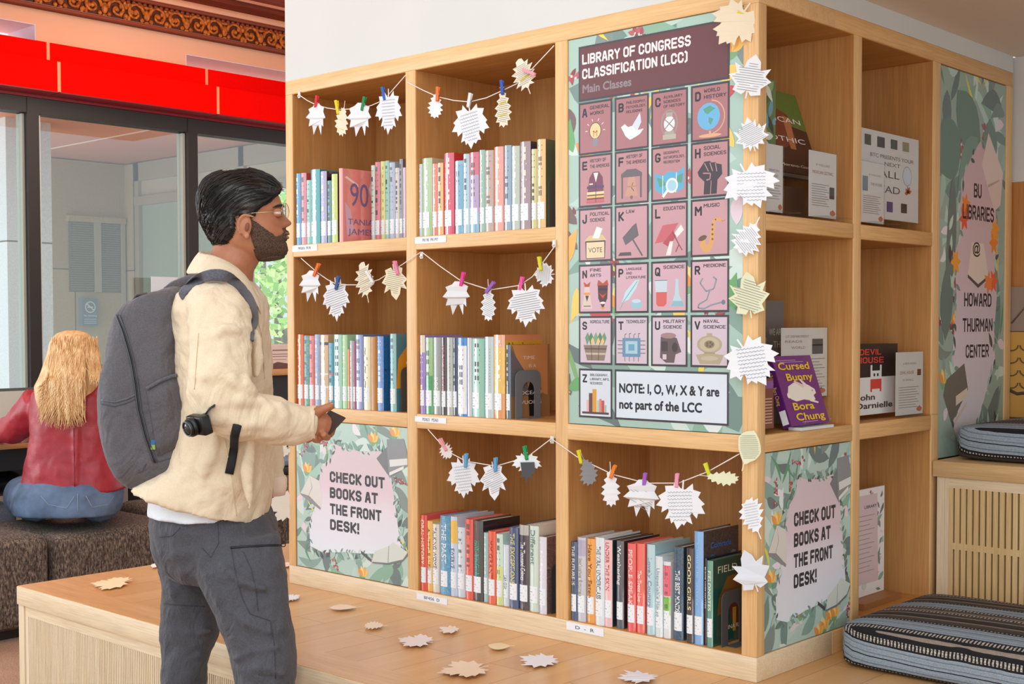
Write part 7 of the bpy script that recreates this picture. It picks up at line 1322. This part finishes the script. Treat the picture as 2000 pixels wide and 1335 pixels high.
cf = MB().rings([[atd(522, y, 3.43)+UU*(ru*math.cos(t))+WW*(.046*math.sin(t)) for t in np.linspace(0, 2*PI, 25)[:-1]] for y, ru in ((928, .047), (934, .052), (950, .052), (966, .047))], mat('#efdccb', .85)); cf.build('jacket_cuff', jack, label='rolled pale cuff of the far sleeve')
def collar_ring(pts, dz=0):                                    # px, py, w
    return [atd(x, y+dz, 3.22+w) for x, y, w in pts]
inn = [(391, 486, 0), (398, 489, -.045), (415, 490, -.068), (440, 501, -.072), (466, 517, -.062), (486, 541, -.045), (497, 566, -.022), (500, 580, 0), (497, 560, .03), (486, 530, .055), (466, 508, .07), (440, 494, .075), (415, 486, .07), (398, 484, .045)]
mid = [(380, 500, 0), (386, 506, -.06), (408, 508, -.09), (436, 514, -.095), (468, 530, -.086), (492, 556, -.066), (503, 582, -.035), (506, 600, 0), (503, 575, .045), (492, 545, .075), (468, 520, .09), (436, 505, .098), (408, 498, .09), (386, 498, .06)]
out = [(362, 531, 0), (371, 528, -.09), (402, 528, -.125), (434, 535, -.132), (470, 553, -.124), (499, 581, -.100), (511, 608, -.06), (511, 622, 0), (509, 592, .06), (498, 560, .095), (470, 536, .112), (434, 520, .12), (402, 514, .112), (374, 514, .08)]
cl = MB().rings([collar_ring(inn, 26), collar_ring(inn), collar_ring(mid), collar_ring(out), collar_ring(out, 6)], JACK, caps=False); cl.build('jacket_collar', jack, solid=.004, sub=1)
for pts in ([(470, 552), (496, 600), (512, 660), (516, 740)], [(388, 650), (384, 700), (380, 760)], [(440, 858), (452, 930), (462, 1008)]): seam(JB, pts, mat('#cdb894', .85), .0012, 'jacket_seam', jack)

# ---- backpack worn by the man (hangs from him: a thing of its own)
PACK = creased('grey_canvas', '#636167', '#504e53', 7, .6, .04); PACKD = fabric('grey_webbing', '#62646d', '#4c4e57', 260, .85, .3)
bp = thing('backpack', 'grey canvas backpack on the standing man\'s back', 'backpack', atd(290, 958, 3.2))
b = MB(); BR = [(560, 340, 358, .035, 0), (568, 312, 360, .07, 0), (580, 276, 361, .106, 0), (596, 246, 362, .122, 0), (614, 228, 363, .132, 0), (640, 222, 364, .137, 0), (680, 213, 365, .142, 0), (730, 204, 368, .148, 0), (775, 198, 374, .150, 0), (820, 199, 382, .150, 0), (860, 205, 388, .148, 0), (895, 215, 388, .142, 0), (922, 228, 380, .128, 0), (942, 246, 364, .105, 0), (955, 280, 345, .07, 0)]
b.rings([hring(l, r, py, 3.2, rw, 44, 3.4, 0, 0, .16) for py, l, r, rw, t in BR], PACK)
pk = remesh(b, PACK, .006, 6, [(.08, .012)]); PB = bvh_of(pk); pkb = link('pack_body', shift(pk, bp), bp)
zl = [(231, 616), (243, 650), (257, 700), (266, 750), (272, 800), (286, 855), (303, 903)]
for o in (-3.2, 3.2): seam(PB, [(x+o, y) for x, y in zl], mat('#474950', .6), .0032, 'zip_piping', bp, .002)
seam(PB, zl, mat('#2c2d33', .5), .0034, 'zip', bp, .001)
for o in (0, 6, 12): seam(PB, [(340+o, 575), (345+o*.9, 640), (348+o*.8, 700), (350+o*.8, 740)], mat('#47494f', .6), .003, 'zip_piping', bp, .002)
# stretch pocket on the side, front pocket edge, bottom seam
side = MB(); N_ = 14; top = [(287, 758), (306, 746), (330, 735), (352, 733), (366, 738)]
g = [[stick(PB, np.interp(t, [0, .25, .5, .75, 1], [p[0] for p in top])+k*np.interp(t, [0, 1], [22, 12])/6, np.interp(t, [0, .25, .5, .75, 1], [p[1] for p in top])+k*(np.interp(t, [0, 1], [890, 880])-np.interp(t, [0, 1], [758, 738]))/6, .016 if 0 < k < 6 and 0 < t < 1 else .004)[0] for t in np.linspace(0, 1, N_)] for k in range(7)]
side.add([p for r_ in g for p in r_], [(k*N_+j, k*N_+j+1, (k+1)*N_+j+1, (k+1)*N_+j) for k in range(6) for j in range(N_-1)], PACK, True); side.build('side_pocket', bp, solid=.003)
seam(PB, top, PACKD, .004, 'pocket_binding', bp, .012); seam(PB, [(199, 781), (225, 785), (250, 778), (266, 770)], PACKD, .0022, 'pocket_binding', bp, .002); seam(PB, [(198, 788), (225, 793), (250, 786), (267, 778)], mat('#4a4c55', .8), .001, 'pocket_seam', bp, .002)
seam(PB, [(303, 903), (330, 895), (360, 886), (384, 874)], mat('#4a4c55', .8), .0014, 'bottom_seam', bp)
seam(PB, [(285, 905), (278, 920), (268, 922)], mat('#4a4c55', .8), .0014, 'bottom_seam', bp)
P, N = stick(PB, 299, 868, .003); MB().box((-.005, -.001, -.011), (.005, .001, .0), mat('#8fae4a', .7), (np.cross(N, ZZ), N, ZZ), P).box((-.005, -.001, .0), (.005, .001, .012), mat('#2f6f9c', .7), (np.cross(N, ZZ), N, ZZ), P).build('fabric_tag', bp, label='small blue and green fabric tag')
hp = [atd(x, y, d) for x, y, d in ((258, 606, 3.12), (260, 590, 3.12), (270, 577, 3.12), (286, 574, 3.12), (298, 583, 3.12), (304, 598, 3.12))]; MB().tube(hp, [(.004, .016)]*6, mat('#4d4847', .8), 10, up=UU).build('grab_handle', bp, label='dark grab handle')
# shoulder straps laid over the jacket
outer = [(352, 566), (360, 560), (370, 546), (382, 536), (396, 529), (411, 524.5), (428, 524), (444, 527), (458, 536), (470, 548), (483, 564), (493, 582), (499, 600), (501, 618), (500, 636), (496, 652), (491, 669)]
inner = [(357, 590), (362, 576), (374, 566), (386, 557), (399, 550), (413, 546), (427, 545.5), (441, 549), (452, 556), (462, 566), (474, 579), (484, 594), (490, 610), (492, 624), (491, 640), (489, 652), (487, 664)]
mid_ = [((a+c)/2, (b_+d)/2) for (a, b_), (c, d) in zip(outer, inner)]; vs = []
prevN = None
for a, c, mdd in zip(outer, inner, mid_):
    p0, n0 = stick(JB, *a, .002); p1, n1 = stick(JB, *c, .002); pm, nm = stick(JB, *mdd, .012)
    d0, d1 = depth(pm), 0
    p0 = atd(*a, min(depth(p0), d0+.03)); p1 = atd(*c, min(depth(p1), d0+.02)); vs += [p0, p0*.5+pm*.5-ray(*mdd)*.003, pm, p1*.5+pm*.5-ray(*mdd)*.003, p1]
n = len(outer); b = MB().add(vs, [(i*5+j, i*5+j+1, (i+1)*5+j+1, (i+1)*5+j) for i in range(n-1) for j in range(4)], PACKD, True); b.build('shoulder_strap', bp, solid=.006, sub=1)
MB().tube([atd(328, 568, 3.3), atd(342, 556, 3.33), atd(368, 545, 3.38), atd(420, 530, 3.4), atd(470, 560, 3.38), atd(500, 610, 3.36), atd(500, 680, 3.36)], [(.004, .014)]*7, PACKD, 8, up=WW).build('shoulder_strap', bp)
b = MB(); q = [stick(JB, x, y, .005)[0] for x, y in ((463, 828), (459, 850), (455, 875), (451, 900), (447, 926))]; b.tube(q, [(.010, .0025)]*5, mat('#17181b', .7), 8, up=UU).build('strap_end', bp, label='loose black strap end')
# camera hanging at the hip
kb = mat('#141416', .35); P, N = stick(JB, 400, 824, .016); A1 = np.cross(N, ZZ); A1 /= np.linalg.norm(A1); A2_ = np.cross(A1, N)
cm = thing('camera', 'small black camera hanging at the man\'s hip behind his elbow', 'camera', P); b = MB()
MB().box((-.036, -.012, -.022), (.03, .012, .022), kb, (A1, N, A2_), P).build('camera_body', cm, bevel=.004)
for rr, y0, y1 in ((.0215, .010, .024), (.0185, .022, .031)): b.tube([P+N*y0, P+N*y1], rr, kb, 24)
b.build('lens_barrel', cm); MB().tube([P+N*(.0312)+A1*.0165*math.cos(t)+A2_*.0165*math.sin(t) for t in np.linspace(0, 2*PI, 25)], .0014, mat('#6d6e72', .25, metal=.8), 6).build('lens_ring', cm); MB().ell(P+N*.030, (.0125, .0125, .004), mat('#2b3038', .08), (A1, A2_, N), 20, 8).build('lens_glass', cm)
q = [P+A2_*.018+N*.004]+[stick(JB, x, y, .005)[0] for x, y in ((404, 808), (411, 796), (420, 790))]; MB().tube(q, [(.008, .002)]*4, kb, 8, up=A1).build('camera_strap', cm)
# phone in the right hand
cs_ = [(645, 801, 3.082), (675, 815, 3.112), (640, 852, 3.098), (611, 838, 3.078)]; Pp = [atd(*c) for c in cs_]; U1 = Pp[1]-Pp[0]; V1 = Pp[2]-Pp[1]; Nn = np.cross(U1, V1); Nn /= np.linalg.norm(Nn); Nn = Nn if np.dot(Nn, ray(640, 825)) < 0 else -Nn
ph = thing('phone', 'dark phone held in the standing man\'s right hand', 'phone', sum(Pp)/4); t = .0045
MB().add([p+Nn*t for p in Pp]+[p-Nn*t for p in Pp], [(0, 1, 2, 3), (7, 6, 5, 4)]+[(i, 4+i, 4+(i+1) % 4, (i+1) % 4) for i in range(4)], mat('#2b2a2c', .3)).build('phone_body', ph, bevel=.002)
c_ = sum(Pp)/4; MB().add([c_+(p-c_)*.94+Nn*(t+.0006) for p in Pp], [(0, 1, 2, 3)], mat('#4a4244', .05)).build('phone_screen', ph)

# ---------------------------------------------------------------- the seated woman
wm = thing('person', 'seated woman with long blonde hair in a red leather jacket, seen from behind', 'person', atd(140, 1000, 5.75))
PALES = NT('fair_skin'); PALES.b.inputs['Base Color'].default_value = lin('#e3b79c'); PALES.rough(.5); PALES = PALES.m
DW_ = 5.72; b = MB()
b.ell(atd(146, 702, DW_), (.076, .092, .108), PALES, (UU, WW, ZZ))
b.ell(atd(150, 715, DW_+.05), (.055, .06, .075), PALES, (UU, WW, ZZ))
b.rings([hring(l, r, py, DW_, rw, 24, 2.2) for l, r, py, rw in ((120, 172, 710, .055), (118, 176, 745, .06), (90, 205, 765, .08), (70, 226, 800, .10), (70, 224, 900, .10), (60, 225, 970, .12))], PALES)
ptube(b, [(84, 785, 5.75, .04), (45, 850, 5.85, .036), (-15, 842, 6.1, .03), (-5, 836, 6.35, .026), (5, 835, 6.42, .028), (12, 834, 6.5, .016)], PALES)
ptube(b, [(212, 785, 5.75, .04), (235, 850, 5.8, .036), (205, 842, 6.1, .03), (180, 836, 6.4, .026), (172, 834, 6.5, .018)], PALES)
for i in range(4): ptube(b, [(8+3*i, 834, 6.48, .009), (12+4*i, 834, 6.56, .008), (14+4*i, 838, 6.6, .007)], PALES, 8); ptube(b, [(168+3*i, 834, 6.48, .009), (166+4*i, 834, 6.56, .008), (165+4*i, 838, 6.6, .007)], PALES, 8)
ptube(b, [(90, 985, 5.8, .07), (60, 968, 6.2, .06), (68, 980, 6.42, .05), (72, 1105, 6.44, .04)], PALES); ptube(b, [(190, 985, 5.8, .07), (190, 970, 6.2, .055), (190, 985, 6.40, .05), (190, 1105, 6.42, .04)], PALES)
wb = remesh(b, PALES, .006, 4); link('body', shift(wb, wm), wm)
# face on the far side
fc = MB()
for s in (-.03, .03): fc.ell(atd(148, 694, DW_+.092)+UU*s, (.011, .011, .011), mat('#f0ece8', .3), nu=10, nv=8)
fc.build('eyes', wm); MB().ell(atd(150, 712, DW_+.105), (.012, .016, .018), PALES, (UU, WW, ZZ), 10, 8).build('nose', wm); MB().ell(atd(150, 730, DW_+.092), (.02, .008, .006), mat('#b5605c', .4), (UU, WW, ZZ), 10, 8).build('lips', wm)
LEATH = NT('red_leather'); LEATH.col(LEATH.ramp(LEATH.noise(LEATH.coord(), 14, 3), [(.3, '#97202f'), (.7, '#ab2e3c')])).rough(.42).bump(LEATH.noise(LEATH.coord(), 240, 2), .35, .002); LEATH = LEATH.m
b = MB(); b.rings([hring(l, r, py, DW_, rw, 36, 2.6) for l, r, py, rw in ((118, 178, 738, .07), (92, 206, 750, .09), (66, 232, 768, .115), (60, 240, 800, .13), (62, 236, 850, .13), (54, 238, 900, .135), (46, 242, 935, .14), (42, 244, 957, .145))], LEATH)
ptube(b, [(76, 785, 5.74, .075), (48, 815, 5.78, .075), (28, 838, 5.83, .066), (-2, 843, 6.0, .055), (-14, 840, 6.2, .047), (-6, 836, 6.36, .041)], LEATH, 20); ptube(b, [(222, 785, 5.74, .075), (240, 820, 5.78, .072), (236, 846, 5.9, .06), (206, 842, 6.15, .047), (184, 837, 6.38, .04)], LEATH, 20)
for pts in ([(150, 790, 5.595), (150, 860, 5.585), (148, 945, 5.575)], [(76, 900, 5.60), (82, 925, 5.595), (84, 950, 5.59)], [(120, 890, 5.59), (116, 920, 5.585), (118, 950, 5.58)]): ridge(b, pts, LEATH, .014)
wj = remesh(b, LEATH, .009, 5, [(.09, .014)]); WJ = bvh_of(wj); lj = link('leather_jacket', shift(wj, wm), wm)
seam(WJ, [(143, 770), (144, 850), (146, 950)], mat('#7a1824', .5), .002, 'back_seam', lj, .001)
b = MB().rings([hring(l, r, py, DW_, rw, 24, 2.2) for l, r, py, rw in ((118, 182, 722, .075), (112, 190, 742, .092))], LEATH, caps=False); b.build('jacket_collar', lj, solid=.006)
JEANS = NT('blue_denim'); JEANS.col(JEANS.ramp(JEANS.noise(JEANS.coord(), 8, 3, .6), [(.3, '#42526a'), (.7, '#6d86a8')])).rough(.85).bump(JEANS.noise(JEANS.coord(), 300, 2), .3, .001); JEANS = JEANS.m
b = MB(); b.rings([hring(l, r, py, DW_, rw, 30, 2.6) for l, r, py, rw in ((46, 234, 935, .14), (36, 238, 960, .16), (26, 236, 985, .165), (34, 230, 1003, .16))], JEANS)
ptube(b, [(72, 978, 5.75, .095), (48, 968, 5.95, .095), (50, 962, 6.25, .082), (66, 970, 6.42, .068), (70, 1050, 6.44, .055), (72, 1110, 6.44, .05)], JEANS, 20); ptube(b, [(195, 978, 5.75, .095), (195, 968, 6.0, .09), (190, 968, 6.4, .070), (190, 1050, 6.42, .055), (190, 1110, 6.42, .05)], JEANS, 20)
wj2 = remesh(b, JEANS, .009, 4, [(.1, .012)]); WJB = bvh_of(wj2); jn = link('jeans', shift(wj2, wm), wm)
st = mat('#9aa6b8', .8); seam(WJB, [(152, 964), (152, 1000)], st, .0016, 'jeans_seam', jn, .001); seam(WJB, [(80, 968), (95, 985), (130, 992), (146, 968)], st, .0014, 'jeans_seam', jn, .001); seam(WJB, [(168, 968), (180, 990), (210, 985), (222, 968)], st, .0014, 'jeans_seam', jn, .001)
for px in (74, 188): P = atd(px, 1115, 6.44); MB().ell((P[0]-.05, P[1]+.02, .035), (.12, .05, .04), mat('#e4e0da', .6), (WW*.8-UU*.2, UU, ZZ), 14, 8).build('shoe', wm)
BLOND = NT('blonde_hair'); BLOND.col(BLOND.ramp(BLOND.noise(BLOND.coord((70, 70, 6)), 1, 3), [(.3, '#c49560'), (.55, '#e2ba84'), (.75, '#f3dab0')])).rough(.45); BLOND = BLOND.m
b = MB(); b.rings([hring(l, r, py, DW_, rw, 30, 2.2, wo) for l, r, py, rw, wo in ((128, 154, 645, .03, 0), (112, 170, 651, .075, 0), (101, 181, 666, .105, 0), (95, 189, 690, .115, 0), (91, 195, 712, .116, -.02), (86, 200, 735, .10, -.05), (80, 203, 752, .05, -.085), (84, 186, 775, .03, -.10), (92, 160, 795, .015, -.11))], BLOND)
hm = remesh(b, BLOND, .007, 4); hcv = bvh_of(hm)
b = MB(); off = parent_origin(None); a_ = np.empty(len(hm.vertices)*3); hm.vertices.foreach_get('co', a_); b.add([tuple(p) for p in a_.reshape(-1, 3)], [tuple(p.vertices) for p in hm.polygons], BLOND, True)
r = random.Random(12)
for i in range(950):                                           # locks falling over the back
    x0 = r.uniform(100, 190); y0 = r.uniform(655, 720); t = (x0-95)/95
    if t < .75: xe = r.uniform(76, 168) if r.random() < .85 else r.uniform(70, 90); ye = r.uniform(770, 842)-abs(xe-125)*.25
    else: xe = r.uniform(176, 200); ye = r.uniform(735, 752)
    x1 = x0+(xe-x0)*.25+ (x0-145)*.12; n = 8; pts = []
    for k in range(n):
        s = k/(n-1); x = x0*(1-s)**2+2*x1*s*(1-s)+xe*s*s+1.5*math.sin(s*5+i); y = y0+(ye-y0)*s
        D = DW_-np.interp(y, [650, 690, 740, 770, 850], [.10, .14, .170, .168, .160])+.0*s; D += .04*(((x-145)/55)**2 if y < 740 else 0); D -= r.uniform(0, .012)
        pts.append(atd(x, y, D))
    b.tube(pts, [.0018]*2+[.0026]*4+[.0018, .0006], BLOND, 4, caps=False)
b.build('hair', wm)
